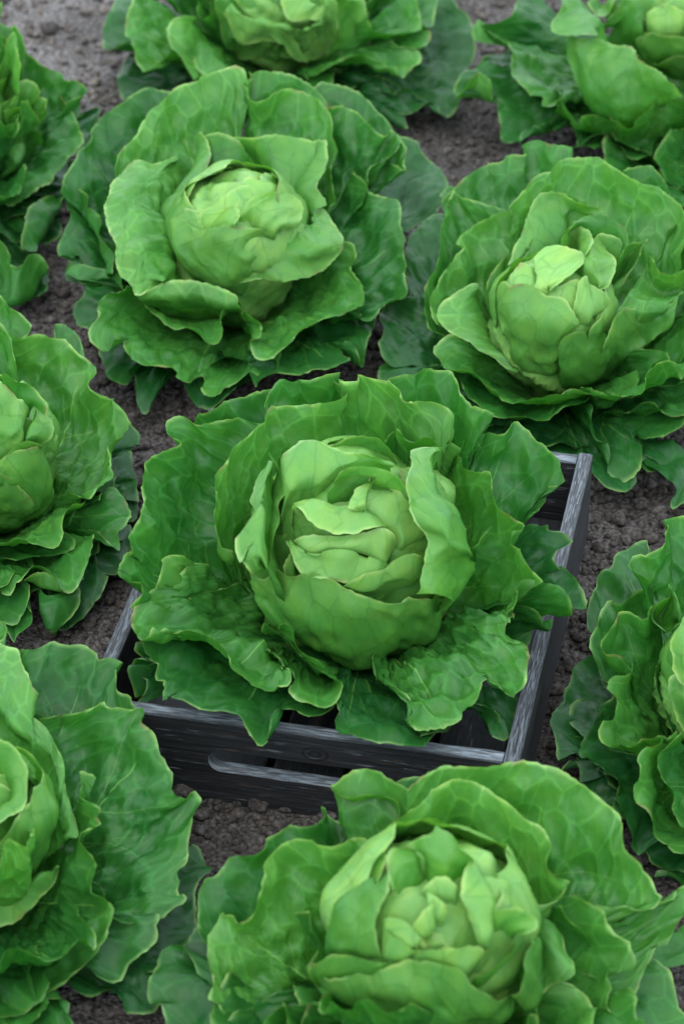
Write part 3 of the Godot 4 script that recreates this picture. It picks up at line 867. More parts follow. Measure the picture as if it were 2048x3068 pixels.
	leaf(p, "outer_leaf", 0.50, [[-98,80,-60,-97,105,-48,-99,112,-75,-94,117,-96,-84,125,-121,-78,130,-133,-61,139,-144,-49,145,-153,-34,147,-157,-22,149,-170,-4,152,-175,0,149,-168,8,140,-142]], 0.14, -0.18, 1.2, 1.0, 0.000)
	leaf(p, "outer_leaf", 0.36, [[3,130,-168,9,142,-178,23,141,-183,44,139,-181,58,138,-166,68,131,-159,72,120,-138]], 0.12, -0.12, 1.0, 1.0, 0.000)
	leaf(p, "outer_leaf", 0.46, [[3,135,-194,7,145,-149,15,146,-129,29,148,-139,49,145,-146,62,142,-136,70,140,-120,78,130,-108,80,120,-91,77,109,-72,78,100,-57,76,100,-23]], 0.14, -0.15, 1.1, 1.0, 0.000)
	leaf(p, "outer_leaf", 0.22, [[58,120,-170,67,130,-185,82,127,-186,102,123,-177,114,120,-158,122,117,-144,126,114,-131,135,110,-116,125,110,-89]], 0.12, -0.10, 1.0, 1.0, 0.000)
	leaf(p, "outer_leaf", 0.34, [[67,115,-147,72,128,-144,86,126,-152,102,123,-141,111,120,-122,119,117,-119,126,114,-133,135,110,-123,142,105,-109,135,104,-98,136,103,-86,123,101,-102,108,100,-96,103,98,-75,106,98,-58]], 0.14, -0.12, 1.2, 1.0, 0.000)
	leaf(p, "outer_leaf", 0.30, [[96,95,-96,103,100,-72,106,98,-58,119,95,-56,130,93,-54,136,90,-40,134,84,-16,131,80,2,136,73,23,139,68,39,137,66,52,120,63,49,114,61,69,101,58,74,96,58,61,90,58,37]], 0.12, -0.05, 1.4, 1.0, 0.000)
	leaf(p, "outer_leaf", 0.10, [[133,60,-194,135,65,-203,148,62,-202,154,58,-190,166,54,-180,174,50,-160,175,48,-132,167,47,-119,165,47,-113,149,45,-95,139,45,-82]], 0.05, 0.08, 1.0, 1.0, 0.000)
	leaf(p, "outer_leaf", 0.20, [[-140,70,-104,-143,78,-79,-144,74,-62,-141,72,-52,-147,66,-28,-145,62,-16,-137,59,-20,-138,55,-8,-123,55,8]], 0.08, 0.02, 1.0, 1.0, 0.000)
	leaf(p, "outer_leaf", 0.34, [[-137,85,-75,-133,92,-71,-126,90,-65,-127,88,-51,-118,86,-46,-110,84,-31,-111,82,-20,-105,78,-8,-99,74,10,-96,70,25], [-136,74,-78,-131,73,-68,-118,70,-40,-108,64,-6,-101,64,15]], 0.05, -0.02, 0.6, 1.0, 0.000)
	leaf(p, "outer_leaf", 0.14, [[-139,48,-42,-141,52,-12,-136,51,3,-125,49,6,-125,48,22,-132,43,29,-130,38,41,-121,39,56,-113,39,48,-108,40,20]], 0.05, 0.08, 1.0, 1.0, 0.000)
	leaf(p, "outer_leaf", 0.34, [[-87,72,52,-100,66,11,-114,62,1,-132,58,-11,-140,56,-4], [-93,58,27,-106,55,10,-123,52,7,-137,52,-2]], 0.03, 0.05, 0.5, 1.0, 0.000)
	leaf(p, "outer_leaf", 0.08, [[-111,26,64,-103,30,97,-99,29,112,-84,29,113,-78,28,100,-79,24,71]], 0.05, 0.10, 1.0, 1.0, 0.000)
	leaf(p, "outer_leaf", 0.06, [[-80,22,91,-77,22,127,-72,23,145,-64,23,142,-60,24,117,-48,24,101,-37,24,91]], 0.05, 0.10, 1.0, 1.0, 0.000)
	leaf(p, "outer_leaf", 0.06, [[-42,24,104,-29,22,140,-15,23,147,-4,23,129,12,24,104,21,24,98]], 0.05, 0.10, 1.0, 1.0, 0.000)
	leaf(p, "outer_leaf", 0.42, [[-84,84,68,-90,76,65,-106,71,61,-109,68,73,-107,66,80,-114,62,91,-112,60,104,-99,56,110,-88,55,93,-84,55,114,-72,48,120,-61,45,116,-46,42,122,-46,40,131,-38,38,137,-28,36,118,-23,35,120,-24,32,139,-16,33,153,-11,34,145,-7,37,130,9,42,118,20,44,123,33,46,119,40,46,100]], 0.07, 0.10, 1.3, 1.0, 0.000)
	leaf(p, "outer_leaf", 0.18, [[13,38,125,19,38,141,22,40,131,37,44,125,59,45,131,77,45,124,91,46,109,84,45,92,87,44,80,95,42,87,101,40,111,104,41,92,112,42,47,111,42,23]], 0.06, 0.10, 1.0, 1.0, 0.000)
	leaf(p, "outer_leaf", 0.46, [[2,72,66,12,70,90,20,67,93,20,64,105,14,62,108,15,61,117,22,60,125,40,62,121,51,64,108,60,66,91,73,68,84,86,70,83,99,73,68,101,76,51,94,78,37,90,80,26,94,82,12,93,84,-1,84,84,-6]], 0.10, 0.05, 1.1, 1.0, 0.000)
	leaf(p, "outer_leaf", 0.48, [[-72,76,65,-68,68,65,-54,65,86,-45,64,94,-30,66,104,-18,67,117,-13,68,114,-12,70,90,-5,73,78,4,76,75,10,70,85,20,70,97], [-69,50,32,-52,44,43,-29,44,50,-6,44,50,11,44,54]], 0.05, -0.10, 0.6, 1.0, 0.000)
	leaf(p, "outer_leaf", 0.52, [[-76,82,75,-67,88,74,-53,89,65,-34,90,65,-12,87,68,3,84,78,8,84,87], [-74,80,76,-52,82,75,-30,80,72,-8,78,80,6,78,81]], 0.05, -0.15, 0.5, 1.0, 0.000)
	leaf(p, "outer_leaf", 0.60, [[-52,112,-91,-70,118,-79,-88,116,-79,-95,115,-69,-100,114,-56,-105,112,-33,-107,110,-18,-103,107,10,-95,104,30,-91,101,40,-93,99,50,-91,96,63,-82,92,73,-76,89,86,-67,86,71,-55,86,61], [-50,116,-79,-67,122,-57,-79,120,-38,-85,118,-12,-82,114,18,-73,110,43,-72,98,62,-56,92,70], [-51,112,-82,-61,116,-45,-68,113,-28,-65,110,-7,-58,107,8,-55,104,23,-57,99,40,-53,92,68]], 0.05, -0.15, 1.2, 1.0, 0.000)
	leaf(p, "head_leaf", 0.55, [[-33,122,-106,-28,132,-94,-21,129,-68,-23,127,-52,-30,124,-31,-37,119,-20,-48,114,-11,-51,110,-3,-56,106,5], [-34,116,-106,-35,116,-82,-39,114,-59,-49,112,-44,-58,106,-29,-60,102,-17,-58,102,0]], 0.00, -0.10, 0.5, 1.0, 0.000)
	leaf(p, "head_leaf", 0.40, [[-31,128,-92,-20,138,-86,-6,134,-88,2,132,-80,10,128,-62,20,118,-50], [-24,116,-86,-22,112,-67,0,112,-63,19,112,-58]], 0.05, -0.10, 0.6, 1.0, 0.000)
	leaf(p, "head_leaf", 0.58, [[-3,132,-91,9,138,-77,28,136,-85,48,133,-87,59,132,-83,64,132,-82], [11,116,-79,24,104,-63,38,104,-50,52,104,-54,59,104,-65]], 0.05, -0.10, 0.7, 1.0, 0.000)
	leaf(p, "head_leaf", 0.62, [[59,124,-86,65,130,-87,72,128,-89,73,126,-73,68,120,-52,65,116,-37,70,116,-11], [57,118,-92,51,112,-67,50,109,-49,57,106,-32,61,106,-14]], 0.00, -0.10, 0.4, 1.0, 0.000)
	leaf(p, "head_leaf", 0.64, [[-6,86,53,3,84,59,21,84,53,40,84,55,60,84,49,75,88,40,84,92,23,84,98,5,77,104,-10,67,104,-30,59,104,-38], [-4,96,62,14,102,51,40,105,46,60,108,40,64,108,15,60,108,-10], [-3,98,57,15,106,48,31,108,28,41,110,12,51,109,5,60,108,15,62,108,-7]], 0.00, -0.10, 0.8, 1.0, 0.000)
	leaf(p, "head_leaf", 0.70, [[-52,115,32,-50,123,28,-42,128,32,-34,126,42,-25,126,48,-10,131,48,3,130,49,18,128,47,32,123,43], [-51,106,33,-42,107,45,-15,111,59,12,115,58], [-46,98,41,-35,94,52,-12,91,62,7,94,63,21,104,58]], 0.00, 0.00, 0.9, 1.0, 0.004)
	leaf(p, "head_leaf", 0.80, [[3,140,48,12,147,35,25,147,25,40,141,14,51,130,9,54,123,14,49,120,29,37,122,42], [3,137,46,18,137,41,29,128,43,36,122,43]], 0.00, 0.00, 0.7, 1.0, 0.004)
	leaf(p, "head_leaf", 0.88, [[-27,138,43,-11,142,43,0,145,41,5,140,46,0,132,54], [-25,127,47,-11,131,48,0,130,51]], 0.00, 0.00, 0.5, 1.0, 0.004)
	leaf(p, "head_leaf", 0.75, [[31,118,44,34,132,30,32,141,16,32,144,6,29,146,-2,29,145,-9,33,138,-21,32,130,-34,25,122,-45], [32,108,46,40,118,34,44,125,22,46,129,9,46,130,-2,45,129,-14,42,125,-26,36,118,-39,27,109,-49], [33,94,47,44,97,38,52,100,26,57,102,12,58,104,-3,55,103,-18,49,101,-31,40,97,-42,28,94,-50], [25,65,36,33,64,29,40,64,20,44,64,9,45,64,-2,43,64,-14,38,64,-24,30,64,-32,21,65,-38]], 0.00, 0.00, 0.7, 1.0, 0.002)
	leaf(p, "head_leaf", 0.85, [[15,135,-37,4,145,-28,-2,149,-20,-4,152,-9,-6,152,-9,-9,151,-7,-17,149,-8,-25,146,-5,-41,135,3], [17,127,-42,5,135,-39,-4,139,-35,-12,141,-30,-17,143,-24,-24,142,-20,-31,140,-15,-39,134,-8,-46,126,3], [22,94,-53,8,98,-57,-7,101,-58,-21,103,-54,-34,103,-47,-45,102,-37,-52,100,-25,-57,98,-11,-57,94,4], [16,65,-40,6,64,-43,-5,64,-44,-16,64,-42,-26,64,-37,-34,64,-29,-40,64,-19,-43,64,-8,-43,65,3]], 0.00, 0.00, 0.7, 1.0, 0.002)
	leaf(p, "head_leaf", 0.86, [[-31,130,33,-16,140,31,-4,147,23,2,149,20,6,149,16,12,149,15,20,146,15,33,140,12,45,130,4], [-34,119,37,-20,129,40,-8,134,39,3,136,38,13,138,33,22,138,29,31,135,24,42,128,16,49,120,4], [-39,94,41,-26,98,51,-11,101,56,5,102,57,21,103,54,35,102,46,46,101,34,53,98,20,56,94,5], [-29,65,31,-20,65,39,-8,64,43,4,64,44,16,64,41,27,64,35,35,64,26,41,65,15,42,65,4]], 0.00, 0.00, 0.7, 1.0, 0.002)
	leaf(p, "head_leaf", 0.72, [[53,118,3,45,129,-10,32,139,-18,24,142,-24,15,143,-27,8,141,-33,-1,140,-35,-14,130,-44,-30,118,-44], [55,107,3,51,116,-12,42,125,-23,33,128,-33,22,130,-39,11,128,-45,-2,123,-49,-16,118,-49,-31,108,-45], [56,94,3,55,98,-13,50,101,-28,41,103,-40,28,102,-50,13,102,-56,-2,101,-57,-18,98,-54,-32,94,-47], [42,65,2,42,65,-10,38,64,-21,31,64,-31,22,64,-39,10,64,-43,-2,64,-44,-13,65,-41,-24,65,-35]], 0.00, 0.00, 0.7, 1.0, 0.002)
	leaf(p, "head_leaf", 0.68, [[-32,110,-45,-39,124,-29,-40,133,-14,-39,137,-2,-37,137,10,-35,135,22,-29,130,34,-20,124,45,-6,108,56], [-33,98,-46,-44,108,-33,-50,115,-18,-51,119,-2,-49,120,13,-44,118,27,-35,115,40,-22,108,51,-6,98,56], [-33,94,-45,-45,97,-34,-53,100,-19,-56,102,-2,-55,103,14,-48,102,30,-37,100,43,-22,97,52,-6,94,55], [-24,66,-34,-34,65,-26,-41,65,-14,-43,65,-2,-42,65,11,-37,65,23,-28,65,33,-17,65,39,-4,66,41]], 0.00, 0.00, 0.7, 1.0, 0.002)
	leaf(p, "head_leaf", 0.86, [[-5,134,38,3,141,30,7,146,21,6,149,10,9,149,9,11,149,7,21,146,8,31,141,4,37,135,-4], [-6,123,45,4,130,41,11,136,34,16,139,27,22,140,22,27,139,18,34,136,12,40,131,5,45,124,-5], [-8,94,55,5,98,55,17,100,53,29,102,48,39,103,40,47,102,30,52,101,19,55,98,7,55,94,-6], [-6,66,41,4,65,42,13,65,41,22,65,37,30,65,31,36,65,23,40,65,15,42,65,5,41,66,-4]], 0.00, 0.00, 0.7, 1.0, 0.002)
	leaf(p, "head_leaf", 0.74, [[50,112,-19,35,128,-27,23,133,-33,11,137,-34,0,140,-32,-10,138,-33,-22,135,-32,-35,128,-28,-48,115,-19], [50,104,-19,41,112,-32,28,120,-40,14,123,-45,0,124,-47,-14,122,-46,-28,119,-41,-40,113,-32,-50,103,-20], [51,94,-19,43,98,-34,31,100,-45,17,101,-53,0,103,-55,-16,102,-53,-31,100,-46,-43,98,-34,-50,94,-20], [38,66,-15,32,66,-26,24,65,-35,13,65,-40,0,65,-42,-12,65,-40,-24,65,-35,-32,66,-26,-38,66,-15]], 0.00, 0.00, 0.7, 1.0, 0.002)
	leaf(p, "head_leaf", 0.76, [[-53,108,-5,-47,121,9,-38,129,20,-29,132,28,-18,135,32,-8,135,36,4,127,44,17,123,44,32,110,41], [-54,97,-5,-52,107,10,-45,114,24,-35,117,35,-24,118,43,-10,118,48,4,113,51,19,106,49,33,97,43], [-53,94,-5,-53,98,10,-48,100,25,-38,101,38,-26,102,47,-11,102,53,4,100,54,19,97,50,33,94,42], [-39,67,-4,-40,66,8,-36,66,19,-29,66,29,-20,66,36,-9,66,40,3,66,41,15,66,38,24,67,31]], 0.00, 0.00, 0.7, 1.0, 0.002)
	leaf(p, "head_leaf", 0.84, [[16,126,41,22,135,28,25,140,17,19,145,6,19,146,0,20,145,-6,24,141,-16,22,136,-26,17,126,-40], [18,115,46,28,123,35,33,129,23,36,132,12,36,134,0,35,133,-10,33,130,-22,28,124,-34,19,114,-45], [19,93,50,33,98,42,45,100,31,52,102,16,54,102,1,52,101,-15,45,100,-30,34,97,-42,21,94,-49], [14,67,37,25,66,32,34,66,23,40,66,13,42,66,1,40,66,-12,34,66,-23,26,66,-31,15,67,-37]], 0.00, 0.00, 0.7, 1.0, 0.002)
	leaf(p, "head_leaf", 0.79, [[3,130,-38,-4,138,-30,-7,144,-18,-8,146,-11,-9,146,-8,-15,145,-8,-23,142,-5,-31,137,0,-39,128,9], [4,119,-45,-6,127,-40,-13,132,-33,-19,135,-27,-24,136,-21,-29,135,-15,-35,132,-8,-40,127,0,-44,119,11], [5,94,-52,-8,97,-52,-20,100,-49,-31,101,-43,-40,102,-35,-47,102,-24,-52,100,-13,-53,98,0,-51,94,12], [4,67,-39,-6,67,-39,-15,67,-37,-24,66,-33,-31,66,-27,-36,66,-19,-39,67,-10,-40,67,0,-38,67,9]], 0.00, 0.00, 0.7, 1.0, 0.002)
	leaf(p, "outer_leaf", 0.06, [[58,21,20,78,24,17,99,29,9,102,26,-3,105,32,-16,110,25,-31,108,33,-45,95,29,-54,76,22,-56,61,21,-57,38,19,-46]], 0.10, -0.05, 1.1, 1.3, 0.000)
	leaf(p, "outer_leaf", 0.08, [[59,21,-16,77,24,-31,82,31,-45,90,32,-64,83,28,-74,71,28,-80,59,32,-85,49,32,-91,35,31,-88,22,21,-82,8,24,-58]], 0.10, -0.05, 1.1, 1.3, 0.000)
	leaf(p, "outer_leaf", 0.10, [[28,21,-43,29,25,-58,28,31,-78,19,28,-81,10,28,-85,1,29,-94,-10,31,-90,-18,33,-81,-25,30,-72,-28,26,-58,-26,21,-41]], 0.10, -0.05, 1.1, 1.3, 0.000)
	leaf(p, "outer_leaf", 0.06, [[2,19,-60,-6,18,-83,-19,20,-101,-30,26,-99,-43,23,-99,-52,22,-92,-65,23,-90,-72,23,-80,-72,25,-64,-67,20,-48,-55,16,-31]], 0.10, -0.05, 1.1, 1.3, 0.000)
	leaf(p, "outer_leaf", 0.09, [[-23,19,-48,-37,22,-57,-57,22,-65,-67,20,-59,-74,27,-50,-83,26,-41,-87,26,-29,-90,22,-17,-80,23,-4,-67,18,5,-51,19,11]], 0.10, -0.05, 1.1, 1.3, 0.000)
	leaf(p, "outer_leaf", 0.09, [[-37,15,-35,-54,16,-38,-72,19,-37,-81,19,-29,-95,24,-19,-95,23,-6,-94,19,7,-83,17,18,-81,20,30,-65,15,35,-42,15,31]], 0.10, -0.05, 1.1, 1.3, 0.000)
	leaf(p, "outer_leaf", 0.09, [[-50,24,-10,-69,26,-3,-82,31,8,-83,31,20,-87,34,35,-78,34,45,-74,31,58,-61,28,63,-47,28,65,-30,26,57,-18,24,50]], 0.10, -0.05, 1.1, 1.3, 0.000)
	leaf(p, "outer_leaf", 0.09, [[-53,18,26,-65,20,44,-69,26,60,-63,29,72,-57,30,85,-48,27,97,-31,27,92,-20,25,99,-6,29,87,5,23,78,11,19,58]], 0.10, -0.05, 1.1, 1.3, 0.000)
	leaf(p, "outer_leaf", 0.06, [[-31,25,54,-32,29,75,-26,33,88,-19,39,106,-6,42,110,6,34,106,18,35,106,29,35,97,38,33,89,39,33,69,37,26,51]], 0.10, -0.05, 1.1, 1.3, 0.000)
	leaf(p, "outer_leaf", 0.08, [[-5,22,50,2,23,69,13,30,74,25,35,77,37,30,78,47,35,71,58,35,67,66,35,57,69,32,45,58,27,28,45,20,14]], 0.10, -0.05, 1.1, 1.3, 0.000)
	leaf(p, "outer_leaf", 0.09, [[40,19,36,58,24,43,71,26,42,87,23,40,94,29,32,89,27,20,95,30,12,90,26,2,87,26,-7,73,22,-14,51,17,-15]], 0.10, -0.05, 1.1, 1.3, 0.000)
	heart(p, 0.84, 0.056, 0.090)
	p = lettuce(Vector3(0.164, 0.000, -0.141), 0.085, "lettuce behind the crate to the right with a tight pale ball-shaped head", "lettuces growing in the soil")
	leaf(p, "outer_leaf", 0.40, [[-80,60,-210,-82,66,-214,-80,67,-224,-75,69,-227,-69,70,-220,-70,70,-205]], 0.10, 0.10, 0.4, 1.0, 0.000)
	leaf(p, "outer_leaf", 0.36, [[-79,75,-189,-71,92,-186,-63,98,-189,-55,103,-191,-47,108,-188,-43,110,-192,-35,113,-187,-28,116,-194,-12,122,-187,-10,124,-203,-5,125,-206,6,128,-193,23,126,-191,30,124,-181,30,124,-158]], 0.12, -0.10, 1.0, 1.0, 0.000)
	leaf(p, "outer_leaf", 0.38, [[-77,65,2,-86,70,4,-94,75,0,-98,82,-15,-97,89,-34,-93,92,-43,-90,95,-62,-87,99,-92,-84,102,-112,-77,103,-136,-73,103,-160,-61,104,-147,-45,104,-134,-29,104,-126]], 0.10, -0.12, 1.0, 1.0, 0.000)
	leaf(p, "outer_leaf", 0.50, [[-81,74,-1,-91,80,0,-94,84,-9,-95,88,-20,-90,91,-36,-84,94,-51,-75,98,-69,-67,101,-74,-71,103,-80,-65,106,-93,-53,110,-102,-40,111,-110,-24,112,-113,-14,112,-108]], 0.12, -0.12, 1.0, 1.0, 0.000)
	leaf(p, "outer_leaf", 0.50, [[-32,118,-92,-30,128,-88,-24,134,-100,-14,140,-111,-4,144,-117,4,147,-115,8,150,-125,16,150,-132,27,150,-131,39,150,-134,49,150,-123,59,147,-113,78,141,-108,88,138,-108,97,132,-102,105,127,-93,108,120,-76,104,120,-46]], 0.14, -0.20, 1.1, 1.0, 0.000)
	leaf(p, "outer_leaf", 0.30, [[60,120,-155,63,132,-141,72,130,-152,86,128,-156,94,126,-148,101,122,-136,102,118,-123]], 0.12, -0.10, 0.7, 1.0, 0.000)
	leaf(p, "outer_leaf", 0.42, [[94,112,-83,108,112,-96,116,107,-79,116,100,-42,111,91,-16,112,80,14,103,80,47]], 0.12, -0.15, 1.2, 1.0, 0.000)
	leaf(p, "head_leaf", 0.60, [[45,128,-85,25,138,-83,10,135,-101,1,134,-106,-7,131,-107,-16,124,-91,-21,117,-75,-28,110,-59,-33,100,-47], [36,128,-82,16,128,-94,1,124,-100,-8,120,-76,-20,108,-53], [32,122,-88,17,120,-92,9,116,-71,-4,112,-59,-17,106,-53,-32,100,-44]], 0.05, -0.10, 0.7, 1.0, 0.000)
	leaf(p, "head_leaf", 0.46, [[-31,96,-73,-42,96,-55,-49,91,-35,-51,88,-20,-48,80,-2], [-32,88,-61,-39,84,-41,-44,80,-24,-47,76,-7]], 0.00, -0.10, 0.5, 1.0, 0.000)
	leaf(p, "outer_leaf", 0.60, [[-57,88,-41,-68,92,-31,-81,88,-26,-90,83,-13,-89,80,-3,-82,77,6,-69,72,16,-57,68,24,-45,64,29,-36,62,40,-29,60,43], [-57,88,-35,-65,88,-20,-69,82,-9,-57,74,10,-38,66,29,-29,60,41], [-57,80,-38,-56,76,-21,-51,72,-4,-44,68,13,-35,62,27,-28,58,38]], 0.00, -0.10, 0.7, 1.0, 0.000)
	leaf(p, "outer_leaf", 0.44, [[-63,72,19,-79,74,13,-87,72,13,-92,70,25,-87,68,38,-78,67,50,-66,65,52,-55,64,60,-46,63,67,-41,62,82,-36,62,87,-27,63,82,-14,64,78,1,65,84,10,66,76,27,67,81,44,67,81,57,68,72,60,68,63,57,68,46]], 0.08, -0.02, 0.8, 1.0, 0.000)
	leaf(p, "outer_leaf", 0.30, [[-82,54,26,-64,54,59,-53,53,86,-45,52,91,-31,53,87,-10,55,96,-4,55,93,7,56,83,26,58,72,38,59,73,51,61,84,61,62,80,73,67,64,75,70,49,83,69,39,93,69,42,98,68,52,110,68,49]], 0.06, 0.00, 0.9, 1.0, 0.000)
	leaf(p, "outer_leaf", 0.50, [[49,104,-46,60,114,-54,71,112,-67,79,110,-72,75,108,-53,68,103,-38,57,98,-32,48,93,-24,42,88,-11,37,88,5], [49,98,-45,59,95,-63,62,92,-52,46,84,-32,39,80,-9]], 0.00, -0.10, 0.6, 1.0, 0.000)
	leaf(p, "outer_leaf", 0.56, [[78,110,-50,80,116,-26,90,116,-14,106,116,-17], [76,98,-51,82,92,-25,103,92,-28], [44,96,21,54,98,9,71,98,8,85,98,7,95,98,-4,104,98,-19]], 0.00, -0.10, 0.7, 1.0, 0.000)
	leaf(p, "head_leaf", 0.56, [[101,109,-1,95,102,2,85,96,4,71,94,3,51,111,30,42,109,42,36,100,50,34,89,52,36,69,47], [99,99,5,81,83,12,64,72,16,48,73,37,39,67,44], [95,89,10,81,76,16,66,65,22,52,57,25,41,57,33]], 0.00, -0.10, 0.8, 1.0, 0.004)
	leaf(p, "head_leaf", 0.58, [[0,95,62,3,105,59,9,108,57,19,107,55,24,99,55,26,107,51,38,116,37], [1,81,60,15,84,59,28,84,54,38,100,44], [3,69,57,9,59,52,21,54,45,32,54,39,39,71,42,41,91,41]], 0.00, -0.05, 0.7, 1.0, 0.004)
	leaf(p, "head_leaf", 0.70, [[-46,114,22,-34,127,24,-22,132,28,-10,129,38,2,128,40,11,120,46,17,111,50], [-49,105,23,-31,112,40,-7,113,50,10,106,53], [-47,96,30,-41,88,40,-30,79,48,-18,76,53,-6,76,56,2,83,57]], 0.00, 0.00, 0.9, 1.0, 0.004)
	leaf(p, "head_leaf", 0.97, [[-17,139,19,-17,142,6,-8,144,-5,4,144,-9,17,141,-9,24,139,-3,18,139,15,8,137,28,-7,132,35], [-16,136,20,-16,133,27,-12,131,32,-7,131,34]], 0.00, 0.00, 0.5, 1.0, 0.004)
	leaf(p, "head_leaf", 0.70, [[24,146,-8,32,138,-29,40,133,-25,46,130,-6,46,129,7,40,129,23,34,130,29], [25,140,-10,25,140,13,29,134,23,33,129,27]], 0.00, 0.00, 0.6, 1.0, 0.004)
	leaf(p, "head_leaf", 0.72, [[3,150,-17,12,144,-35,21,145,-35,29,140,-31,29,145,-8,23,148,6], [4,143,-24,12,140,-32,20,137,-30,22,144,-1]], 0.00, 0.00, 0.4, 1.0, 0.004)
	leaf(p, "head_leaf", 0.80, [[11,116,47,15,130,33,22,135,18,26,130,26,39,120,26,40,111,33], [13,114,46,24,113,42,37,110,33]], 0.00, 0.00, 0.6, 1.0, 0.004)
	leaf(p, "head_leaf", 0.55, [[31,136,-26,34,141,-31,43,141,-30,51,139,-27,54,132,-23], [35,133,-26,46,126,-21,53,127,-20]], 0.00, 0.00, 0.5, 1.0, 0.004)
	leaf(p, "head_leaf", 0.88, [[-34,126,25,-31,134,14,-27,138,7,-19,140,14], [-31,125,24,-24,127,29,-16,129,30]], 0.00, 0.00, 0.4, 1.0, 0.004)
	leaf(p, "head_leaf", 0.40, [[7,157,-10,21,151,-38,40,153,-37,55,145,-30,60,137,-25], [12,142,-34,27,147,-35,43,144,-31,56,136,-25]], 0.00, 0.00, 0.4, 1.0, 0.004)
	leaf(p, "outer_leaf", 0.12, [[-76,66,-187,-77,64,-188,-88,62,-188,-98,59,-179,-108,56,-162,-112,54,-138,-111,51,-108,-110,48,-84,-126,46,-85,-134,43,-66,-131,41,-49,-134,38,-32,-135,36,-15,-127,36,-4]], 0.05, 0.06, 1.0, 1.0, 0.000)
	leaf(p, "outer_leaf", 0.14, [[-125,26,4,-135,28,4,-135,30,-10,-128,32,-20,-119,34,-22,-104,36,-7,-89,36,-4]], 0.05, 0.10, 1.0, 1.0, 0.000)
	leaf(p, "outer_leaf", 0.20, [[27,52,72,28,44,98,40,36,98,40,28,108,38,23,117,42,20,123,49,21,127,60,23,121,64,24,107,64,28,92,60,30,84,70,34,97,83,37,96,97,40,87,104,40,63]], 0.05, 0.12, 0.8, 1.0, 0.000)
	leaf(p, "outer_leaf", 0.08, [[-30,26,81,-9,22,89,17,20,101,28,18,120,38,18,138,51,18,138,59,18,125,59,20,117,63,24,102]], 0.03, 0.10, 1.0, 1.0, 0.000)
	leaf(p, "outer_leaf", 0.14, [[64,18,109,70,16,115,78,17,108,86,19,121,97,20,125,108,22,104]], 0.03, 0.12, 1.0, 1.0, 0.000)
	leaf(p, "outer_leaf", 0.14, [[83,14,147,84,10,153,93,12,150,105,14,140], [86,20,138,95,20,123,106,20,117]], 0.03, 0.05, 0.5, 1.0, 0.000)
	leaf(p, "head_leaf", 0.77, [[20,96,47,31,109,36,35,119,22,36,124,10,38,124,-1,38,121,-12,35,119,-24,29,110,-37,19,98,-47], [20,86,46,33,95,39,41,103,27,47,105,13,47,108,-1,46,106,-15,41,102,-28,31,97,-39,19,87,-47], [20,88,45,32,91,38,42,95,27,48,96,14,50,96,-1,48,96,-15,41,95,-29,31,92,-39,18,88,-46], [15,63,34,24,63,29,32,63,21,37,62,11,39,62,-1,37,62,-12,32,63,-22,24,63,-30,14,63,-34]], 0.00, 0.00, 0.7, 1.0, 0.002)
	leaf(p, "head_leaf", 0.77, [[-2,96,-51,-13,111,-44,-21,117,-37,-28,120,-29,-32,123,-20,-37,122,-12,-42,118,-2,-47,108,9,-45,99,21], [-2,87,-50,-14,96,-48,-25,102,-42,-33,107,-34,-40,107,-25,-46,105,-14,-49,103,-3,-49,96,9,-46,86,21], [-2,88,-49,-14,92,-48,-25,95,-43,-35,95,-36,-42,96,-26,-48,96,-15,-50,94,-3,-49,92,9,-44,88,21], [-1,64,-37,-10,63,-36,-19,63,-33,-27,63,-27,-33,63,-20,-36,63,-11,-38,63,-2,-37,63,7,-33,64,15]], 0.00, 0.00, 0.7, 1.0, 0.002)
	leaf(p, "head_leaf", 0.82, [[-26,114,34,-13,124,32,-3,129,28,4,131,27,10,132,22,17,131,20,26,127,18,36,121,12,42,114,2], [-28,102,37,-16,111,40,-4,116,40,6,119,38,16,120,34,25,119,29,33,117,22,41,111,14,46,102,2], [-29,89,38,-18,92,45,-5,94,49,8,96,48,21,96,45,32,95,37,41,94,27,46,92,15,48,88,2], [-22,64,29,-14,64,34,-4,63,37,6,63,37,16,63,34,24,63,29,31,63,21,35,64,12,36,64,2]], 0.00, 0.00, 0.7, 1.0, 0.002)
	leaf(p, "head_leaf", 0.78, [[38,108,25,38,118,12,35,124,0,29,128,-8,24,129,-15,19,129,-22,15,123,-32,6,117,-40,-6,108,-45], [40,98,26,43,106,13,43,112,1,40,115,-11,34,117,-21,27,115,-31,18,112,-39,7,106,-45,-7,98,-47], [40,88,27,46,92,14,49,94,1,47,95,-13,41,96,-26,32,96,-37,21,94,-44,7,91,-48,-7,88,-47], [30,64,20,35,64,11,37,63,0,36,63,-10,32,63,-20,25,63,-28,16,63,-34,5,64,-36,-5,64,-35]], 0.00, 0.00, 0.7, 1.0, 0.002)
	leaf(p, "head_leaf", 0.69, [[-46,98,-16,-45,109,-5,-39,119,4,-36,122,12,-32,122,19,-28,121,27,-22,118,34,-16,112,41,-7,98,48], [-46,89,-16,-48,97,-5,-47,104,5,-43,107,15,-39,108,24,-33,106,32,-26,102,40,-17,97,45,-7,89,48], [-45,88,-16,-48,92,-5,-48,94,5,-46,95,16,-42,96,25,-35,95,34,-27,94,41,-17,92,45,-7,89,47], [-34,64,-12,-36,64,-4,-37,63,4,-35,63,12,-32,63,19,-27,63,26,-20,63,31,-13,64,34,-5,64,35]], 0.00, 0.00, 0.7, 1.0, 0.002)
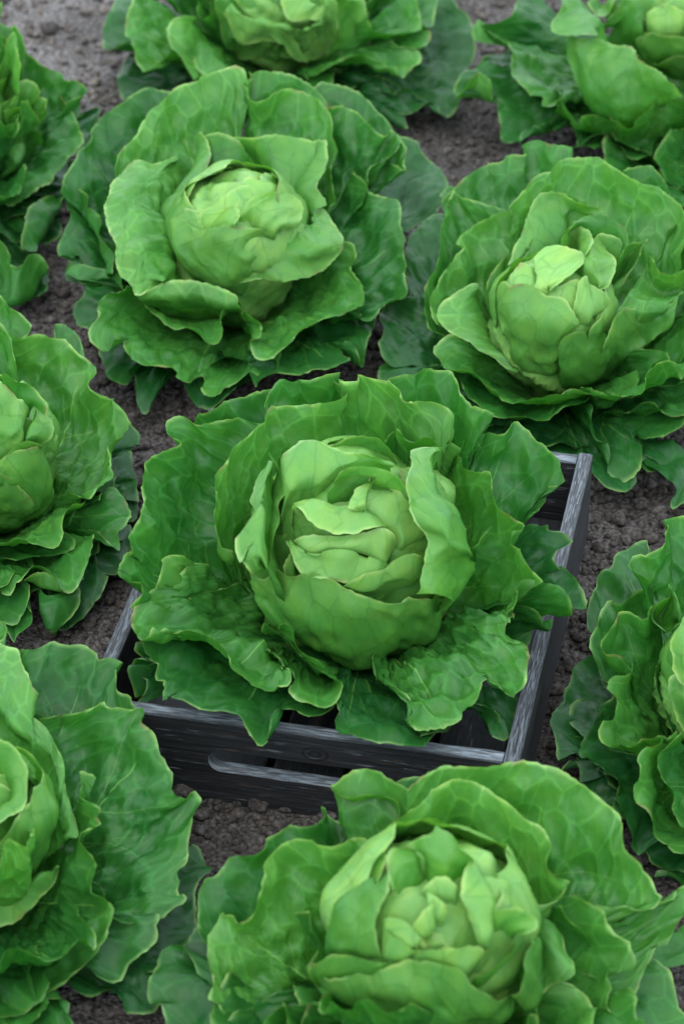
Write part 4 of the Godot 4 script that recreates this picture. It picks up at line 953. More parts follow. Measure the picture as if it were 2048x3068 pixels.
	leaf(p, "head_leaf", 0.71, [[-1,97,49,9,108,44,18,116,38,24,121,30,29,121,23,36,119,17,40,117,8,46,108,-1,47,98,-12], [-1,86,48,10,95,47,20,100,43,29,104,36,36,105,29,42,105,19,46,101,10,48,96,-1,47,86,-12], [-1,88,47,10,92,47,20,94,43,30,95,38,38,96,30,44,95,20,47,94,10,48,92,-1,46,89,-12], [-1,64,35,7,64,35,15,64,33,23,64,29,29,63,23,33,64,15,36,64,7,36,64,-1,34,64,-9]], 0.00, 0.00, 0.7, 1.0, 0.002)
	leaf(p, "head_leaf", 0.79, [[40,101,-24,29,114,-29,20,119,-32,10,122,-33,2,125,-32,-6,125,-31,-15,121,-32,-27,111,-33,-37,100,-28], [40,92,-24,33,100,-32,23,106,-38,13,110,-40,2,111,-42,-8,109,-42,-19,106,-40,-29,101,-36,-37,93,-28], [40,89,-23,33,91,-33,25,93,-40,14,95,-45,3,96,-47,-9,96,-46,-20,94,-43,-29,92,-36,-37,88,-28], [29,65,-17,25,65,-24,18,64,-30,11,64,-34,2,64,-36,-7,64,-35,-15,64,-32,-22,65,-27,-27,65,-21]], 0.00, 0.00, 0.7, 1.0, 0.002)
	leaf(p, "head_leaf", 0.75, [[-46,98,-10,-43,108,4,-36,117,15,-29,119,24,-20,120,30,-10,118,36,1,116,39,14,108,41,27,96,38], [-46,88,-10,-46,95,4,-42,101,17,-34,106,28,-24,106,37,-12,105,43,1,101,46,15,95,44,27,88,38], [-44,88,-10,-46,91,4,-43,93,18,-36,95,29,-25,95,39,-13,95,45,1,93,46,15,91,44,27,88,37], [-33,65,-7,-34,65,3,-32,65,13,-27,64,22,-19,64,29,-10,64,34,1,65,35,11,65,33,20,65,27]], 0.00, 0.00, 0.7, 1.0, 0.002)
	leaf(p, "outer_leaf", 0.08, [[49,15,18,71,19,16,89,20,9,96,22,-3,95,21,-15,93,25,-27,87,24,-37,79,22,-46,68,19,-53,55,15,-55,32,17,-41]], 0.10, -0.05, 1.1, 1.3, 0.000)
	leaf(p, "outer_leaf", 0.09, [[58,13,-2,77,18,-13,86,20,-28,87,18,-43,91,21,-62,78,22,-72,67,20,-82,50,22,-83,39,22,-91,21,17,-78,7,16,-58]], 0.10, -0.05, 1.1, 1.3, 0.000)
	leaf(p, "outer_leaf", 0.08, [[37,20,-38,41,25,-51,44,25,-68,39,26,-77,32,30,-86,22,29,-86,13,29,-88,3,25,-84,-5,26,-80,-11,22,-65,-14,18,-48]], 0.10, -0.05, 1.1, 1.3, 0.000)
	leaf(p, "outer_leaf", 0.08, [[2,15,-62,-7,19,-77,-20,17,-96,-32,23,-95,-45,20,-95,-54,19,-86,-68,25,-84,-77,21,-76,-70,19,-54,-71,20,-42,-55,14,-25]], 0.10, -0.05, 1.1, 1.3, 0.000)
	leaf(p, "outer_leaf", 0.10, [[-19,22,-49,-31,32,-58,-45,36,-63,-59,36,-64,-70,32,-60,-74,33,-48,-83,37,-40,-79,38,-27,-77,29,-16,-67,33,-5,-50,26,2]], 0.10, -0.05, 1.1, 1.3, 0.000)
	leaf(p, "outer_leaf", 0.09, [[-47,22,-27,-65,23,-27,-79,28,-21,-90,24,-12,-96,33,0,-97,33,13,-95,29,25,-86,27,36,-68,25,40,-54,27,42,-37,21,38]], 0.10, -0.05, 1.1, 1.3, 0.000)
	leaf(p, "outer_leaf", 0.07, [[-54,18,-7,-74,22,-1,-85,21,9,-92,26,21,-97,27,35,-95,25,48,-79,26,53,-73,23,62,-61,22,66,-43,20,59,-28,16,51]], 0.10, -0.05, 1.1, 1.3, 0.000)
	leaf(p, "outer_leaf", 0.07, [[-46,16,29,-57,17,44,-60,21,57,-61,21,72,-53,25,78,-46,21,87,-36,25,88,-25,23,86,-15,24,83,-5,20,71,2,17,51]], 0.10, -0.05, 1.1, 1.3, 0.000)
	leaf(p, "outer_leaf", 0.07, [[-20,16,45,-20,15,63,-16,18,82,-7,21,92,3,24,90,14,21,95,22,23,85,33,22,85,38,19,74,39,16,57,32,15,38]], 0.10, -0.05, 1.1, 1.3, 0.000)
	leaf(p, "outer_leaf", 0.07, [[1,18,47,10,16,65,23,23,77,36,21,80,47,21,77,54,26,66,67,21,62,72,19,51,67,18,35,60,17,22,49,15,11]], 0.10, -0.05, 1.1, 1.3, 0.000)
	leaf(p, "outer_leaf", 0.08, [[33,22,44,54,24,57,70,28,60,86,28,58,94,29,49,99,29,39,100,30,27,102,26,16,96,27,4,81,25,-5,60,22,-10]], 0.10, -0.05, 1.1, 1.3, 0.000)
	leaf(p, "outer_leaf", 0.38, [[16,56,61,31,70,84,48,75,98,63,82,101,73,101,94,84,103,88,92,78,79,98,89,67,89,74,49,85,75,36,66,69,20]], 0.10, -0.05, 1.1, 1.3, 0.000)
	leaf(p, "outer_leaf", 0.32, [[44,40,67,69,55,81,91,48,83,113,60,78,118,51,61,131,51,48,141,59,32,132,55,13,124,60,-4,100,47,-16,74,39,-22]], 0.10, -0.05, 1.1, 1.3, 0.000)
	leaf(p, "outer_leaf", 0.33, [[69,57,27,100,56,26,121,72,17,141,68,3,138,62,-13,144,64,-30,133,67,-45,119,65,-56,101,55,-63,82,63,-65,56,45,-56]], 0.10, -0.05, 1.1, 1.3, 0.000)
	leaf(p, "outer_leaf", 0.26, [[80,68,-5,107,71,-19,123,90,-37,131,83,-57,129,90,-74,116,95,-85,110,89,-102,95,71,-111,71,81,-106,49,64,-95,29,60,-77]], 0.10, -0.05, 1.1, 1.3, 0.000)
	heart(p, 0.86, 0.050, 0.085)
	p = lettuce(Vector3(-0.059, 0.000, -0.670), 0.085, "far lettuce at the top, its head cut by the upper edge of the photo", "lettuces growing in the soil")
	leaf(p, "outer_leaf", 0.16, [[-150,60,-85,-155,62,-50,-163,57,-19,-163,55,1,-161,51,27,-151,48,22,-139,48,12]], 0.06, 0.05, 1.0, 1.0, 0.000)
	leaf(p, "outer_leaf", 0.46, [[-127,100,-5,-137,95,29,-137,89,51,-132,80,82,-124,66,88,-117,66,95,-106,66,77,-95,74,73,-87,74,52]], 0.10, 0.02, 1.2, 1.0, 0.000)
	leaf(p, "outer_leaf", 0.55, [[-75,90,37,-89,96,49,-98,91,54,-100,86,70,-95,78,80,-84,68,85,-77,58,93,-74,58,99], [-77,82,36,-83,84,56,-82,76,70,-76,60,73,-72,54,90]], 0.03, -0.10, 0.5, 1.0, 0.000)
	leaf(p, "outer_leaf", 0.46, [[-78,66,51,-74,58,74,-64,54,85,-53,55,82,-43,56,71], [-72,70,44,-63,68,50,-49,58,71]], 0.05, -0.05, 0.6, 1.0, 0.000)
	leaf(p, "outer_leaf", 0.06, [[-140,24,-11,-150,22,21,-146,21,53,-138,21,62,-114,20,51,-89,24,46,-78,26,28]], 0.05, 0.10, 1.0, 1.0, 0.000)
	leaf(p, "outer_leaf", 0.40, [[-76,96,7,-72,90,29,-68,91,40,-63,92,33,-61,92,4]], 0.05, -0.10, 0.5, 1.0, 0.000)
	leaf(p, "outer_leaf", 0.44, [[30,50,66,50,56,68,73,66,72,86,64,74,106,62,83,114,62,97,127,62,79,131,65,67,125,68,57,109,68,50]], 0.06, 0.10, 1.0, 1.0, 0.000)
	leaf(p, "outer_leaf", 0.42, [[124,100,0,127,92,33,125,88,48,107,82,50,88,83,49,84,84,13]], 0.08, -0.05, 1.2, 1.0, 0.000)
	leaf(p, "outer_leaf", 0.40, [[105,66,41,116,68,57,126,70,60,136,72,51,140,74,37,133,77,26,125,80,29]], 0.06, 0.10, 0.8, 1.0, 0.000)
	leaf(p, "outer_leaf", 0.34, [[125,84,23,128,80,27,138,82,33,146,84,5,149,92,-16]], 0.06, 0.02, 1.0, 1.0, 0.000)
	leaf(p, "outer_leaf", 0.10, [[155,70,-70,167,60,-39,178,55,-33,182,48,-8,182,41,22,171,34,43,167,27,77,158,22,96,149,24,103,143,26,85,127,24,96,118,23,103,104,22,87,91,22,64]], 0.04, 0.12, 1.2, 1.0, 0.000)
	leaf(p, "outer_leaf", 0.12, [[62,30,50,84,24,72,92,26,69,89,32,40,100,36,66,105,33,86,117,30,59,129,30,76]], 0.04, 0.10, 1.0, 1.0, 0.000)
	leaf(p, "outer_leaf", 0.10, [[93,20,65,100,16,81,109,17,101,119,19,120,113,20,97]], 0.03, 0.10, 1.0, 1.0, 0.000)
	leaf(p, "outer_leaf", 0.40, [[22,40,59,27,36,66,37,38,75,48,40,69,52,42,51]], 0.03, 0.10, 0.5, 1.0, 0.000)
	leaf(p, "head_leaf", 0.74, [[-50,97,44,-35,73,53,-17,76,61,1,78,63,10,64,60,21,50,49,36,40,26,50,46,20,55,72,29,56,95,29,55,109,22], [-44,106,45,-26,100,59,1,96,65,26,89,61,41,98,50,46,114,38]], 0.00, 0.00, 1.0, 1.0, 0.004)
	leaf(p, "head_leaf", 0.68, [[-40,69,42,-37,44,25,-22,48,42,-4,54,51,14,52,49], [-35,75,49,-17,76,58,5,71,60]], 0.00, 0.00, 0.6, 1.0, 0.004)
	leaf(p, "head_leaf", 0.50, [[-52,114,32,-58,97,29,-56,82,33,-50,65,35,-40,51,35], [-44,111,36,-47,89,42,-39,69,46]], 0.00, 0.00, 0.5, 1.0, 0.004)
	leaf(p, "head_leaf", 0.66, [[79,91,-3,83,71,8,86,57,15,80,46,21,60,43,23], [66,100,15,68,73,6,74,59,14,71,49,19], [54,107,29,58,73,26,59,44,22]], 0.00, -0.05, 0.8, 1.0, 0.004)
	leaf(p, "head_leaf", 0.85, [[4,123,55,6,109,62,12,99,63,30,96,56,48,92,43], [28,119,48,33,109,51,50,104,37]], 0.00, 0.00, 0.6, 1.0, 0.004)
	leaf(p, "head_leaf", 0.70, [[22,119,37,24,131,22,25,134,12,19,139,3,20,138,-3,20,137,-10,20,134,-19,17,130,-29,10,118,-43], [25,108,41,32,118,29,36,123,17,37,126,5,35,127,-6,33,127,-16,28,124,-27,22,117,-38,10,110,-46], [27,88,45,39,92,35,48,95,22,52,97,7,52,97,-8,47,96,-23,38,95,-36,26,92,-46,11,88,-51], [20,62,33,30,62,27,37,61,17,40,61,6,40,61,-7,37,61,-18,29,61,-28,20,62,-35,9,62,-38]], 0.00, 0.00, 0.7, 1.0, 0.002)
	leaf(p, "head_leaf", 0.63, [[24,101,-45,10,113,-46,-3,119,-43,-14,123,-38,-24,123,-32,-31,125,-22,-41,119,-14,-49,109,-3,-51,97,12], [25,88,-45,11,98,-50,-4,103,-50,-17,108,-45,-29,109,-38,-39,107,-29,-47,104,-17,-51,97,-3,-50,88,12], [24,89,-44,11,92,-50,-4,95,-51,-18,96,-48,-31,96,-41,-41,96,-30,-48,94,-17,-51,92,-3,-49,89,12], [18,63,-33,8,63,-38,-3,62,-39,-14,62,-37,-24,62,-31,-32,62,-23,-37,62,-13,-38,63,-2,-37,63,9]], 0.00, 0.00, 0.7, 1.0, 0.002)
	leaf(p, "head_leaf", 0.70, [[-37,114,26,-24,124,29,-13,130,28,-4,132,28,3,133,26,10,133,25,18,131,23,30,124,22,42,113,17], [-40,102,28,-29,111,35,-17,117,39,-6,120,40,5,122,39,15,121,37,26,117,34,36,111,27,45,102,18], [-41,89,29,-32,92,39,-21,94,47,-8,96,50,6,96,51,19,96,47,31,94,40,41,92,31,47,89,18], [-31,63,21,-24,63,29,-16,62,35,-6,62,39,5,62,39,15,62,36,24,62,31,31,63,23,35,63,14]], 0.00, 0.00, 0.7, 1.0, 0.002)
	leaf(p, "head_leaf", 0.69, [[39,119,-2,27,130,-10,20,133,-15,11,136,-14,6,137,-16,1,137,-17,-6,133,-23,-15,129,-26,-29,119,-27], [44,110,-2,38,117,-14,29,123,-22,20,126,-27,11,127,-30,2,126,-32,-8,124,-34,-20,119,-34,-33,109,-30], [49,89,-3,47,91,-17,40,95,-30,30,96,-40,17,97,-47,3,96,-50,-12,94,-49,-25,92,-43,-36,88,-34], [37,64,-2,35,63,-13,31,63,-23,23,63,-31,13,62,-36,2,63,-38,-9,63,-37,-19,63,-32,-27,64,-25]], 0.00, 0.00, 0.7, 1.0, 0.002)
	leaf(p, "head_leaf", 0.76, [[-32,119,-21,-26,130,-10,-20,135,-3,-15,137,1,-15,137,5,-15,136,9,-14,135,14,-15,130,24,-13,121,35], [-36,110,-24,-36,119,-13,-34,123,-5,-31,127,3,-29,127,10,-27,126,16,-25,123,24,-21,119,32,-15,112,40], [-41,88,-27,-46,91,-17,-49,94,-7,-49,96,5,-47,97,16,-43,96,26,-36,94,35,-27,92,41,-17,89,46], [-30,64,-20,-35,63,-13,-37,63,-5,-38,63,4,-36,63,12,-32,63,20,-27,63,26,-20,63,31,-12,64,34]], 0.00, 0.00, 0.7, 1.0, 0.002)
	leaf(p, "head_leaf", 0.75, [[3,118,40,10,128,29,13,133,20,16,134,15,18,135,10,20,135,5,26,132,0,32,126,-8,35,118,-18], [4,108,45,13,116,39,20,120,32,25,124,23,30,124,17,33,124,9,37,121,0,40,115,-10,39,108,-21], [4,88,49,16,92,47,27,94,42,36,96,34,44,96,24,48,96,13,50,94,0,48,92,-12,43,88,-23], [3,64,36,12,63,35,20,63,32,28,63,26,33,63,18,37,63,10,38,63,0,36,63,-9,32,64,-17]], 0.00, 0.00, 0.7, 1.0, 0.002)
	leaf(p, "head_leaf", 0.71, [[34,112,-28,22,122,-29,12,130,-26,5,131,-26,-1,133,-24,-7,132,-25,-15,128,-28,-25,121,-28,-35,113,-25], [36,101,-30,27,110,-35,17,115,-38,7,120,-38,-1,120,-38,-10,119,-38,-20,116,-36,-29,110,-33,-38,102,-27], [37,88,-31,30,92,-39,20,94,-45,9,95,-49,-2,96,-50,-13,96,-48,-23,94,-43,-32,92,-37,-40,88,-28], [28,64,-23,22,63,-29,15,63,-34,7,63,-37,-1,63,-38,-10,63,-36,-18,63,-33,-24,63,-28,-29,64,-21]], 0.00, 0.00, 0.7, 1.0, 0.002)
	leaf(p, "head_leaf", 0.60, [[-47,99,15,-39,107,26,-27,117,31,-16,121,35,-6,122,38,5,121,38,16,116,39,28,109,36,40,98,29], [-47,87,15,-40,97,27,-31,102,36,-20,105,43,-7,108,45,5,107,46,18,101,44,30,96,38,40,87,29], [-45,89,15,-40,92,27,-31,94,37,-20,96,44,-8,96,48,6,95,48,19,94,45,30,92,38,39,89,28], [-34,64,11,-30,64,20,-24,64,28,-15,63,34,-6,63,37,4,63,37,14,64,34,22,64,28,29,64,21]], 0.00, 0.00, 0.7, 1.0, 0.002)
	leaf(p, "outer_leaf", 0.07, [[51,23,23,72,27,22,94,29,16,101,32,4,102,35,-9,107,37,-24,94,33,-34,87,38,-44,79,35,-54,61,31,-54,40,28,-46]], 0.10, -0.05, 1.1, 1.3, 0.000)
	leaf(p, "outer_leaf", 0.08, [[55,21,-21,70,24,-37,74,30,-51,80,34,-70,73,31,-81,64,28,-90,52,30,-96,37,27,-92,24,26,-91,11,26,-79,1,19,-59]], 0.10, -0.05, 1.1, 1.3, 0.000)
	leaf(p, "outer_leaf", 0.08, [[33,20,-36,44,22,-58,43,28,-72,35,23,-77,31,30,-91,21,25,-93,10,30,-91,1,29,-93,-8,27,-79,-14,24,-67,-15,22,-47]], 0.10, -0.05, 1.1, 1.3, 0.000)
	leaf(p, "outer_leaf", 0.08, [[2,21,-58,-6,24,-79,-16,25,-88,-28,26,-98,-38,27,-93,-50,32,-93,-58,27,-86,-64,29,-75,-63,24,-60,-65,23,-50,-48,20,-30]], 0.10, -0.05, 1.1, 1.3, 0.000)
	leaf(p, "outer_leaf", 0.06, [[-15,24,-49,-29,33,-67,-43,32,-74,-57,32,-76,-64,36,-67,-79,39,-65,-79,38,-51,-87,32,-43,-82,31,-29,-69,27,-16,-52,24,-5]], 0.10, -0.05, 1.1, 1.3, 0.000)
	leaf(p, "outer_leaf", 0.08, [[-49,24,-28,-70,26,-32,-90,27,-30,-98,30,-23,-102,35,-13,-103,35,-3,-103,30,7,-100,26,17,-87,27,24,-74,29,29,-56,19,28]], 0.10, -0.05, 1.1, 1.3, 0.000)
	leaf(p, "outer_leaf", 0.06, [[-52,23,-11,-68,28,-5,-88,30,6,-90,34,18,-89,40,31,-84,40,42,-81,41,55,-69,40,62,-55,34,64,-40,33,61,-24,23,50]], 0.10, -0.05, 1.1, 1.3, 0.000)
	leaf(p, "outer_leaf", 0.09, [[-52,17,28,-59,18,42,-62,25,58,-59,27,72,-55,30,90,-43,26,97,-29,29,99,-15,24,99,-2,21,92,9,24,74,14,17,54]], 0.10, -0.05, 1.1, 1.3, 0.000)
	leaf(p, "outer_leaf", 0.08, [[-16,20,45,-16,23,63,-13,22,80,-6,26,90,3,24,89,11,29,88,20,23,87,26,24,80,30,23,69,31,23,55,27,16,39]], 0.10, -0.05, 1.1, 1.3, 0.000)
	leaf(p, "outer_leaf", 0.07, [[-1,19,58,9,26,77,22,31,85,34,32,85,48,33,84,60,26,77,72,34,70,76,29,56,79,25,43,70,21,27,54,23,12]], 0.10, -0.05, 1.1, 1.3, 0.000)
	leaf(p, "outer_leaf", 0.10, [[40,22,46,55,26,52,77,28,60,89,29,56,97,30,48,100,27,38,98,30,27,101,24,17,94,26,7,79,25,-2,60,19,-7]], 0.10, -0.05, 1.1, 1.3, 0.000)
	leaf(p, "outer_leaf", 0.39, [[71,51,18,98,54,10,112,66,-4,120,70,-22,118,65,-39,121,73,-60,109,79,-74,92,62,-84,76,69,-92,52,63,-85,31,50,-70]], 0.10, -0.15, 1.1, 1.3, 0.000)
	leaf(p, "outer_leaf", 0.35, [[65,62,-9,92,74,-24,101,83,-40,101,76,-56,99,96,-71,89,79,-82,77,76,-91,64,86,-98,50,75,-102,30,67,-87,14,67,-66]], 0.10, -0.15, 1.1, 1.3, 0.000)
	leaf(p, "outer_leaf", 0.28, [[60,73,-43,72,102,-64,78,114,-84,72,122,-95,63,108,-104,53,123,-110,44,127,-123,31,121,-124,17,115,-112,5,87,-98,-4,76,-75]], 0.10, -0.15, 1.1, 1.3, 0.000)
	leaf(p, "outer_leaf", 0.32, [[40,81,-51,42,103,-67,40,114,-85,35,111,-105,22,139,-108,9,120,-111,-4,136,-115,-17,127,-110,-25,119,-93,-32,106,-80,-29,83,-52]], 0.10, -0.15, 1.1, 1.3, 0.000)
	leaf(p, "outer_leaf", 0.27, [[10,87,-64,3,98,-89,-10,99,-110,-26,99,-120,-40,120,-115,-52,122,-107,-66,116,-101,-77,97,-92,-77,116,-72,-70,107,-51,-57,88,-32]], 0.10, -0.15, 1.1, 1.3, 0.000)
	leaf(p, "outer_leaf", 0.40, [[-13,83,-58,-26,92,-76,-41,94,-86,-57,93,-91,-70,123,-87,-77,121,-76,-86,114,-68,-86,101,-53,-84,94,-39,-80,86,-27,-57,76,-12]], 0.10, -0.15, 1.1, 1.3, 0.000)
	leaf(p, "outer_leaf", 0.26, [[-33,56,-50,-53,77,-62,-73,68,-67,-88,73,-63,-99,84,-54,-109,80,-44,-113,79,-30,-113,86,-15,-94,84,-1,-82,67,9,-58,67,14]], 0.10, -0.15, 1.1, 1.3, 0.000)
	leaf(p, "outer_leaf", 0.55, [[49,95,-9,66,89,-21,72,112,-33,72,132,-44,69,118,-55,64,126,-67,51,113,-69,42,100,-73,30,116,-72,17,108,-63,7,86,-50]], 0.10, -0.20, 1.1, 1.3, 0.000)
	leaf(p, "outer_leaf", 0.43, [[37,95,-32,48,87,-51,48,100,-62,45,99,-72,40,113,-82,32,110,-85,23,104,-84,15,125,-90,6,96,-81,-2,87,-65,-6,74,-49]], 0.10, -0.20, 1.1, 1.3, 0.000)
	leaf(p, "outer_leaf", 0.53, [[15,91,-44,15,120,-62,9,106,-72,2,125,-81,-7,119,-87,-16,117,-87,-24,133,-81,-30,145,-74,-36,109,-67,-36,114,-52,-29,84,-34]], 0.10, -0.20, 1.1, 1.3, 0.000)
	leaf(p, "outer_leaf", 0.53, [[-11,110,-42,-23,113,-58,-32,122,-59,-46,127,-65,-51,126,-57,-62,146,-55,-64,144,-45,-70,153,-37,-68,123,-27,-60,128,-16,-46,106,-6]], 0.10, -0.20, 1.1, 1.3, 0.000)
	heart(p, 0.75, 0.052, 0.085)
	p = lettuce(Vector3(0.305, 0.000, -0.626), 0.090, "far lettuce in the upper right corner with long wavy outer leaves", "lettuces growing in the soil")
	leaf(p, "outer_leaf", 0.20, [[-180,88,9,-168,92,7,-154,95,5,-148,98,-8,-140,94,-44,-129,90,-57]], 0.06, -0.02, 1.0, 1.0, 0.000)
	leaf(p, "outer_leaf", 0.42, [[-184,80,19,-188,84,12,-180,88,-4,-173,90,9,-162,88,28,-155,86,45,-153,84,72,-149,79,93,-139,74,101,-126,67,103,-128,64,110,-120,66,119,-115,67,115,-112,68,104,-117,68,87]], 0.07, -0.02, 1.2, 1.0, 0.000)
	leaf(p, "outer_leaf", 0.20, [[-148,58,-2,-167,62,9,-182,64,37,-200,66,67,-205,62,89,-186,58,83,-168,53,81,-167,50,101,-164,43,114,-165,40,122,-161,41,141,-153,41,144,-148,42,140,-147,42,125,-136,43,118,-124,43,116,-118,44,126,-109,43,113,-101,42,114,-98,40,132,-98,40,147]], 0.05, 0.08, 1.1, 1.0, 0.000)
	leaf(p, "outer_leaf", 0.50, [[-205,70,105,-195,76,96,-185,73,67,-178,72,69,-171,67,77,-168,60,92], [-202,54,76,-186,52,75,-168,52,80]], 0.03, 0.00, 0.4, 1.0, 0.000)
	leaf(p, "head_leaf", 0.56, [[-110,120,89,-103,126,99,-94,126,103,-79,126,105,-67,126,117,-52,123,112,-49,120,128,-40,118,138,-28,116,148,-19,113,161,-15,110,180], [-107,108,92,-94,108,117,-71,108,133,-49,104,137,-30,100,151,-19,100,167], [-95,82,118,-88,70,121,-74,70,140,-57,70,148,-41,70,140,-23,70,124]], 0.00, -0.10, 1.0, 1.0, 0.000)
	leaf(p, "head_leaf", 0.54, [[-80,128,109,-95,132,113,-111,128,103,-120,130,102,-122,132,90,-114,136,74,-110,140,48], [-80,124,94,-82,126,72,-90,128,50,-95,134,36]], 0.05, -0.10, 0.8, 1.0, 0.000)
	leaf(p, "outer_leaf", 0.44, [[-118,80,139,-111,86,139,-108,80,155,-104,72,157,-99,74,165,-96,76,153,-86,77,147,-76,78,154,-66,81,172,-56,83,181,-51,84,173,-39,86,152,-30,87,138,-22,88,136,-7,89,145,8,90,144], [-113,56,104,-97,50,128,-84,46,121,-72,44,131,-52,45,141,-37,46,148,-20,52,140,1,52,135]], 0.05, -0.10, 0.9, 1.0, 0.000)
	leaf(p, "outer_leaf", 0.30, [[-103,46,161,-87,50,156,-69,48,151,-60,47,154,-56,46,169,-50,47,179,-40,48,175,-27,50,155]], 0.05, 0.05, 1.0, 1.0, 0.000)
	leaf(p, "outer_leaf", 0.20, [[-99,48,157,-80,52,151,-66,50,145,-56,49,146,-47,48,157,-36,48,177]], 0.05, 0.05, 1.0, 1.0, 0.000)
	leaf(p, "head_leaf", 0.50, [[-71,88,16,-66,105,27,-57,123,32,-49,132,33], [-60,102,35,-50,118,40,-41,130,40], [-67,71,3,-58,78,26,-46,89,45,-37,104,51]], 0.00, -0.05, 0.7, 1.0, 0.004)
	leaf(p, "head_leaf", 0.62, [[-46,91,46,-33,104,54,-19,107,60,4,106,63], [-43,82,45,-28,89,56,-9,94,62,8,92,62], [-41,72,41,-28,69,50,-15,76,57,6,84,60]], 0.00, -0.05, 0.9, 1.0, 0.004)
	leaf(p, "head_leaf", 0.60, [[-27,76,62,-17,84,67,-8,88,69,7,87,69], [-16,68,59,-3,61,58,12,51,51], [-7,53,49,6,34,31,17,30,35]], 0.00, -0.05, 0.6, 1.0, 0.004)
	leaf(p, "head_leaf", 0.90, [[-36,112,43,-29,122,42,-16,128,44,-4,126,49,4,119,53], [-35,102,44,-19,106,51,-1,108,54]], 0.00, 0.00, 0.8, 1.0, 0.004)
	leaf(p, "head_leaf", 0.60, [[-85,103,-14,-77,96,-4,-73,103,18,-64,116,30,-58,128,30], [-77,105,-15,-72,101,0,-66,117,15]], 0.00, 0.00, 0.5, 1.0, 0.004)
	leaf(p, "head_leaf", 0.80, [[14,120,42,19,129,31,22,134,23,20,139,14,24,138,9,27,138,4,29,136,-2,36,128,-11,39,118,-22], [15,108,45,23,115,39,28,123,30,32,126,22,37,126,14,39,126,6,41,123,-3,43,117,-13,42,108,-24], [16,93,47,26,97,43,35,100,37,42,101,28,47,101,18,50,100,7,51,99,-4,48,97,-15,43,94,-25], [12,68,36,20,68,33,27,67,28,32,67,22,36,67,14,39,67,6,39,67,-3,36,68,-11,33,68,-18]], 0.00, 0.00, 0.7, 1.0, 0.002)
	leaf(p, "head_leaf", 0.82, [[20,122,-35,7,131,-32,-1,136,-26,-7,138,-21,-12,139,-18,-18,138,-15,-25,135,-11,-34,130,-5,-40,122,5], [22,112,-39,9,120,-40,-2,125,-37,-11,128,-33,-19,130,-28,-26,129,-22,-35,125,-15,-41,120,-6,-45,112,6], [24,94,-42,11,97,-48,-2,99,-49,-16,100,-47,-28,101,-41,-38,101,-32,-45,99,-20,-49,96,-7,-48,94,6], [18,69,-32,8,68,-36,-2,68,-38,-12,68,-36,-21,68,-31,-29,68,-24,-34,68,-15,-37,68,-5,-36,69,5]], 0.00, 0.00, 0.7, 1.0, 0.002)
	leaf(p, "head_leaf", 0.72, [[-29,115,35,-16,125,36,-5,132,33,3,137,26,9,138,23,15,137,22,26,131,22,36,125,17,46,113,8], [-30,104,37,-19,114,41,-7,119,42,4,122,41,14,124,37,23,123,33,33,119,27,41,114,19,47,105,8], [-31,94,38,-20,97,45,-8,99,49,5,101,49,17,101,47,29,101,41,38,100,32,45,96,21,48,94,9], [-23,69,28,-15,68,34,-6,68,37,4,68,38,13,68,36,22,68,31,29,68,24,34,68,16,36,69,6]], 0.00, 0.00, 0.7, 1.0, 0.002)
	leaf(p, "head_leaf", 0.87, [[39,122,-2,31,130,-10,20,136,-13,13,139,-14,7,140,-13,5,138,-19,-1,138,-21,-8,132,-29,-19,124,-32], [43,114,-2,37,121,-12,29,126,-19,22,129,-24,15,130,-28,7,129,-31,-1,126,-35,-11,121,-37,-22,113,-37], [48,94,-2,46,96,-15,41,99,-26,33,101,-35,23,101,-43,11,100,-47,-1,99,-48,-14,97,-46,-25,93,-41], [35,69,-2,34,69,-11,31,69,-20,25,68,-27,17,68,-33,8,68,-36,-1,69,-37,-10,69,-35,-18,69,-30]], 0.00, 0.00, 0.7, 1.0, 0.002)
	leaf(p, "head_leaf", 0.72, [[-32,116,-31,-32,127,-18,-31,131,-8,-27,135,0,-25,136,7,-22,136,13,-21,133,21,-19,125,33,-12,113,44], [-34,105,-33,-39,112,-22,-41,118,-10,-40,122,0,-38,122,11,-34,122,20,-30,118,30,-22,112,39,-12,104,45], [-34,94,-33,-42,97,-24,-47,99,-12,-49,101,1,-47,101,13,-42,100,25,-34,99,35,-24,96,42,-12,93,46], [-26,69,-25,-32,69,-18,-36,68,-9,-37,68,0,-36,68,10,-32,68,19,-26,68,26,-18,69,32,-9,69,34]], 0.00, 0.00, 0.7, 1.0, 0.002)
	leaf(p, "head_leaf", 0.72, [[15,100,47,23,112,40,26,123,29,30,127,21,33,127,15,39,124,8,40,123,-1,43,116,-10,44,103,-21], [14,93,46,24,101,42,31,107,35,37,111,27,41,112,18,45,111,9,47,106,-1,47,101,-11,44,92,-21], [14,93,45,24,96,41,32,98,36,39,100,28,44,101,19,47,100,9,48,99,-1,46,97,-11,43,93,-20], [10,70,33,18,69,31,24,69,27,30,69,21,34,69,15,36,69,7,36,69,-1,35,69,-8,32,70,-15]], 0.00, 0.00, 0.7, 1.0, 0.002)
	leaf(p, "head_leaf", 0.87, [[41,114,-15,30,123,-22,19,130,-25,10,133,-26,2,135,-24,-5,134,-26,-15,130,-28,-25,125,-26,-36,116,-20], [42,105,-15,35,113,-25,24,118,-32,13,122,-35,3,123,-37,-8,122,-37,-19,119,-35,-30,112,-31,-39,105,-22], [44,93,-16,38,97,-28,29,99,-37,17,100,-44,4,101,-47,-9,100,-46,-22,99,-42,-33,97,-33,-40,93,-23], [32,70,-12,28,70,-21,22,69,-28,13,69,-33,3,69,-36,-7,69,-35,-17,69,-31,-24,70,-25,-30,70,-17]], 0.00, 0.00, 0.7, 1.0, 0.002)
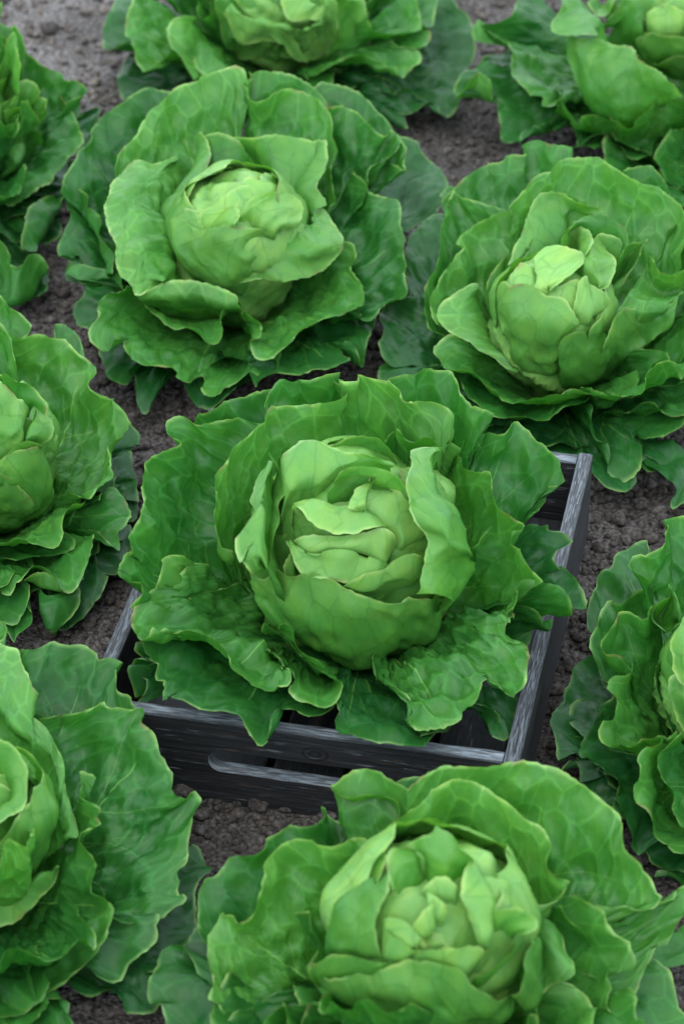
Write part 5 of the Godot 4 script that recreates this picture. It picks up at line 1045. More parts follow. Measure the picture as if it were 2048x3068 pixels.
	leaf(p, "head_leaf", 0.76, [[-41,114,11,-30,125,17,-22,129,22,-13,133,22,-7,133,26,0,133,27,9,129,30,18,125,30,31,113,30], [-43,104,11,-37,111,21,-28,117,28,-19,121,33,-9,122,36,1,120,38,11,118,38,22,112,36,33,104,31], [-44,93,11,-40,96,23,-33,98,33,-23,100,41,-12,101,45,1,100,46,13,99,45,24,97,39,33,93,31], [-33,70,8,-30,70,17,-25,70,25,-17,69,31,-9,69,34,1,69,35,10,70,34,18,70,29,24,70,23]], 0.00, 0.00, 0.7, 1.0, 0.002)
	leaf(p, "outer_leaf", 0.06, [[55,25,28,83,32,29,96,36,21,108,39,9,109,34,-5,118,36,-21,106,41,-33,101,32,-46,86,35,-54,64,32,-52,42,25,-44]], 0.10, -0.05, 1.1, 1.3, 0.000)
	leaf(p, "outer_leaf", 0.06, [[59,28,-4,82,33,-17,85,36,-31,93,33,-49,83,43,-61,78,35,-76,65,35,-85,53,37,-93,33,38,-84,18,29,-75,5,29,-56]], 0.10, -0.05, 1.1, 1.3, 0.000)
	leaf(p, "outer_leaf", 0.07, [[36,23,-49,42,26,-71,41,26,-89,34,29,-99,27,37,-111,14,30,-104,4,34,-112,-6,34,-100,-16,29,-100,-21,27,-78,-23,22,-60]], 0.10, -0.05, 1.1, 1.3, 0.000)
	leaf(p, "outer_leaf", 0.08, [[17,15,-57,13,24,-79,3,21,-97,-10,23,-110,-23,22,-104,-35,23,-100,-47,28,-95,-57,23,-85,-64,26,-74,-59,22,-53,-49,18,-34]], 0.10, -0.05, 1.1, 1.3, 0.000)
	leaf(p, "outer_leaf", 0.07, [[-27,24,-54,-49,30,-71,-67,30,-74,-84,36,-72,-90,40,-58,-100,34,-48,-102,31,-33,-101,36,-19,-93,30,-5,-82,30,6,-59,27,13]], 0.10, -0.05, 1.1, 1.3, 0.000)
	leaf(p, "outer_leaf", 0.10, [[-44,19,-31,-63,21,-34,-79,23,-32,-94,23,-26,-104,26,-16,-101,22,-4,-99,23,8,-94,27,18,-87,19,28,-70,23,31,-48,15,29]], 0.10, -0.05, 1.1, 1.3, 0.000)
	leaf(p, "outer_leaf", 0.10, [[-69,22,-11,-93,27,-1,-101,31,13,-113,29,31,-110,39,48,-103,36,63,-91,41,75,-76,36,83,-61,27,89,-42,27,85,-22,28,67]], 0.10, -0.05, 1.1, 1.3, 0.000)
	leaf(p, "outer_leaf", 0.08, [[-49,16,39,-55,25,55,-61,26,78,-58,26,93,-48,26,102,-37,24,108,-23,28,105,-11,25,107,1,28,98,10,20,80,14,21,55]], 0.10, -0.05, 1.1, 1.3, 0.000)
	leaf(p, "outer_leaf", 0.08, [[-25,16,47,-28,19,72,-21,25,81,-12,20,96,-1,26,102,11,27,102,23,23,96,34,25,93,41,20,80,41,21,61,36,18,41]], 0.10, -0.05, 1.1, 1.3, 0.000)
	leaf(p, "outer_leaf", 0.10, [[14,23,58,28,26,79,44,30,91,59,35,93,66,36,83,80,36,80,87,34,70,94,31,59,90,27,44,78,25,27,57,26,13]], 0.10, -0.05, 1.1, 1.3, 0.000)
	leaf(p, "outer_leaf", 0.09, [[37,21,47,60,26,61,74,31,60,94,30,60,93,30,45,109,29,38,103,34,24,100,34,11,94,27,0,82,23,-10,61,22,-14]], 0.10, -0.05, 1.1, 1.3, 0.000)
	leaf(p, "outer_leaf", 0.30, [[5,86,66,18,102,86,35,111,99,56,120,108,71,128,100,89,103,96,96,131,79,104,109,64,97,118,43,85,102,25,70,73,11]], 0.10, -0.12, 1.1, 1.3, 0.000)
	leaf(p, "outer_leaf", 0.44, [[32,74,68,54,78,86,69,104,85,93,116,90,109,122,82,110,119,64,125,97,54,120,95,35,108,99,18,99,103,4,69,78,-5]], 0.10, -0.12, 1.1, 1.3, 0.000)
	leaf(p, "outer_leaf", 0.38, [[53,71,42,81,76,50,104,84,48,115,102,37,120,87,23,127,95,9,131,89,-6,117,80,-20,105,82,-31,86,85,-37,57,78,-33]], 0.10, -0.12, 1.1, 1.3, 0.000)
	leaf(p, "outer_leaf", 0.33, [[72,55,22,98,65,17,118,85,6,135,84,-9,127,78,-24,132,90,-42,123,87,-56,117,75,-72,93,82,-74,70,73,-71,46,51,-59]], 0.10, -0.12, 1.1, 1.3, 0.000)
	leaf(p, "outer_leaf", 0.37, [[84,59,10,108,67,-1,121,90,-18,128,99,-36,134,96,-58,119,103,-72,117,80,-94,94,78,-97,76,71,-103,54,74,-99,30,59,-77]], 0.10, -0.12, 1.1, 1.3, 0.000)
	leaf(p, "outer_leaf", 0.34, [[71,90,-26,85,85,-45,91,92,-63,99,104,-89,89,106,-103,74,108,-111,57,124,-115,42,126,-121,23,97,-110,8,86,-93,-3,83,-76]], 0.10, -0.12, 1.1, 1.3, 0.000)
	leaf(p, "outer_leaf", 0.43, [[58,45,-46,75,62,-79,71,59,-97,63,72,-116,52,65,-135,33,66,-135,16,72,-146,-4,63,-142,-20,65,-124,-31,55,-106,-31,55,-69]], 0.10, -0.12, 1.1, 1.3, 0.000)
	leaf(p, "outer_leaf", 0.34, [[26,58,-65,25,72,-86,17,68,-102,7,94,-116,-7,81,-125,-21,96,-123,-33,82,-117,-42,88,-104,-52,71,-95,-49,62,-71,-46,68,-52]], 0.10, -0.12, 1.1, 1.3, 0.000)
	leaf(p, "outer_leaf", 0.44, [[30,108,49,48,127,61,61,126,60,76,137,58,83,164,49,94,173,41,90,138,26,91,156,15,90,157,3,77,134,-7,54,106,-11]], 0.10, -0.20, 1.1, 1.3, 0.000)
	leaf(p, "outer_leaf", 0.43, [[44,93,26,62,120,27,80,130,24,92,121,16,89,125,5,98,148,-7,91,145,-17,84,143,-27,71,130,-33,63,107,-39,40,84,-32]], 0.10, -0.20, 1.1, 1.3, 0.000)
	leaf(p, "outer_leaf", 0.53, [[43,81,-4,59,85,-12,71,96,-23,71,122,-32,72,129,-43,66,127,-50,56,121,-53,50,103,-58,42,109,-61,28,89,-53,16,90,-41]], 0.10, -0.20, 1.1, 1.3, 0.000)
	leaf(p, "outer_leaf", 0.57, [[37,90,-26,47,92,-42,48,92,-56,44,123,-66,35,125,-69,30,108,-81,19,127,-82,8,106,-74,-1,109,-72,-8,97,-59,-11,87,-45]], 0.10, -0.20, 1.1, 1.3, 0.000)
	heart(p, 0.86, 0.050, 0.090)
	p = lettuce(Vector3(-0.331, 0.000, -0.447), 0.085, "far lettuce cut by the left edge in the upper part of the photo", "lettuces growing in the soil")
	leaf(p, "outer_leaf", 0.34, [[14,104,-155,26,110,-134,33,109,-129,42,108,-114,54,106,-95,58,104,-82,70,101,-67,82,98,-64,87,96,-55,95,94,-54,101,92,-60,107,90,-48,106,89,-41,99,88,-39,91,86,-34]], 0.10, -0.10, 1.1, 1.0, 0.000)
	leaf(p, "outer_leaf", 0.34, [[81,84,-68,87,80,-50,96,76,-33,101,73,-18,107,70,-2,106,66,11,96,60,20,87,56,31,79,52,43,64,50,62,49,48,69,40,48,58]], 0.08, 0.10, 1.6, 1.0, 0.000)
	leaf(p, "outer_leaf", 0.46, [[73,72,13,66,78,1,60,78,-2,54,77,8,47,76,24,36,76,41], [69,66,6,60,66,-2,55,66,39,44,66,29,36,66,33]], 0.03, -0.05, 0.5, 1.0, 0.000)
	leaf(p, "head_leaf", 0.60, [[39,104,5,50,110,-4,51,112,-18,58,114,-22,65,111,-23,70,108,-13,71,108,1]], 0.08, -0.10, 0.8, 1.0, 0.000)
	leaf(p, "head_leaf", 0.60, [[42,104,15,56,106,19,62,105,12,73,102,-10,77,100,-11,78,96,2], [42,88,12,51,88,1,64,88,-7,76,88,-11]], 0.03, -0.10, 0.6, 1.0, 0.000)
	leaf(p, "head_leaf", 0.60, [[23,118,-96,34,122,-75,41,121,-60,45,120,-45,43,117,-38,38,112,-31,32,112,-21]], 0.10, -0.05, 0.7, 1.0, 0.000)
	leaf(p, "head_leaf", 0.60, [[31,86,8,43,88,19,45,85,24,42,80,31,36,80,42]], 0.10, -0.05, 0.7, 1.0, 0.000)
	leaf(p, "outer_leaf", 0.26, [[66,44,136,64,48,120,64,50,95,72,52,79,78,53,74,85,54,74], [77,36,132,78,38,112,82,40,91,88,42,77,94,42,69]], 0.03, 0.05, 0.6, 1.0, 0.000)
	leaf(p, "outer_leaf", 0.36, [[43,52,139,55,50,154,59,47,161,62,44,167,67,46,156,72,44,149,80,42,148,85,37,151,87,34,155], [43,26,140,49,22,155,54,16,173,59,16,183,70,16,172,78,18,163,84,20,148]], 0.03, -0.05, 0.6, 1.0, 0.000)
	leaf(p, "outer_leaf", 0.20, [[40,44,110,56,42,123,67,39,131,71,38,139]], 0.05, 0.10, 0.6, 1.0, 0.000)
	leaf(p, "outer_leaf", 0.10, [[34,30,38,53,30,45,65,29,52,61,28,71,62,27,94,50,26,101]], 0.05, 0.10, 1.0, 1.0, 0.000)
	leaf(p, "outer_leaf", 0.05, [[86,14,138,85,12,149,83,11,162,69,10,176,60,10,180]], 0.03, 0.08, 1.0, 1.0, 0.000)
	leaf(p, "outer_leaf", 0.20, [[86,64,-72,93,66,-75,98,64,-79,98,60,-56,93,60,-49]], 0.05, 0.05, 0.5, 1.0, 0.000)
	leaf(p, "outer_leaf", 0.06, [[92,26,-112,101,22,-133,109,21,-146,111,20,-139,107,18,-110,104,19,-78,98,20,-51]], 0.03, 0.10, 1.0, 1.0, 0.000)
	leaf(p, "outer_leaf", 0.05, [[92,26,-36,91,22,-14,88,22,5,80,21,13,86,20,49,92,18,86,82,18,96,76,18,92]], 0.03, 0.08, 1.0, 1.0, 0.000)
	leaf(p, "head_leaf", 0.65, [[24,101,31,28,110,22,28,117,12,27,120,4,26,121,-3,26,120,-10,26,115,-18,23,110,-27,18,99,-37], [25,92,32,31,100,24,35,104,15,36,107,5,36,109,-4,34,107,-13,31,105,-22,26,100,-30,18,92,-37], [25,88,32,32,90,25,38,93,16,41,94,6,41,94,-4,38,94,-14,34,92,-24,26,90,-31,18,88,-36], [18,67,24,24,67,19,29,67,12,31,67,5,31,67,-3,30,67,-11,26,67,-18,20,67,-24,13,67,-27]], 0.00, 0.00, 0.7, 1.0, 0.002)
	leaf(p, "head_leaf", 0.70, [[14,110,-32,4,120,-26,-2,123,-23,-6,126,-17,-10,126,-15,-14,125,-13,-20,123,-11,-25,120,-6,-35,110,0], [15,103,-34,6,109,-34,-2,114,-32,-9,117,-28,-16,117,-25,-22,116,-20,-27,114,-15,-33,110,-8,-38,103,0], [16,88,-37,7,91,-40,-3,93,-41,-13,94,-39,-23,94,-35,-30,94,-28,-36,93,-20,-40,91,-10,-41,88,0], [12,67,-28,5,67,-31,-2,67,-31,-10,66,-30,-17,66,-27,-23,66,-21,-28,67,-15,-30,67,-8,-30,67,0]], 0.00, 0.00, 0.7, 1.0, 0.002)
	leaf(p, "head_leaf", 0.68, [[-22,111,25,-12,119,24,-5,124,20,0,125,18,4,125,18,7,126,15,14,122,18,22,118,17,30,111,14], [-24,102,28,-16,108,31,-8,113,30,-1,116,29,6,116,28,13,116,26,19,113,24,27,109,21,34,102,16], [-26,88,30,-19,91,36,-10,93,39,-1,94,40,9,94,40,17,93,37,25,93,32,32,90,25,36,88,17], [-19,68,23,-14,67,27,-8,67,30,-1,67,31,7,67,30,13,67,28,19,67,24,24,67,19,27,68,12]], 0.00, 0.00, 0.7, 1.0, 0.002)
	leaf(p, "head_leaf", 0.74, [[32,111,9,24,120,1,19,124,-4,14,126,-7,8,127,-7,9,126,-13,7,124,-17,3,121,-24,-4,113,-31], [34,105,10,32,111,1,28,116,-6,24,118,-12,20,119,-17,15,118,-22,10,116,-27,4,112,-31,-4,105,-35], [38,87,11,40,91,1,40,92,-9,36,93,-18,31,94,-26,23,93,-33,15,93,-38,5,91,-40,-5,88,-39], [29,68,8,30,67,1,30,67,-7,28,67,-14,24,67,-20,18,67,-25,11,67,-29,4,67,-30,-4,68,-29]], 0.00, 0.00, 0.7, 1.0, 0.002)
	leaf(p, "head_leaf", 0.76, [[-10,111,-31,-14,119,-22,-17,121,-15,-18,124,-9,-17,125,-3,-16,125,1,-22,121,7,-23,117,16,-23,108,26], [-12,102,-35,-19,108,-28,-24,112,-21,-26,115,-13,-27,116,-5,-29,116,2,-29,113,10,-28,108,19,-24,101,28], [-13,88,-37,-22,91,-33,-30,93,-26,-36,94,-18,-39,94,-8,-40,94,3,-38,92,13,-33,90,22,-26,88,30], [-9,68,-28,-17,67,-25,-23,67,-20,-27,67,-14,-30,67,-6,-31,67,2,-29,67,10,-25,67,17,-19,68,22]], 0.00, 0.00, 0.7, 1.0, 0.002)
	leaf(p, "head_leaf", 0.76, [[1,111,32,9,116,27,12,121,19,12,125,11,16,124,8,19,123,4,21,122,-1,26,117,-9,27,111,-18], [1,102,36,10,108,32,16,113,26,21,115,19,25,116,13,28,115,6,31,112,-2,32,107,-11,31,101,-20], [1,88,39,12,90,38,21,93,33,29,94,27,35,94,18,39,94,8,40,92,-2,37,91,-12,33,87,-21], [1,68,29,9,68,28,16,67,25,22,67,20,27,67,14,30,67,6,30,67,-2,28,68,-9,24,68,-16]], 0.00, 0.00, 0.7, 1.0, 0.002)
	leaf(p, "head_leaf", 0.69, [[33,106,-10,22,115,-16,13,121,-17,7,121,-19,1,123,-16,-5,123,-17,-12,120,-19,-21,116,-17,-32,106,-13], [34,100,-11,27,106,-19,18,111,-24,10,113,-28,1,113,-29,-8,113,-28,-17,110,-26,-26,106,-21,-34,99,-13], [36,88,-11,31,90,-22,23,92,-31,13,93,-36,1,94,-38,-10,93,-37,-21,92,-32,-30,90,-24,-35,87,-14], [27,69,-8,23,68,-16,18,68,-23,10,68,-28,1,68,-29,-8,68,-28,-16,68,-24,-22,68,-18,-26,69,-10]], 0.00, 0.00, 0.7, 1.0, 0.002)
	leaf(p, "head_leaf", 0.67, [[-36,94,14,-29,102,22,-20,109,27,-11,113,28,-3,113,31,5,114,29,14,110,29,24,103,27,33,93,21], [-36,86,14,-31,93,23,-23,98,30,-14,100,34,-4,101,37,6,101,36,16,98,34,25,94,29,32,86,21], [-35,87,14,-30,90,23,-23,92,30,-14,93,36,-4,94,38,7,93,38,16,92,34,25,90,29,31,88,20], [-26,69,10,-23,68,17,-17,68,23,-11,68,27,-3,68,29,5,68,29,12,68,26,19,68,21,23,69,15]], 0.00, 0.00, 0.7, 1.0, 0.002)
	leaf(p, "outer_leaf", 0.08, [[59,13,1,79,19,-6,91,23,-16,91,20,-25,97,21,-37,89,20,-44,89,24,-56,80,19,-61,69,20,-64,49,18,-55,33,14,-45]], 0.10, -0.05, 1.1, 1.3, 0.000)
	leaf(p, "outer_leaf", 0.06, [[56,24,-17,77,25,-33,84,23,-50,78,26,-60,79,32,-78,68,28,-86,55,34,-90,40,26,-89,27,27,-85,15,25,-81,4,21,-58]], 0.10, -0.05, 1.1, 1.3, 0.000)
	leaf(p, "outer_leaf", 0.10, [[21,16,-47,21,19,-67,15,19,-77,7,26,-90,-3,22,-89,-13,24,-89,-23,28,-90,-31,22,-83,-34,25,-67,-39,18,-58,-32,17,-38]], 0.10, -0.05, 1.1, 1.3, 0.000)
	leaf(p, "outer_leaf", 0.07, [[0,22,-57,-7,25,-78,-17,23,-87,-27,26,-91,-40,28,-98,-48,30,-91,-58,30,-89,-62,30,-76,-66,29,-67,-62,20,-52,-49,19,-33]], 0.10, -0.05, 1.1, 1.3, 0.000)
	leaf(p, "outer_leaf", 0.08, [[-33,28,-36,-52,28,-45,-63,33,-45,-77,33,-43,-78,32,-34,-90,39,-29,-84,39,-18,-87,33,-9,-83,29,0,-64,28,6,-50,26,10]], 0.10, -0.05, 1.1, 1.3, 0.000)
	leaf(p, "outer_leaf", 0.08, [[-58,12,-7,-78,18,-1,-92,18,9,-97,20,21,-96,18,33,-94,20,45,-83,20,52,-77,17,61,-66,19,65,-47,18,59,-32,14,51]], 0.10, -0.05, 1.1, 1.3, 0.000)
	leaf(p, "outer_leaf", 0.08, [[-45,29,17,-62,32,31,-64,34,41,-66,36,52,-67,38,65,-59,41,70,-49,32,72,-43,30,79,-30,32,73,-21,28,67,-10,25,50]], 0.10, -0.05, 1.1, 1.3, 0.000)
	leaf(p, "outer_leaf", 0.06, [[-30,21,45,-35,20,69,-32,21,85,-22,29,90,-12,28,94,-1,28,104,11,23,97,21,25,91,30,23,84,34,21,68,30,20,46]], 0.10, -0.05, 1.1, 1.3, 0.000)
	leaf(p, "outer_leaf", 0.09, [[10,25,52,21,27,66,35,32,79,48,36,80,59,34,77,70,35,72,71,39,58,81,30,51,79,34,38,66,30,23,54,23,12]], 0.10, -0.05, 1.1, 1.3, 0.000)
	leaf(p, "outer_leaf", 0.07, [[37,28,47,55,29,57,73,35,61,86,34,59,95,35,52,102,40,43,105,34,32,99,40,19,92,34,8,76,26,-1,57,27,-7]], 0.10, -0.05, 1.1, 1.3, 0.000)
	leaf(p, "outer_leaf", 0.36, [[69,51,-43,76,65,-64,81,59,-89,75,69,-111,59,73,-121,46,71,-139,26,72,-142,6,61,-140,-12,62,-121,-23,65,-98,-29,43,-73]], 0.10, -0.10, 1.1, 1.3, 0.000)
	leaf(p, "outer_leaf", 0.33, [[22,59,-58,23,60,-86,17,64,-107,6,87,-110,-6,80,-115,-19,81,-119,-30,82,-114,-40,69,-106,-49,69,-96,-45,65,-71,-42,60,-53]], 0.10, -0.10, 1.1, 1.3, 0.000)
	leaf(p, "outer_leaf", 0.26, [[-8,48,-70,-20,66,-93,-38,74,-116,-51,66,-113,-71,74,-121,-77,79,-104,-91,77,-100,-95,69,-84,-95,68,-68,-88,62,-50,-67,62,-29]], 0.10, -0.10, 1.1, 1.3, 0.000)
	leaf(p, "outer_leaf", 0.29, [[-43,69,-64,-65,66,-77,-92,79,-86,-103,100,-76,-122,81,-70,-129,86,-55,-139,88,-42,-138,94,-25,-117,83,-7,-109,82,6,-73,64,12]], 0.10, -0.10, 1.1, 1.3, 0.000)
	leaf(p, "outer_leaf", 0.24, [[-57,55,-49,-88,51,-59,-102,71,-51,-121,60,-43,-137,65,-30,-139,75,-13,-132,69,4,-126,73,19,-112,59,32,-97,53,41,-65,50,37]], 0.10, -0.10, 1.1, 1.3, 0.000)
	leaf(p, "outer_leaf", 0.42, [[-78,47,-19,-108,60,-11,-128,64,3,-135,82,21,-143,73,42,-127,67,56,-118,68,72,-110,74,88,-85,76,88,-65,66,89,-40,51,73]], 0.10, -0.10, 1.1, 1.3, 0.000)
	leaf(p, "outer_leaf", 0.26, [[-63,64,23,-79,91,42,-78,97,56,-82,105,79,-68,116,86,-56,90,95,-46,101,111,-27,95,103,-12,85,102,2,88,90,10,69,62]], 0.10, -0.10, 1.1, 1.3, 0.000)
	leaf(p, "outer_leaf", 0.32, [[-46,55,65,-51,62,94,-48,80,116,-40,76,139,-24,93,136,-9,79,138,7,84,143,23,72,143,35,77,127,38,65,96,39,55,73]], 0.10, -0.10, 1.1, 1.3, 0.000)
	leaf(p, "outer_leaf", 0.24, [[-29,66,68,-30,87,101,-20,75,117,-7,88,137,9,83,135,24,86,127,40,89,130,55,83,123,62,74,104,61,89,79,51,64,52]], 0.10, -0.10, 1.1, 1.3, 0.000)
	leaf(p, "outer_leaf", 0.40, [[31,126,-39,35,138,-59,33,160,-76,23,145,-83,13,161,-93,1,152,-95,-11,134,-95,-22,145,-87,-28,149,-71,-32,118,-57,-30,100,-40]], 0.10, -0.20, 1.1, 1.3, 0.000)
	leaf(p, "outer_leaf", 0.43, [[8,81,-40,4,92,-58,-5,92,-72,-15,95,-72,-25,105,-71,-37,104,-73,-45,114,-65,-52,104,-57,-53,81,-44,-48,93,-30,-39,76,-17]], 0.10, -0.20, 1.1, 1.3, 0.000)
	leaf(p, "outer_leaf", 0.53, [[-33,113,-35,-50,142,-43,-64,122,-45,-81,152,-45,-80,151,-34,-92,139,-28,-93,143,-18,-88,142,-7,-77,133,2,-69,129,9,-50,97,12]], 0.10, -0.20, 1.1, 1.3, 0.000)
	leaf(p, "outer_leaf", 0.49, [[-37,108,-17,-55,121,-17,-69,147,-11,-71,161,-2,-78,132,9,-77,166,20,-71,167,29,-62,142,36,-52,148,41,-39,113,41,-27,103,37]], 0.10, -0.20, 1.1, 1.3, 0.000)
	leaf(p, "outer_leaf", 0.53, [[-45,110,25,-59,103,41,-65,130,56,-63,145,67,-59,154,78,-47,129,78,-39,133,83,-29,140,82,-19,125,80,-9,105,71,-1,100,51]], 0.10, -0.20, 1.1, 1.3, 0.000)
	leaf(p, "outer_leaf", 0.39, [[-19,94,37,-19,102,54,-15,118,67,-7,133,71,2,129,72,12,122,79,20,147,72,28,135,67,34,135,60,33,106,45,27,103,29]], 0.10, -0.20, 1.1, 1.3, 0.000)
	leaf(p, "outer_leaf", 0.33, [[10,62,33,19,74,43,28,99,48,35,103,47,43,112,45,51,95,42,56,109,36,53,96,26,55,104,19,45,78,10,37,83,4]], 0.10, -0.15, 1.1, 1.3, 0.000)
	leaf(p, "outer_leaf", 0.41, [[24,81,31,37,96,36,50,105,37,58,105,33,61,119,24,70,102,18,69,91,8,66,106,-1,58,93,-8,51,77,-14,35,66,-15]], 0.10, -0.15, 1.1, 1.3, 0.000)
	leaf(p, "outer_leaf", 0.56, [[35,98,7,46,106,4,54,129,-3,57,151,-10,58,143,-18,59,134,-26,53,136,-32,47,152,-37,40,125,-40,29,113,-38,17,84,-29]], 0.10, -0.15, 1.1, 1.3, 0.000)
	leaf(p, "outer_leaf", 0.40, [[39,82,-16,47,105,-25,55,105,-37,56,138,-46,52,147,-52,46,148,-57,40,129,-61,32,136,-62,25,105,-63,16,120,-54,8,87,-41]], 0.10, -0.15, 1.1, 1.3, 0.000)
	heart(p, 0.75, 0.041, 0.085)
	p = lettuce(Vector3(-0.257, 0.000, 0.035), 0.085, "lettuce cut by the left edge beside the crate, showing half of its pale head", "lettuces growing in the soil")
	leaf(p, "outer_leaf", 0.40, [[-16,106,-182,-4,110,-164,4,109,-154,13,108,-141,19,105,-136,19,102,-126,15,102,-115]], 0.12, -0.10, 1.0, 1.0, 0.000)
	leaf(p, "outer_leaf", 0.30, [[34,70,-157,35,76,-177,37,75,-182,44,74,-176,52,71,-169,55,68,-160,57,66,-150,56,64,-140]], 0.10, -0.05, 0.7, 1.0, 0.000)
	leaf(p, "outer_leaf", 0.50, [[-15,112,-130,-1,118,-113,6,117,-105,15,117,-100,23,116,-104,32,114,-106,40,112,-105,48,110,-106,54,107,-101,62,103,-94,69,100,-89,73,98,-78,75,96,-70,75,94,-62,82,92,-56,89,90,-57,88,89,-54,93,86,-49,96,83,-39,95,80,-24,92,78,-19,90,76,-8,92,73,4,89,70,17,85,68,23,81,65,31,80,64,34,74,63,40,70,63,36,63,62,31,55,62,20]], 0.12, -0.12, 1.5, 1.0, 0.000)
	leaf(p, "outer_leaf", 0.10, [[89,34,-117,95,30,-106,100,27,-98,103,24,-87,98,24,-88,95,24,-78,90,24,-75,84,24,-78]], 0.04, 0.10, 1.0, 1.0, 0.000)
	leaf(p, "outer_leaf", 0.05, [[86,24,-72,95,22,-78,97,20,-63,102,18,-52,104,17,-31,104,16,-13,95,18,-1]], 0.03, 0.10, 1.0, 1.0, 0.000)
	leaf(p, "outer_leaf", 0.10, [[87,32,-21,88,34,-30,92,31,-41,97,29,-42,98,28,-38,103,27,-41,105,24,-24]], 0.03, 0.10, 0.6, 1.0, 0.000)
	leaf(p, "outer_leaf", 0.34, [[80,58,26,86,60,14,92,58,14,98,54,20,104,49,31,104,46,38,99,43,49,96,42,50,96,40,58,97,41,67,94,42,69,88,44,62,82,46,58,73,48,54]], 0.06, 0.12, 1.0, 1.0, 0.000)
	leaf(p, "outer_leaf", 0.40, [[83,54,68,82,50,79,80,46,92,74,42,101,69,44,116,64,45,120,60,46,117,53,47,105,46,47,99,37,48,102,32,44,106,27,42,108,24,43,117,19,44,118,15,46,108,9,46,99]], 0.06, 0.06, 1.1, 1.0, 0.000)
	leaf(p, "outer_leaf", 0.50, [[32,46,108,39,50,104,46,48,99,53,46,104,61,46,118], [33,38,100,44,36,103,61,38,111]], 0.02, 0.00, 0.3, 0.3, 0.000)
	leaf(p, "outer_leaf", 0.50, [[73,68,45,67,74,57,60,73,65,55,72,73,54,70,78,55,68,82,51,66,87,45,66,90,37,66,93,27,66,88,22,66,89,14,66,89,7,66,89]], 0.10, 0.02, 1.1, 1.0, 0.000)
	leaf(p, "outer_leaf", 0.26, [[72,60,36,63,58,58,55,56,60,65,52,72,46,50,84,8,50,84]], 0.08, 0.00, 1.0, 1.0, 0.000)
	leaf(p, "outer_leaf", 0.10, [[88,26,76,85,22,92,78,19,103,68,16,113,61,15,121,51,14,127,50,15,123,48,20,104]], 0.04, 0.10, 1.0, 1.0, 0.000)
	leaf(p, "outer_leaf", 0.26, [[70,32,97,70,28,107,67,24,116,58,20,122,50,16,126], [48,34,109,49,28,121,50,18,124]], 0.03, 0.10, 0.4, 1.0, 0.000)
	leaf(p, "outer_leaf", 0.20, [[50,30,97,44,32,101,38,30,105,37,28,112,39,26,120,39,23,129,33,20,132,28,20,136,26,20,145,21,20,130]], 0.04, 0.10, 0.6, 1.0, 0.000)
	leaf(p, "outer_leaf", 0.26, [[10,40,111,24,40,108,31,38,102,35,36,110,33,32,121,29,30,127,27,28,132,20,26,132,11,26,131]], 0.05, 0.10, 0.6, 1.0, 0.000)
	leaf(p, "outer_leaf", 0.06, [[101,24,11,103,22,30,101,20,46,95,18,62,87,18,65,76,18,63]], 0.04, 0.10, 1.0, 1.0, 0.000)
	leaf(p, "head_leaf", 0.66, [[6,115,61,17,118,58,25,120,53,36,119,47,46,116,40], [7,102,62,25,103,56,40,100,47,50,91,37], [11,87,63,28,75,56,42,58,39,49,77,39]], 0.00, -0.10, 0.9, 1.0, 0.004)
	leaf(p, "head_leaf", 0.62, [[8,114,64,17,108,64,24,100,63,32,87,60,36,78,57,39,70,53], [7,92,65,20,87,63,29,76,59,38,68,52], [5,74,63,21,71,58,29,64,53,38,65,47]], 0.00, -0.10, 0.7, 1.0, 0.004)
	leaf(p, "head_leaf", 0.60, [[39,138,19,44,132,20,49,126,22,50,121,26,48,116,33,46,115,37], [39,136,20,37,130,33,35,122,44]], 0.00, -0.05, 0.5, 1.0, 0.004)
	leaf(p, "head_leaf", 0.72, [[5,152,6,12,151,8,19,148,14,26,144,20,31,141,20,34,141,16,38,137,17], [7,141,27,24,135,30,35,131,25], [7,128,44,25,123,42,34,119,39]], 0.00, -0.05, 1.0, 1.0, 0.004)
	leaf(p, "head_leaf", 0.64, [[18,120,59,29,124,51,35,124,47,47,118,42], [20,116,55,30,118,49,45,114,38]], 0.00, 0.00, 0.3, 1.0, 0.004)
	leaf(p, "head_leaf", 0.40, [[17,162,11,25,157,20,36,152,19,46,142,23,50,135,30], [15,151,11,26,145,20,39,138,19]], 0.00, 0.00, 0.5, 1.0, 0.004)
	leaf(p, "head_leaf", 0.66, [[13,123,36,17,130,24,16,136,13,15,138,7,17,138,3,15,138,-1,22,135,-8,24,131,-17,26,119,-31], [16,111,42,23,120,32,28,124,23,30,127,14,31,129,5,33,127,-3,34,124,-12,33,118,-23,29,112,-34], [18,89,47,30,92,42,39,94,33,46,96,21,50,97,9,51,96,-5,48,95,-17,42,92,-29,33,88,-39], [13,63,35,22,62,31,30,62,25,36,62,16,39,62,7,39,62,-3,37,62,-13,32,62,-22,24,63,-29]], 0.00, 0.00, 0.7, 1.0, 0.002)
	leaf(p, "head_leaf", 0.60, [[-7,106,-47,-16,119,-38,-22,125,-28,-26,128,-21,-26,131,-12,-31,129,-6,-34,127,2,-40,118,13,-41,105,26], [-8,96,-49,-18,106,-43,-27,111,-36,-34,115,-27,-39,116,-18,-42,115,-8,-45,112,3,-45,106,14,-42,96,26], [-8,89,-49,-20,91,-46,-30,95,-40,-39,96,-32,-46,96,-21,-49,96,-9,-50,95,3,-48,92,15,-42,89,26], [-6,63,-36,-15,63,-35,-23,63,-30,-30,62,-24,-35,62,-16,-38,62,-7,-38,63,2,-36,63,11,-31,63,19]], 0.00, 0.00, 0.7, 1.0, 0.002)
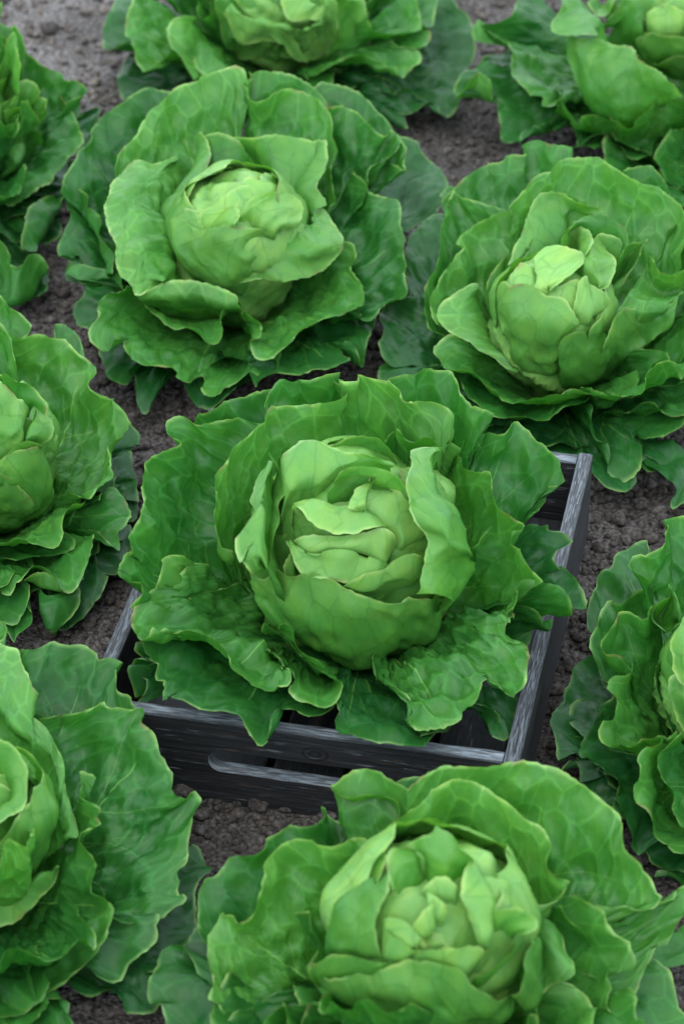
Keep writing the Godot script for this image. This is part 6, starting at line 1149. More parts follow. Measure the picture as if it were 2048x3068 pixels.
	leaf(p, "head_leaf", 0.56, [[-48,104,13,-38,115,23,-28,122,29,-16,128,30,-8,127,35,2,125,37,13,122,37,26,113,38,38,103,32], [-49,91,13,-43,101,25,-33,108,34,-22,111,41,-10,112,45,3,110,47,15,108,45,28,101,41,39,91,33], [-48,88,13,-43,92,26,-35,95,37,-24,96,45,-11,97,50,3,95,51,16,95,48,29,92,42,38,88,32], [-36,63,10,-33,63,19,-27,62,28,-18,62,34,-8,62,38,2,62,39,12,62,37,22,63,31,29,63,24]], 0.00, 0.00, 0.7, 1.0, 0.002)
	leaf(p, "head_leaf", 0.69, [[38,120,8,30,128,0,23,133,-6,16,136,-8,12,136,-11,9,137,-13,7,135,-18,5,128,-30,-3,118,-40], [42,111,9,39,118,-1,33,124,-8,28,127,-14,23,127,-20,18,127,-25,13,124,-31,6,119,-38,-3,112,-42], [48,88,11,50,92,-1,48,95,-12,44,96,-23,38,96,-33,29,96,-41,19,94,-46,8,92,-49,-4,89,-49], [36,64,8,37,63,-1,37,63,-9,34,63,-18,29,63,-25,22,63,-31,14,63,-35,6,63,-37,-3,64,-36]], 0.00, 0.00, 0.7, 1.0, 0.002)
	leaf(p, "head_leaf", 0.61, [[-38,102,-30,-41,111,-19,-39,120,-7,-37,123,2,-36,123,11,-31,124,18,-28,121,27,-24,113,37,-16,100,47], [-39,89,-30,-44,99,-20,-47,105,-9,-46,109,2,-44,110,13,-40,108,23,-34,105,33,-26,99,41,-16,89,47], [-38,88,-30,-45,91,-20,-48,95,-9,-49,96,3,-47,96,14,-43,96,25,-35,94,34,-26,92,42,-15,88,46], [-28,64,-22,-34,63,-15,-37,63,-7,-38,63,2,-36,63,11,-33,63,19,-27,63,26,-20,63,31,-12,64,34]], 0.00, 0.00, 0.7, 1.0, 0.002)
	leaf(p, "head_leaf", 0.75, [[2,117,39,11,126,29,15,131,19,15,134,10,15,135,5,20,133,0,22,131,-8,23,128,-17,22,119,-30], [2,108,43,14,116,36,22,120,28,27,124,18,31,124,9,32,124,-1,33,121,-11,31,116,-23,25,109,-34], [3,88,47,17,91,45,30,94,38,40,96,27,46,95,14,48,95,-1,46,94,-15,39,91,-28,28,88,-38], [2,65,35,13,64,33,23,64,29,30,64,21,35,63,10,37,64,-1,34,64,-12,29,64,-21,21,65,-28]], 0.00, 0.00, 0.7, 1.0, 0.002)
	leaf(p, "head_leaf", 0.73, [[23,112,-34,9,124,-31,-1,128,-27,-8,131,-23,-12,133,-16,-17,132,-13,-25,129,-9,-34,122,-1,-39,113,11], [25,104,-37,11,113,-39,-1,118,-37,-11,121,-33,-21,121,-28,-28,121,-21,-35,118,-12,-40,113,-1,-42,105,12], [26,88,-39,13,91,-45,-1,94,-47,-15,96,-45,-28,96,-38,-38,95,-28,-45,94,-15,-47,92,-1,-45,88,13], [19,65,-29,10,64,-34,-1,64,-36,-12,64,-34,-21,64,-29,-29,64,-21,-34,64,-12,-35,64,-1,-33,65,10]], 0.00, 0.00, 0.7, 1.0, 0.002)
	leaf(p, "head_leaf", 0.62, [[-41,110,13,-32,119,20,-22,125,24,-13,129,23,-6,129,27,1,130,26,9,126,30,19,120,31,31,110,30], [-44,100,14,-37,107,23,-28,113,30,-19,116,35,-9,118,37,1,116,40,11,113,40,22,108,37,33,99,32], [-45,88,14,-40,92,25,-32,94,35,-22,96,42,-11,96,47,1,95,48,13,94,46,24,91,41,34,88,33], [-33,65,11,-30,64,19,-25,64,26,-17,64,32,-8,64,36,1,64,36,10,64,35,18,64,30,25,65,24]], 0.00, 0.00, 0.7, 1.0, 0.002)
	leaf(p, "outer_leaf", 0.07, [[49,20,16,67,23,14,78,23,6,89,23,-3,95,25,-15,94,31,-26,84,30,-35,82,27,-45,64,24,-46,52,21,-48,33,18,-38]], 0.10, -0.05, 1.1, 1.3, 0.000)
	leaf(p, "outer_leaf", 0.08, [[49,20,-25,56,28,-37,66,29,-55,62,27,-66,55,28,-72,48,26,-81,40,32,-87,26,32,-81,17,31,-81,6,27,-70,-1,22,-52]], 0.10, -0.05, 1.1, 1.3, 0.000)
	leaf(p, "outer_leaf", 0.09, [[30,19,-39,36,21,-58,34,24,-69,31,27,-85,23,29,-88,13,23,-86,4,23,-85,-4,26,-81,-13,21,-81,-17,24,-66,-18,17,-48]], 0.10, -0.05, 1.1, 1.3, 0.000)
	leaf(p, "outer_leaf", 0.10, [[-2,18,-49,-8,22,-60,-17,25,-68,-28,27,-78,-35,24,-72,-43,30,-70,-54,28,-70,-53,25,-56,-56,22,-48,-50,23,-34,-42,18,-23]], 0.10, -0.05, 1.1, 1.3, 0.000)
	leaf(p, "outer_leaf", 0.07, [[-36,17,-35,-55,17,-42,-67,17,-40,-76,20,-35,-81,20,-26,-93,21,-18,-89,23,-7,-86,22,3,-78,20,12,-61,19,17,-47,17,19]], 0.10, -0.05, 1.1, 1.3, 0.000)
	leaf(p, "outer_leaf", 0.10, [[-51,13,-20,-75,16,-18,-88,17,-9,-97,21,3,-101,19,17,-96,21,30,-87,23,41,-78,20,50,-65,21,55,-52,15,57,-32,16,46]], 0.10, -0.05, 1.1, 1.3, 0.000)
	leaf(p, "outer_leaf", 0.10, [[-53,25,20,-69,28,37,-71,32,50,-71,35,65,-67,39,80,-53,30,82,-46,37,96,-33,36,98,-19,28,92,-6,29,73,3,22,58]], 0.10, -0.05, 1.1, 1.3, 0.000)
	leaf(p, "outer_leaf", 0.09, [[-28,14,41,-32,16,59,-33,22,78,-27,21,89,-18,20,95,-8,22,98,2,22,90,11,23,87,19,17,80,22,16,64,23,15,50]], 0.10, -0.05, 1.1, 1.3, 0.000)
	leaf(p, "outer_leaf", 0.10, [[5,23,53,15,24,73,27,29,84,39,24,85,50,28,82,65,28,84,74,25,76,79,25,65,78,23,50,69,24,34,56,20,20]], 0.10, -0.05, 1.1, 1.3, 0.000)
	leaf(p, "outer_leaf", 0.07, [[23,19,51,39,24,62,54,23,63,68,25,61,81,28,54,83,30,41,96,29,31,89,26,16,89,25,4,73,20,-7,54,22,-13]], 0.10, -0.05, 1.1, 1.3, 0.000)
	leaf(p, "outer_leaf", 0.24, [[5,64,-61,-2,59,-89,-13,76,-103,-26,92,-110,-40,82,-115,-51,92,-109,-63,72,-104,-70,74,-93,-67,78,-71,-68,78,-59,-52,65,-36]], 0.10, -0.10, 1.1, 1.3, 0.000)
	leaf(p, "outer_leaf", 0.40, [[-24,37,-62,-43,51,-85,-63,61,-96,-77,65,-92,-87,68,-85,-97,70,-76,-106,60,-65,-110,51,-52,-100,56,-35,-94,43,-22,-69,42,-8]], 0.10, -0.10, 1.1, 1.3, 0.000)
	leaf(p, "outer_leaf", 0.34, [[-54,48,-48,-78,50,-57,-91,48,-53,-107,51,-49,-114,69,-39,-121,68,-29,-128,65,-17,-127,62,-4,-109,54,7,-92,42,15,-64,44,17]], 0.10, -0.10, 1.1, 1.3, 0.000)
	leaf(p, "outer_leaf", 0.26, [[-68,60,-32,-91,55,-29,-115,66,-22,-128,65,-8,-129,69,8,-135,68,26,-121,82,39,-116,64,54,-105,70,66,-82,67,67,-52,53,54]], 0.10, -0.10, 1.1, 1.3, 0.000)
	leaf(p, "outer_leaf", 0.39, [[-66,50,2,-87,56,13,-103,56,28,-108,64,43,-109,54,59,-94,58,66,-84,58,75,-75,55,84,-60,48,85,-44,54,81,-23,40,58]], 0.10, -0.10, 1.1, 1.3, 0.000)
	leaf(p, "outer_leaf", 0.37, [[-61,61,13,-80,79,28,-91,66,46,-87,72,60,-84,77,75,-70,75,81,-57,79,87,-45,82,92,-32,82,95,-15,64,79,-4,56,63]], 0.10, -0.10, 1.1, 1.3, 0.000)
	leaf(p, "outer_leaf", 0.42, [[-44,46,50,-50,41,73,-51,49,98,-42,51,113,-28,53,117,-14,62,127,1,61,117,16,55,121,26,44,101,36,41,91,31,35,57]], 0.10, -0.10, 1.1, 1.3, 0.000)
	leaf(p, "outer_leaf", 0.45, [[16,117,-52,11,126,-67,2,143,-82,-11,145,-91,-25,152,-93,-40,172,-92,-49,162,-81,-61,138,-74,-60,134,-55,-61,122,-42,-46,112,-23]], 0.10, -0.20, 1.1, 1.3, 0.000)
	leaf(p, "outer_leaf", 0.46, [[-29,70,-42,-45,88,-52,-56,91,-53,-67,120,-52,-79,125,-49,-81,103,-39,-83,115,-30,-80,122,-20,-73,92,-10,-64,81,-2,-46,72,3]], 0.10, -0.20, 1.1, 1.3, 0.000)
	leaf(p, "outer_leaf", 0.37, [[-42,78,-22,-64,77,-24,-77,89,-19,-87,99,-10,-85,96,0,-92,110,11,-82,121,20,-78,97,30,-65,91,35,-55,99,38,-36,76,32]], 0.10, -0.20, 1.1, 1.3, 0.000)
	leaf(p, "outer_leaf", 0.48, [[-48,83,3,-59,82,10,-68,99,20,-78,87,32,-75,96,41,-69,106,48,-62,107,54,-53,98,58,-43,90,58,-30,80,52,-18,75,41]], 0.10, -0.20, 1.1, 1.3, 0.000)
	leaf(p, "outer_leaf", 0.55, [[-41,89,17,-52,94,31,-57,114,46,-49,120,53,-46,136,65,-37,128,72,-27,128,76,-15,116,74,-4,93,70,4,96,59,9,87,42]], 0.10, -0.20, 1.1, 1.3, 0.000)
	heart(p, 0.72, 0.051, 0.085)
	p = lettuce(Vector3(-0.228, 0.000, 0.426), 0.085, "lettuce in the lower left corner with one very broad dark leaf overlapping the crate", "lettuces growing in the soil")
	leaf(p, "outer_leaf", 0.40, [[-8,96,-181,2,104,-166,7,102,-161,6,100,-155,-2,100,-149]], 0.10, -0.10, 1.0, 1.0, 0.000)
	leaf(p, "outer_leaf", 0.26, [[12,84,-156,15,92,-153,26,95,-149,29,96,-152,36,96,-156,44,95,-153,57,94,-155,63,94,-147,67,93,-142,81,91,-144,77,90,-138,78,89,-127,81,87,-115,89,86,-113,91,83,-108,95,80,-107,91,80,-94]], 0.10, -0.06, 1.0, 1.0, 0.000)
	leaf(p, "outer_leaf", 0.14, [[20,82,-101,27,88,-108,30,86,-100,37,84,-95]], 0.10, -0.10, 0.4, 1.0, 0.000)
	leaf(p, "outer_leaf", 0.34, [[33,90,-84,44,98,-80,46,99,-75,59,102,-77,75,106,-83,80,105,-79,91,103,-79,100,102,-81,103,100,-76,101,99,-71,109,96,-66,113,93,-56,114,90,-49,118,86,-37,119,83,-25,127,80,-20,130,79,-19,136,77,-28,138,76,-28,138,74,-21,136,72,-17,134,69,-8,130,64,3,129,61,11,124,58,17,123,53,30,127,50,35,130,49,34,132,48,39,116,44,48,106,48,51]], 0.10, -0.06, 1.4, 1.0, 0.000)
	leaf(p, "outer_leaf", 0.55, [[-3,112,-142,8,118,-127,18,117,-121,22,116,-104,30,114,-82,30,113,-76,23,112,-69,28,111,-65,35,110,-63,44,108,-49,50,105,-40,54,102,-28,55,98,-16,58,94,-6,60,88,5,61,82,16,61,82,22], [3,116,-86,19,114,-55,34,110,-45,48,104,-24,52,96,-10,60,82,20], [3,104,-73,17,100,-64,28,98,-49,38,96,-36,46,93,-27,50,88,-6,58,78,16]], 0.00, -0.10, 0.9, 1.0, 0.000)
	leaf(p, "head_leaf", 0.60, [[25,145,-2,31,142,-2,40,134,5,45,128,11,45,126,17,41,127,22,41,122,27,35,122,35,28,116,44,19,107,52], [37,133,-8,47,122,8,48,116,17,45,108,31,33,100,45,19,92,55], [43,121,-4,49,110,5,50,103,16,48,91,26,41,79,36,29,76,46,17,72,51]], 0.00, -0.10, 0.9, 1.0, 0.004)
	leaf(p, "head_leaf", 0.58, [[13,149,-4,24,145,0,31,141,4,36,136,11,37,132,19,35,124,35,28,121,43,18,118,51], [13,136,2,23,132,5,28,128,13,26,123,25,17,118,37]], 0.00, 0.00, 0.5, 1.0, 0.004)
	leaf(p, "head_leaf", 0.62, [[53,64,24,49,62,38,43,61,46,38,60,55,28,58,65,20,58,70,14,58,71], [53,70,32,44,70,46,32,70,58,16,70,68], [54,74,34,45,76,43,35,76,52,26,76,59,16,76,65]], 0.00, -0.10, 0.6, 1.0, 0.000)
	leaf(p, "outer_leaf", 0.40, [[74,92,-28,66,96,-29,62,95,-27,62,93,-18,65,92,-10,75,89,-7,80,87,2,77,86,3,80,85,11,70,83,14,68,82,22,70,78,36,74,72,57,77,69,60,87,62,57,88,60,59,87,54,66,85,50,77,73,44,89,63,41,101,52,38,106,48,39,112,39,40,120]], 0.08, 0.06, 1.4, 1.0, 0.000)
	leaf(p, "outer_leaf", 0.22, [[66,52,18,85,54,39,92,52,50,98,50,52,113,44,45,116,42,51,114,41,55,115,39,59,111,36,70,99,33,76,93,30,86,87,30,90,79,30,87]], 0.06, 0.12, 1.2, 1.0, 0.000)
	leaf(p, "outer_leaf", 0.04, [[124,34,-24,132,32,-29,138,29,-25,141,24,-15,145,24,-11,135,24,5,137,19,34,129,16,46,128,17,54,118,18,70,108,18,71]], 0.03, 0.10, 1.0, 1.0, 0.000)
	leaf(p, "outer_leaf", 0.06, [[64,22,88,75,22,94,93,17,87,99,14,101,110,14,101,116,14,95,118,15,72,116,16,58]], 0.03, 0.10, 1.0, 1.0, 0.000)
	leaf(p, "outer_leaf", 0.30, [[47,38,111,56,36,107,62,33,107,64,30,110,62,28,114,66,24,119,65,23,131,44,20,139]], 0.05, 0.10, 1.0, 1.0, 0.000)
	leaf(p, "outer_leaf", 0.34, [[50,42,115,48,38,129,34,30,134,20,34,140,12,36,134]], 0.06, 0.10, 1.0, 1.0, 0.000)
	leaf(p, "outer_leaf", 0.30, [[53,44,105,44,40,121,29,36,122,16,36,109]], 0.06, 0.10, 1.0, 1.0, 0.000)
	leaf(p, "head_leaf", 0.60, [[38,102,21,39,111,11,33,120,2,32,121,-5,27,124,-10,25,124,-16,24,120,-24,21,112,-33,15,104,-40], [39,93,21,41,102,12,41,107,3,40,110,-6,37,111,-14,34,110,-22,29,106,-30,23,101,-37,15,92,-42], [39,88,21,43,91,13,45,93,3,45,95,-7,42,95,-16,38,94,-25,32,93,-32,24,91,-38,15,88,-42], [29,66,16,33,65,10,34,65,2,34,65,-5,32,65,-12,29,65,-19,24,65,-24,18,65,-29,11,66,-31]], 0.00, 0.00, 0.7, 1.0, 0.002)
	leaf(p, "head_leaf", 0.53, [[25,108,-32,13,117,-32,3,123,-28,-5,125,-26,-11,127,-22,-18,125,-20,-25,122,-16,-34,116,-10,-42,105,0], [26,97,-34,15,106,-38,4,110,-39,-7,113,-37,-16,114,-33,-25,113,-27,-33,110,-21,-40,105,-11,-43,98,0], [27,88,-35,16,91,-41,4,93,-44,-8,94,-44,-20,95,-40,-30,94,-33,-38,94,-24,-43,91,-12,-44,88,0], [20,66,-26,12,65,-31,3,65,-34,-6,65,-34,-15,65,-31,-23,65,-25,-29,65,-18,-32,65,-9,-33,66,0]], 0.00, 0.00, 0.7, 1.0, 0.002)
	leaf(p, "head_leaf", 0.61, [[-30,114,18,-20,122,21,-9,128,18,-3,129,17,2,129,18,6,130,15,12,128,16,22,123,16,34,113,13], [-33,107,20,-24,113,26,-14,118,28,-6,120,30,3,121,29,11,120,28,19,118,25,28,113,21,36,106,14], [-37,88,22,-30,91,32,-20,93,39,-8,95,43,4,95,44,16,95,41,27,93,35,35,91,26,40,88,15], [-28,66,17,-23,66,24,-15,65,30,-6,65,33,3,65,34,12,65,31,20,65,27,26,66,20,30,66,12]], 0.00, 0.00, 0.7, 1.0, 0.002)
	leaf(p, "head_leaf", 0.52, [[38,107,15,36,115,3,27,123,-5,23,125,-12,19,125,-17,13,125,-22,7,123,-26,0,115,-36,-11,108,-38], [40,98,15,40,105,4,37,111,-7,32,114,-16,26,115,-24,19,114,-31,10,111,-36,0,105,-40,-12,97,-41], [40,88,16,44,91,4,43,93,-8,39,94,-20,32,95,-30,23,94,-38,12,93,-42,0,91,-44,-12,88,-42], [30,66,12,33,66,3,33,65,-6,30,65,-15,25,65,-23,18,65,-29,9,65,-32,0,66,-33,-9,66,-31]], 0.00, 0.00, 0.7, 1.0, 0.002)
	leaf(p, "head_leaf", 0.65, [[-30,116,-14,-28,121,-7,-20,127,0,-14,130,3,-13,130,5,-13,129,9,-14,127,15,-14,122,24,-11,116,31], [-34,106,-16,-34,113,-8,-31,118,-1,-29,120,5,-26,120,11,-24,120,17,-21,117,23,-17,114,29,-12,106,37], [-38,88,-18,-42,91,-10,-43,93,-1,-43,94,8,-40,95,17,-36,94,25,-30,93,32,-22,91,37,-14,88,40], [-29,66,-14,-31,66,-7,-33,66,-1,-33,66,6,-31,66,13,-27,66,19,-22,66,24,-17,66,28,-10,66,30]], 0.00, 0.00, 0.7, 1.0, 0.002)
	leaf(p, "head_leaf", 0.69, [[-1,108,38,7,118,30,12,123,22,14,126,15,15,128,10,21,125,7,24,124,2,28,120,-5,33,111,-16], [-1,102,40,8,108,36,16,114,30,21,116,23,27,116,17,30,116,10,35,112,2,36,109,-7,36,102,-17], [-1,88,42,10,91,41,20,93,38,29,94,31,36,94,23,40,94,13,42,93,3,42,90,-8,38,88,-18], [-1,67,31,7,66,31,15,66,28,22,66,24,27,66,18,31,66,10,32,66,2,31,66,-6,28,67,-13]], 0.00, 0.00, 0.7, 1.0, 0.002)
	leaf(p, "head_leaf", 0.62, [[19,107,-33,8,117,-31,-1,123,-25,-7,125,-20,-12,125,-18,-15,126,-12,-22,123,-9,-31,117,-4,-37,107,6], [20,100,-34,9,107,-36,-1,113,-34,-10,115,-31,-18,116,-26,-25,115,-20,-32,112,-13,-37,108,-4,-39,100,7], [21,88,-36,10,90,-41,-2,93,-42,-13,94,-40,-24,94,-35,-33,94,-27,-39,93,-16,-42,91,-5,-41,88,7], [16,67,-26,8,67,-30,-1,66,-32,-10,66,-30,-18,66,-26,-25,66,-20,-29,66,-12,-31,67,-4,-30,67,5]], 0.00, 0.00, 0.7, 1.0, 0.002)
	leaf(p, "head_leaf", 0.66, [[-33,111,-10,-29,118,-1,-21,124,5,-16,126,9,-13,127,12,-10,126,16,-7,123,23,-1,118,29,7,112,33], [-37,102,-11,-35,109,-1,-32,114,7,-26,117,14,-21,118,20,-16,117,25,-10,114,30,-2,110,35,8,102,38], [-39,88,-11,-41,91,-1,-41,93,10,-37,94,20,-31,95,28,-22,94,35,-13,93,40,-2,90,41,9,88,40], [-29,67,-8,-31,67,-1,-31,67,7,-28,66,15,-23,66,22,-17,66,27,-9,67,30,-1,67,31,6,67,30]], 0.00, 0.00, 0.7, 1.0, 0.002)
	leaf(p, "outer_leaf", 0.07, [[60,18,22,83,17,18,93,21,7,111,22,-6,110,23,-21,111,28,-37,100,28,-49,85,25,-57,77,20,-68,56,20,-65,36,16,-54]], 0.10, -0.05, 1.1, 1.3, 0.000)
	leaf(p, "outer_leaf", 0.08, [[50,15,-24,64,15,-40,68,20,-55,66,17,-70,56,18,-76,48,20,-87,38,20,-93,24,22,-92,11,19,-81,1,17,-75,-6,14,-52]], 0.10, -0.05, 1.1, 1.3, 0.000)
	leaf(p, "outer_leaf", 0.07, [[36,21,-41,44,22,-66,40,29,-79,33,26,-93,21,31,-94,10,29,-101,-3,30,-99,-15,26,-99,-23,30,-82,-31,20,-73,-28,21,-49]], 0.10, -0.05, 1.1, 1.3, 0.000)
	leaf(p, "outer_leaf", 0.06, [[0,17,-55,-10,19,-73,-24,26,-84,-40,27,-91,-57,28,-91,-63,30,-75,-73,28,-65,-85,26,-57,-81,20,-39,-70,22,-22,-55,19,-9]], 0.10, -0.05, 1.1, 1.3, 0.000)
	leaf(p, "outer_leaf", 0.09, [[-33,19,-48,-52,23,-60,-68,28,-63,-84,24,-62,-90,25,-52,-96,24,-43,-104,28,-33,-99,30,-20,-91,25,-9,-83,23,1,-59,19,7]], 0.10, -0.05, 1.1, 1.3, 0.000)
	leaf(p, "outer_leaf", 0.07, [[-53,21,-8,-70,24,-3,-87,28,6,-91,28,16,-93,30,27,-90,25,37,-83,33,46,-79,28,56,-66,24,58,-48,24,52,-32,18,44]], 0.10, -0.05, 1.1, 1.3, 0.000)
	leaf(p, "outer_leaf", 0.06, [[-59,16,28,-67,17,43,-78,17,66,-75,22,81,-68,21,94,-52,22,95,-40,21,101,-26,19,102,-13,21,99,0,17,89,7,16,59]], 0.10, -0.05, 1.1, 1.3, 0.000)
	leaf(p, "outer_leaf", 0.08, [[-27,21,40,-29,26,59,-24,28,72,-16,27,82,-5,33,86,7,29,87,19,29,86,31,33,85,35,27,67,38,26,54,33,22,36]], 0.10, -0.05, 1.1, 1.3, 0.000)
	leaf(p, "outer_leaf", 0.09, [[-4,22,50,2,26,72,12,26,79,23,29,82,37,28,88,45,31,79,57,31,76,60,25,63,61,23,50,55,20,35,46,20,22]], 0.10, -0.05, 1.1, 1.3, 0.000)
	leaf(p, "outer_leaf", 0.05, [[39,16,46,59,19,56,79,18,62,94,22,59,100,18,49,101,23,37,112,22,29,109,22,16,95,17,4,86,19,-5,60,14,-10]], 0.10, -0.05, 1.1, 1.3, 0.000)
	leaf(p, "outer_leaf", 0.31, [[4,50,-79,-8,51,-109,-27,53,-133,-49,62,-142,-63,73,-127,-84,57,-126,-102,70,-117,-110,65,-98,-115,50,-78,-105,55,-53,-76,47,-27]], 0.10, -0.10, 1.1, 1.3, 0.000)
	leaf(p, "outer_leaf", 0.40, [[-26,40,-69,-49,55,-92,-71,55,-100,-85,61,-92,-101,69,-84,-110,69,-71,-115,65,-54,-121,59,-39,-116,51,-22,-100,54,-6,-73,41,5]], 0.10, -0.10, 1.1, 1.3, 0.000)
	leaf(p, "outer_leaf", 0.25, [[-49,61,-52,-77,57,-65,-97,63,-65,-113,68,-58,-122,81,-47,-134,76,-35,-133,80,-19,-131,86,-4,-115,78,10,-99,73,20,-73,48,23]], 0.10, -0.10, 1.1, 1.3, 0.000)
	leaf(p, "outer_leaf", 0.26, [[-74,41,-19,-102,42,-15,-127,60,-5,-136,60,10,-131,54,24,-138,58,41,-125,67,53,-114,66,63,-96,60,68,-75,44,67,-51,47,56]], 0.10, -0.10, 1.1, 1.3, 0.000)
	leaf(p, "outer_leaf", 0.27, [[-64,55,-1,-91,63,11,-99,65,26,-109,68,45,-105,90,61,-96,89,75,-79,81,81,-69,66,93,-50,67,91,-30,62,79,-14,63,61]], 0.10, -0.10, 1.1, 1.3, 0.000)
	leaf(p, "outer_leaf", 0.25, [[-62,73,28,-75,90,47,-82,83,66,-82,88,86,-70,101,96,-59,97,107,-44,91,112,-28,87,113,-12,91,102,1,92,91,10,70,68]], 0.10, -0.10, 1.1, 1.3, 0.000)
	leaf(p, "outer_leaf", 0.28, [[-52,36,63,-59,54,93,-54,51,113,-44,49,132,-29,64,141,-12,62,149,6,66,145,22,53,133,38,45,126,42,51,96,42,44,71]], 0.10, -0.10, 1.1, 1.3, 0.000)
	leaf(p, "outer_leaf", 0.33, [[-12,55,78,-4,65,99,7,69,116,21,76,127,35,93,127,48,84,121,60,73,113,75,88,112,80,67,96,75,65,73,61,61,48]], 0.10, -0.10, 1.1, 1.3, 0.000)
	leaf(p, "outer_leaf", 0.54, [[-12,102,-52,-23,112,-67,-34,114,-75,-46,142,-80,-53,138,-74,-64,142,-73,-72,163,-67,-74,121,-57,-67,121,-41,-62,124,-30,-50,103,-19]], 0.10, -0.20, 1.1, 1.3, 0.000)
	leaf(p, "outer_leaf", 0.54, [[-37,59,-34,-56,90,-42,-66,91,-40,-75,90,-36,-83,109,-30,-92,111,-24,-88,105,-14,-90,95,-6,-84,92,3,-66,86,9,-49,64,11]], 0.10, -0.20, 1.1, 1.3, 0.000)
	leaf(p, "outer_leaf", 0.52, [[-48,52,-19,-68,65,-18,-76,86,-11,-84,72,-2,-92,77,8,-91,84,19,-88,84,30,-78,73,37,-71,73,44,-54,77,43,-34,55,34]], 0.10, -0.20, 1.1, 1.3, 0.000)
	leaf(p, "outer_leaf", 0.45, [[-47,85,9,-60,95,20,-72,107,34,-73,97,48,-68,119,58,-57,118,63,-51,96,74,-41,96,80,-25,89,70,-14,74,65,-4,74,50]], 0.10, -0.20, 1.1, 1.3, 0.000)
	leaf(p, "outer_leaf", 0.55, [[-28,116,51,-29,118,73,-22,129,82,-13,159,98,-1,148,103,11,153,97,23,129,93,33,149,87,44,134,83,42,127,59,36,109,40]], 0.10, -0.20, 1.1, 1.3, 0.000)
	heart(p, 0.68, 0.045, 0.085)
	p = lettuce(Vector3(0.052, 0.000, 0.542), 0.100, "nearest lettuce at the bottom, right of the middle, with an open yellow-green heart", "lettuces growing in the soil")
	leaf(p, "outer_leaf", 0.48, [[-13,120,-99,-3,134,-99,9,138,-103,21,142,-98,34,143,-97,47,144,-101,55,145,-102,65,143,-101,76,142,-96,86,140,-89,96,134,-87,106,128,-84,114,122,-81,120,116,-76,121,112,-68,119,109,-61,126,104,-56,134,97,-49,140,90,-41,142,89,-38,131,84,-35,116,84,-36,101,84,-37]], 0.14, -0.12, 1.3, 1.0, 0.000)
	leaf(p, "outer_leaf", 0.58, [[-35,100,-45,-33,112,-50,-34,118,-53,-31,124,-54,-22,131,-59,-10,140,-67,-1,145,-75,9,150,-76,11,150,-78,19,149,-80,28,149,-76,38,148,-68,49,143,-63,55,140,-58,64,135,-57,72,130,-53,76,125,-47,76,121,-41,75,116,-35,83,110,-35,85,106,-32,80,103,-23,73,100,-23,63,100,-23]], 0.15, -0.20, 1.2, 1.0, 0.000)
	leaf(p, "outer_leaf", 0.46, [[-58,104,-123,-49,112,-123,-41,115,-125,-33,118,-122,-26,116,-121,-19,114,-114,-9,110,-112,-7,108,-107]], 0.10, -0.12, 0.7, 1.0, 0.000)
	leaf(p, "outer_leaf", 0.52, [[-57,108,-119,-52,110,-112,-39,110,-110,-30,110,-106,-23,110,-100,-19,106,-97,-20,102,-93], [-53,88,-123,-40,88,-116,-29,88,-115,-22,88,-106], [-50,58,-129,-42,54,-125,-34,60,-115,-26,66,-119]], 0.02, -0.10, 0.8, 1.0, 0.000)
	leaf(p, "outer_leaf", 0.20, [[-20,80,-143,-16,86,-148,-10,86,-149,-4,86,-150,1,86,-155]], 0.10, -0.10, 0.5, 1.0, 0.000)
	leaf(p, "outer_leaf", 0.26, [[-134,62,-26,-139,72,-32,-140,76,-41,-139,82,-53,-134,84,-61,-127,86,-64,-123,88,-72,-116,89,-76,-105,91,-77,-101,92,-85,-92,91,-94,-84,91,-100,-74,90,-101,-68,85,-113,-66,80,-127,-61,77,-133,-59,74,-129,-53,70,-127,-51,68,-120,-54,66,-112]], 0.10, -0.06, 1.0, 1.0, 0.000)
	leaf(p, "outer_leaf", 0.54, [[-130,44,39,-126,54,24,-132,60,16,-128,64,9,-131,70,-3,-133,76,-17,-129,81,-20,-124,90,-24,-120,93,-17,-114,96,-11,-108,100,-13,-105,106,-21,-102,112,-29,-97,118,-37,-90,123,-44,-81,128,-48,-73,129,-49,-68,129,-50,-58,130,-45,-49,127,-49,-40,124,-53,-36,122,-51,-34,119,-47,-36,112,-35]], 0.14, -0.10, 1.6, 1.0, 0.000)
	leaf(p, "outer_leaf", 0.16, [[-155,26,16,-162,28,-10,-168,29,-10,-169,32,-23,-165,35,-38,-164,36,-44,-159,39,-47,-150,42,-38,-144,43,-28,-138,45,-18,-129,46,-10]], 0.05, 0.10, 0.8, 1.0, 0.000)
	leaf(p, "outer_leaf", 0.04, [[-150,36,-39,-147,38,-45,-144,42,-51,-140,46,-56,-135,50,-43]], 0.05, 0.10, 0.6, 1.0, 0.000)
	leaf(p, "outer_leaf", 0.44, [[83,100,-32,86,102,-25,98,99,-20,104,98,-18,107,96,-9,110,94,-6,117,89,-2,117,86,3,120,83,7,116,79,12,110,76,9,106,73,11,107,69,15,104,66,16,102,62,21,104,58,27,113,53,27,119,48,29]], 0.12, -0.06, 1.1, 1.0, 0.000)
	leaf(p, "outer_leaf", 0.42, [[127,76,-41,141,84,-41,147,82,-46,153,80,-57,164,78,-62,163,72,-50,153,66,-44,148,62,-33,139,58,-31,135,55,-24,131,52,-17,126,49,-9,123,46,-2,118,43,2,116,40,10,111,40,17]], 0.08, 0.04, 1.0, 1.0, 0.000)
	leaf(p, "outer_leaf", 0.34, [[134,36,-41,142,38,-34,147,35,-31,151,30,-19,154,26,-9,160,22,0,152,22,14]], 0.05, 0.10, 1.0, 1.0, 0.000)
	leaf(p, "outer_leaf", 0.38, [[139,34,-54,152,34,-61,169,30,-75,173,26,-56,161,26,-41]], 0.05, 0.10, 1.0, 1.0, 0.000)
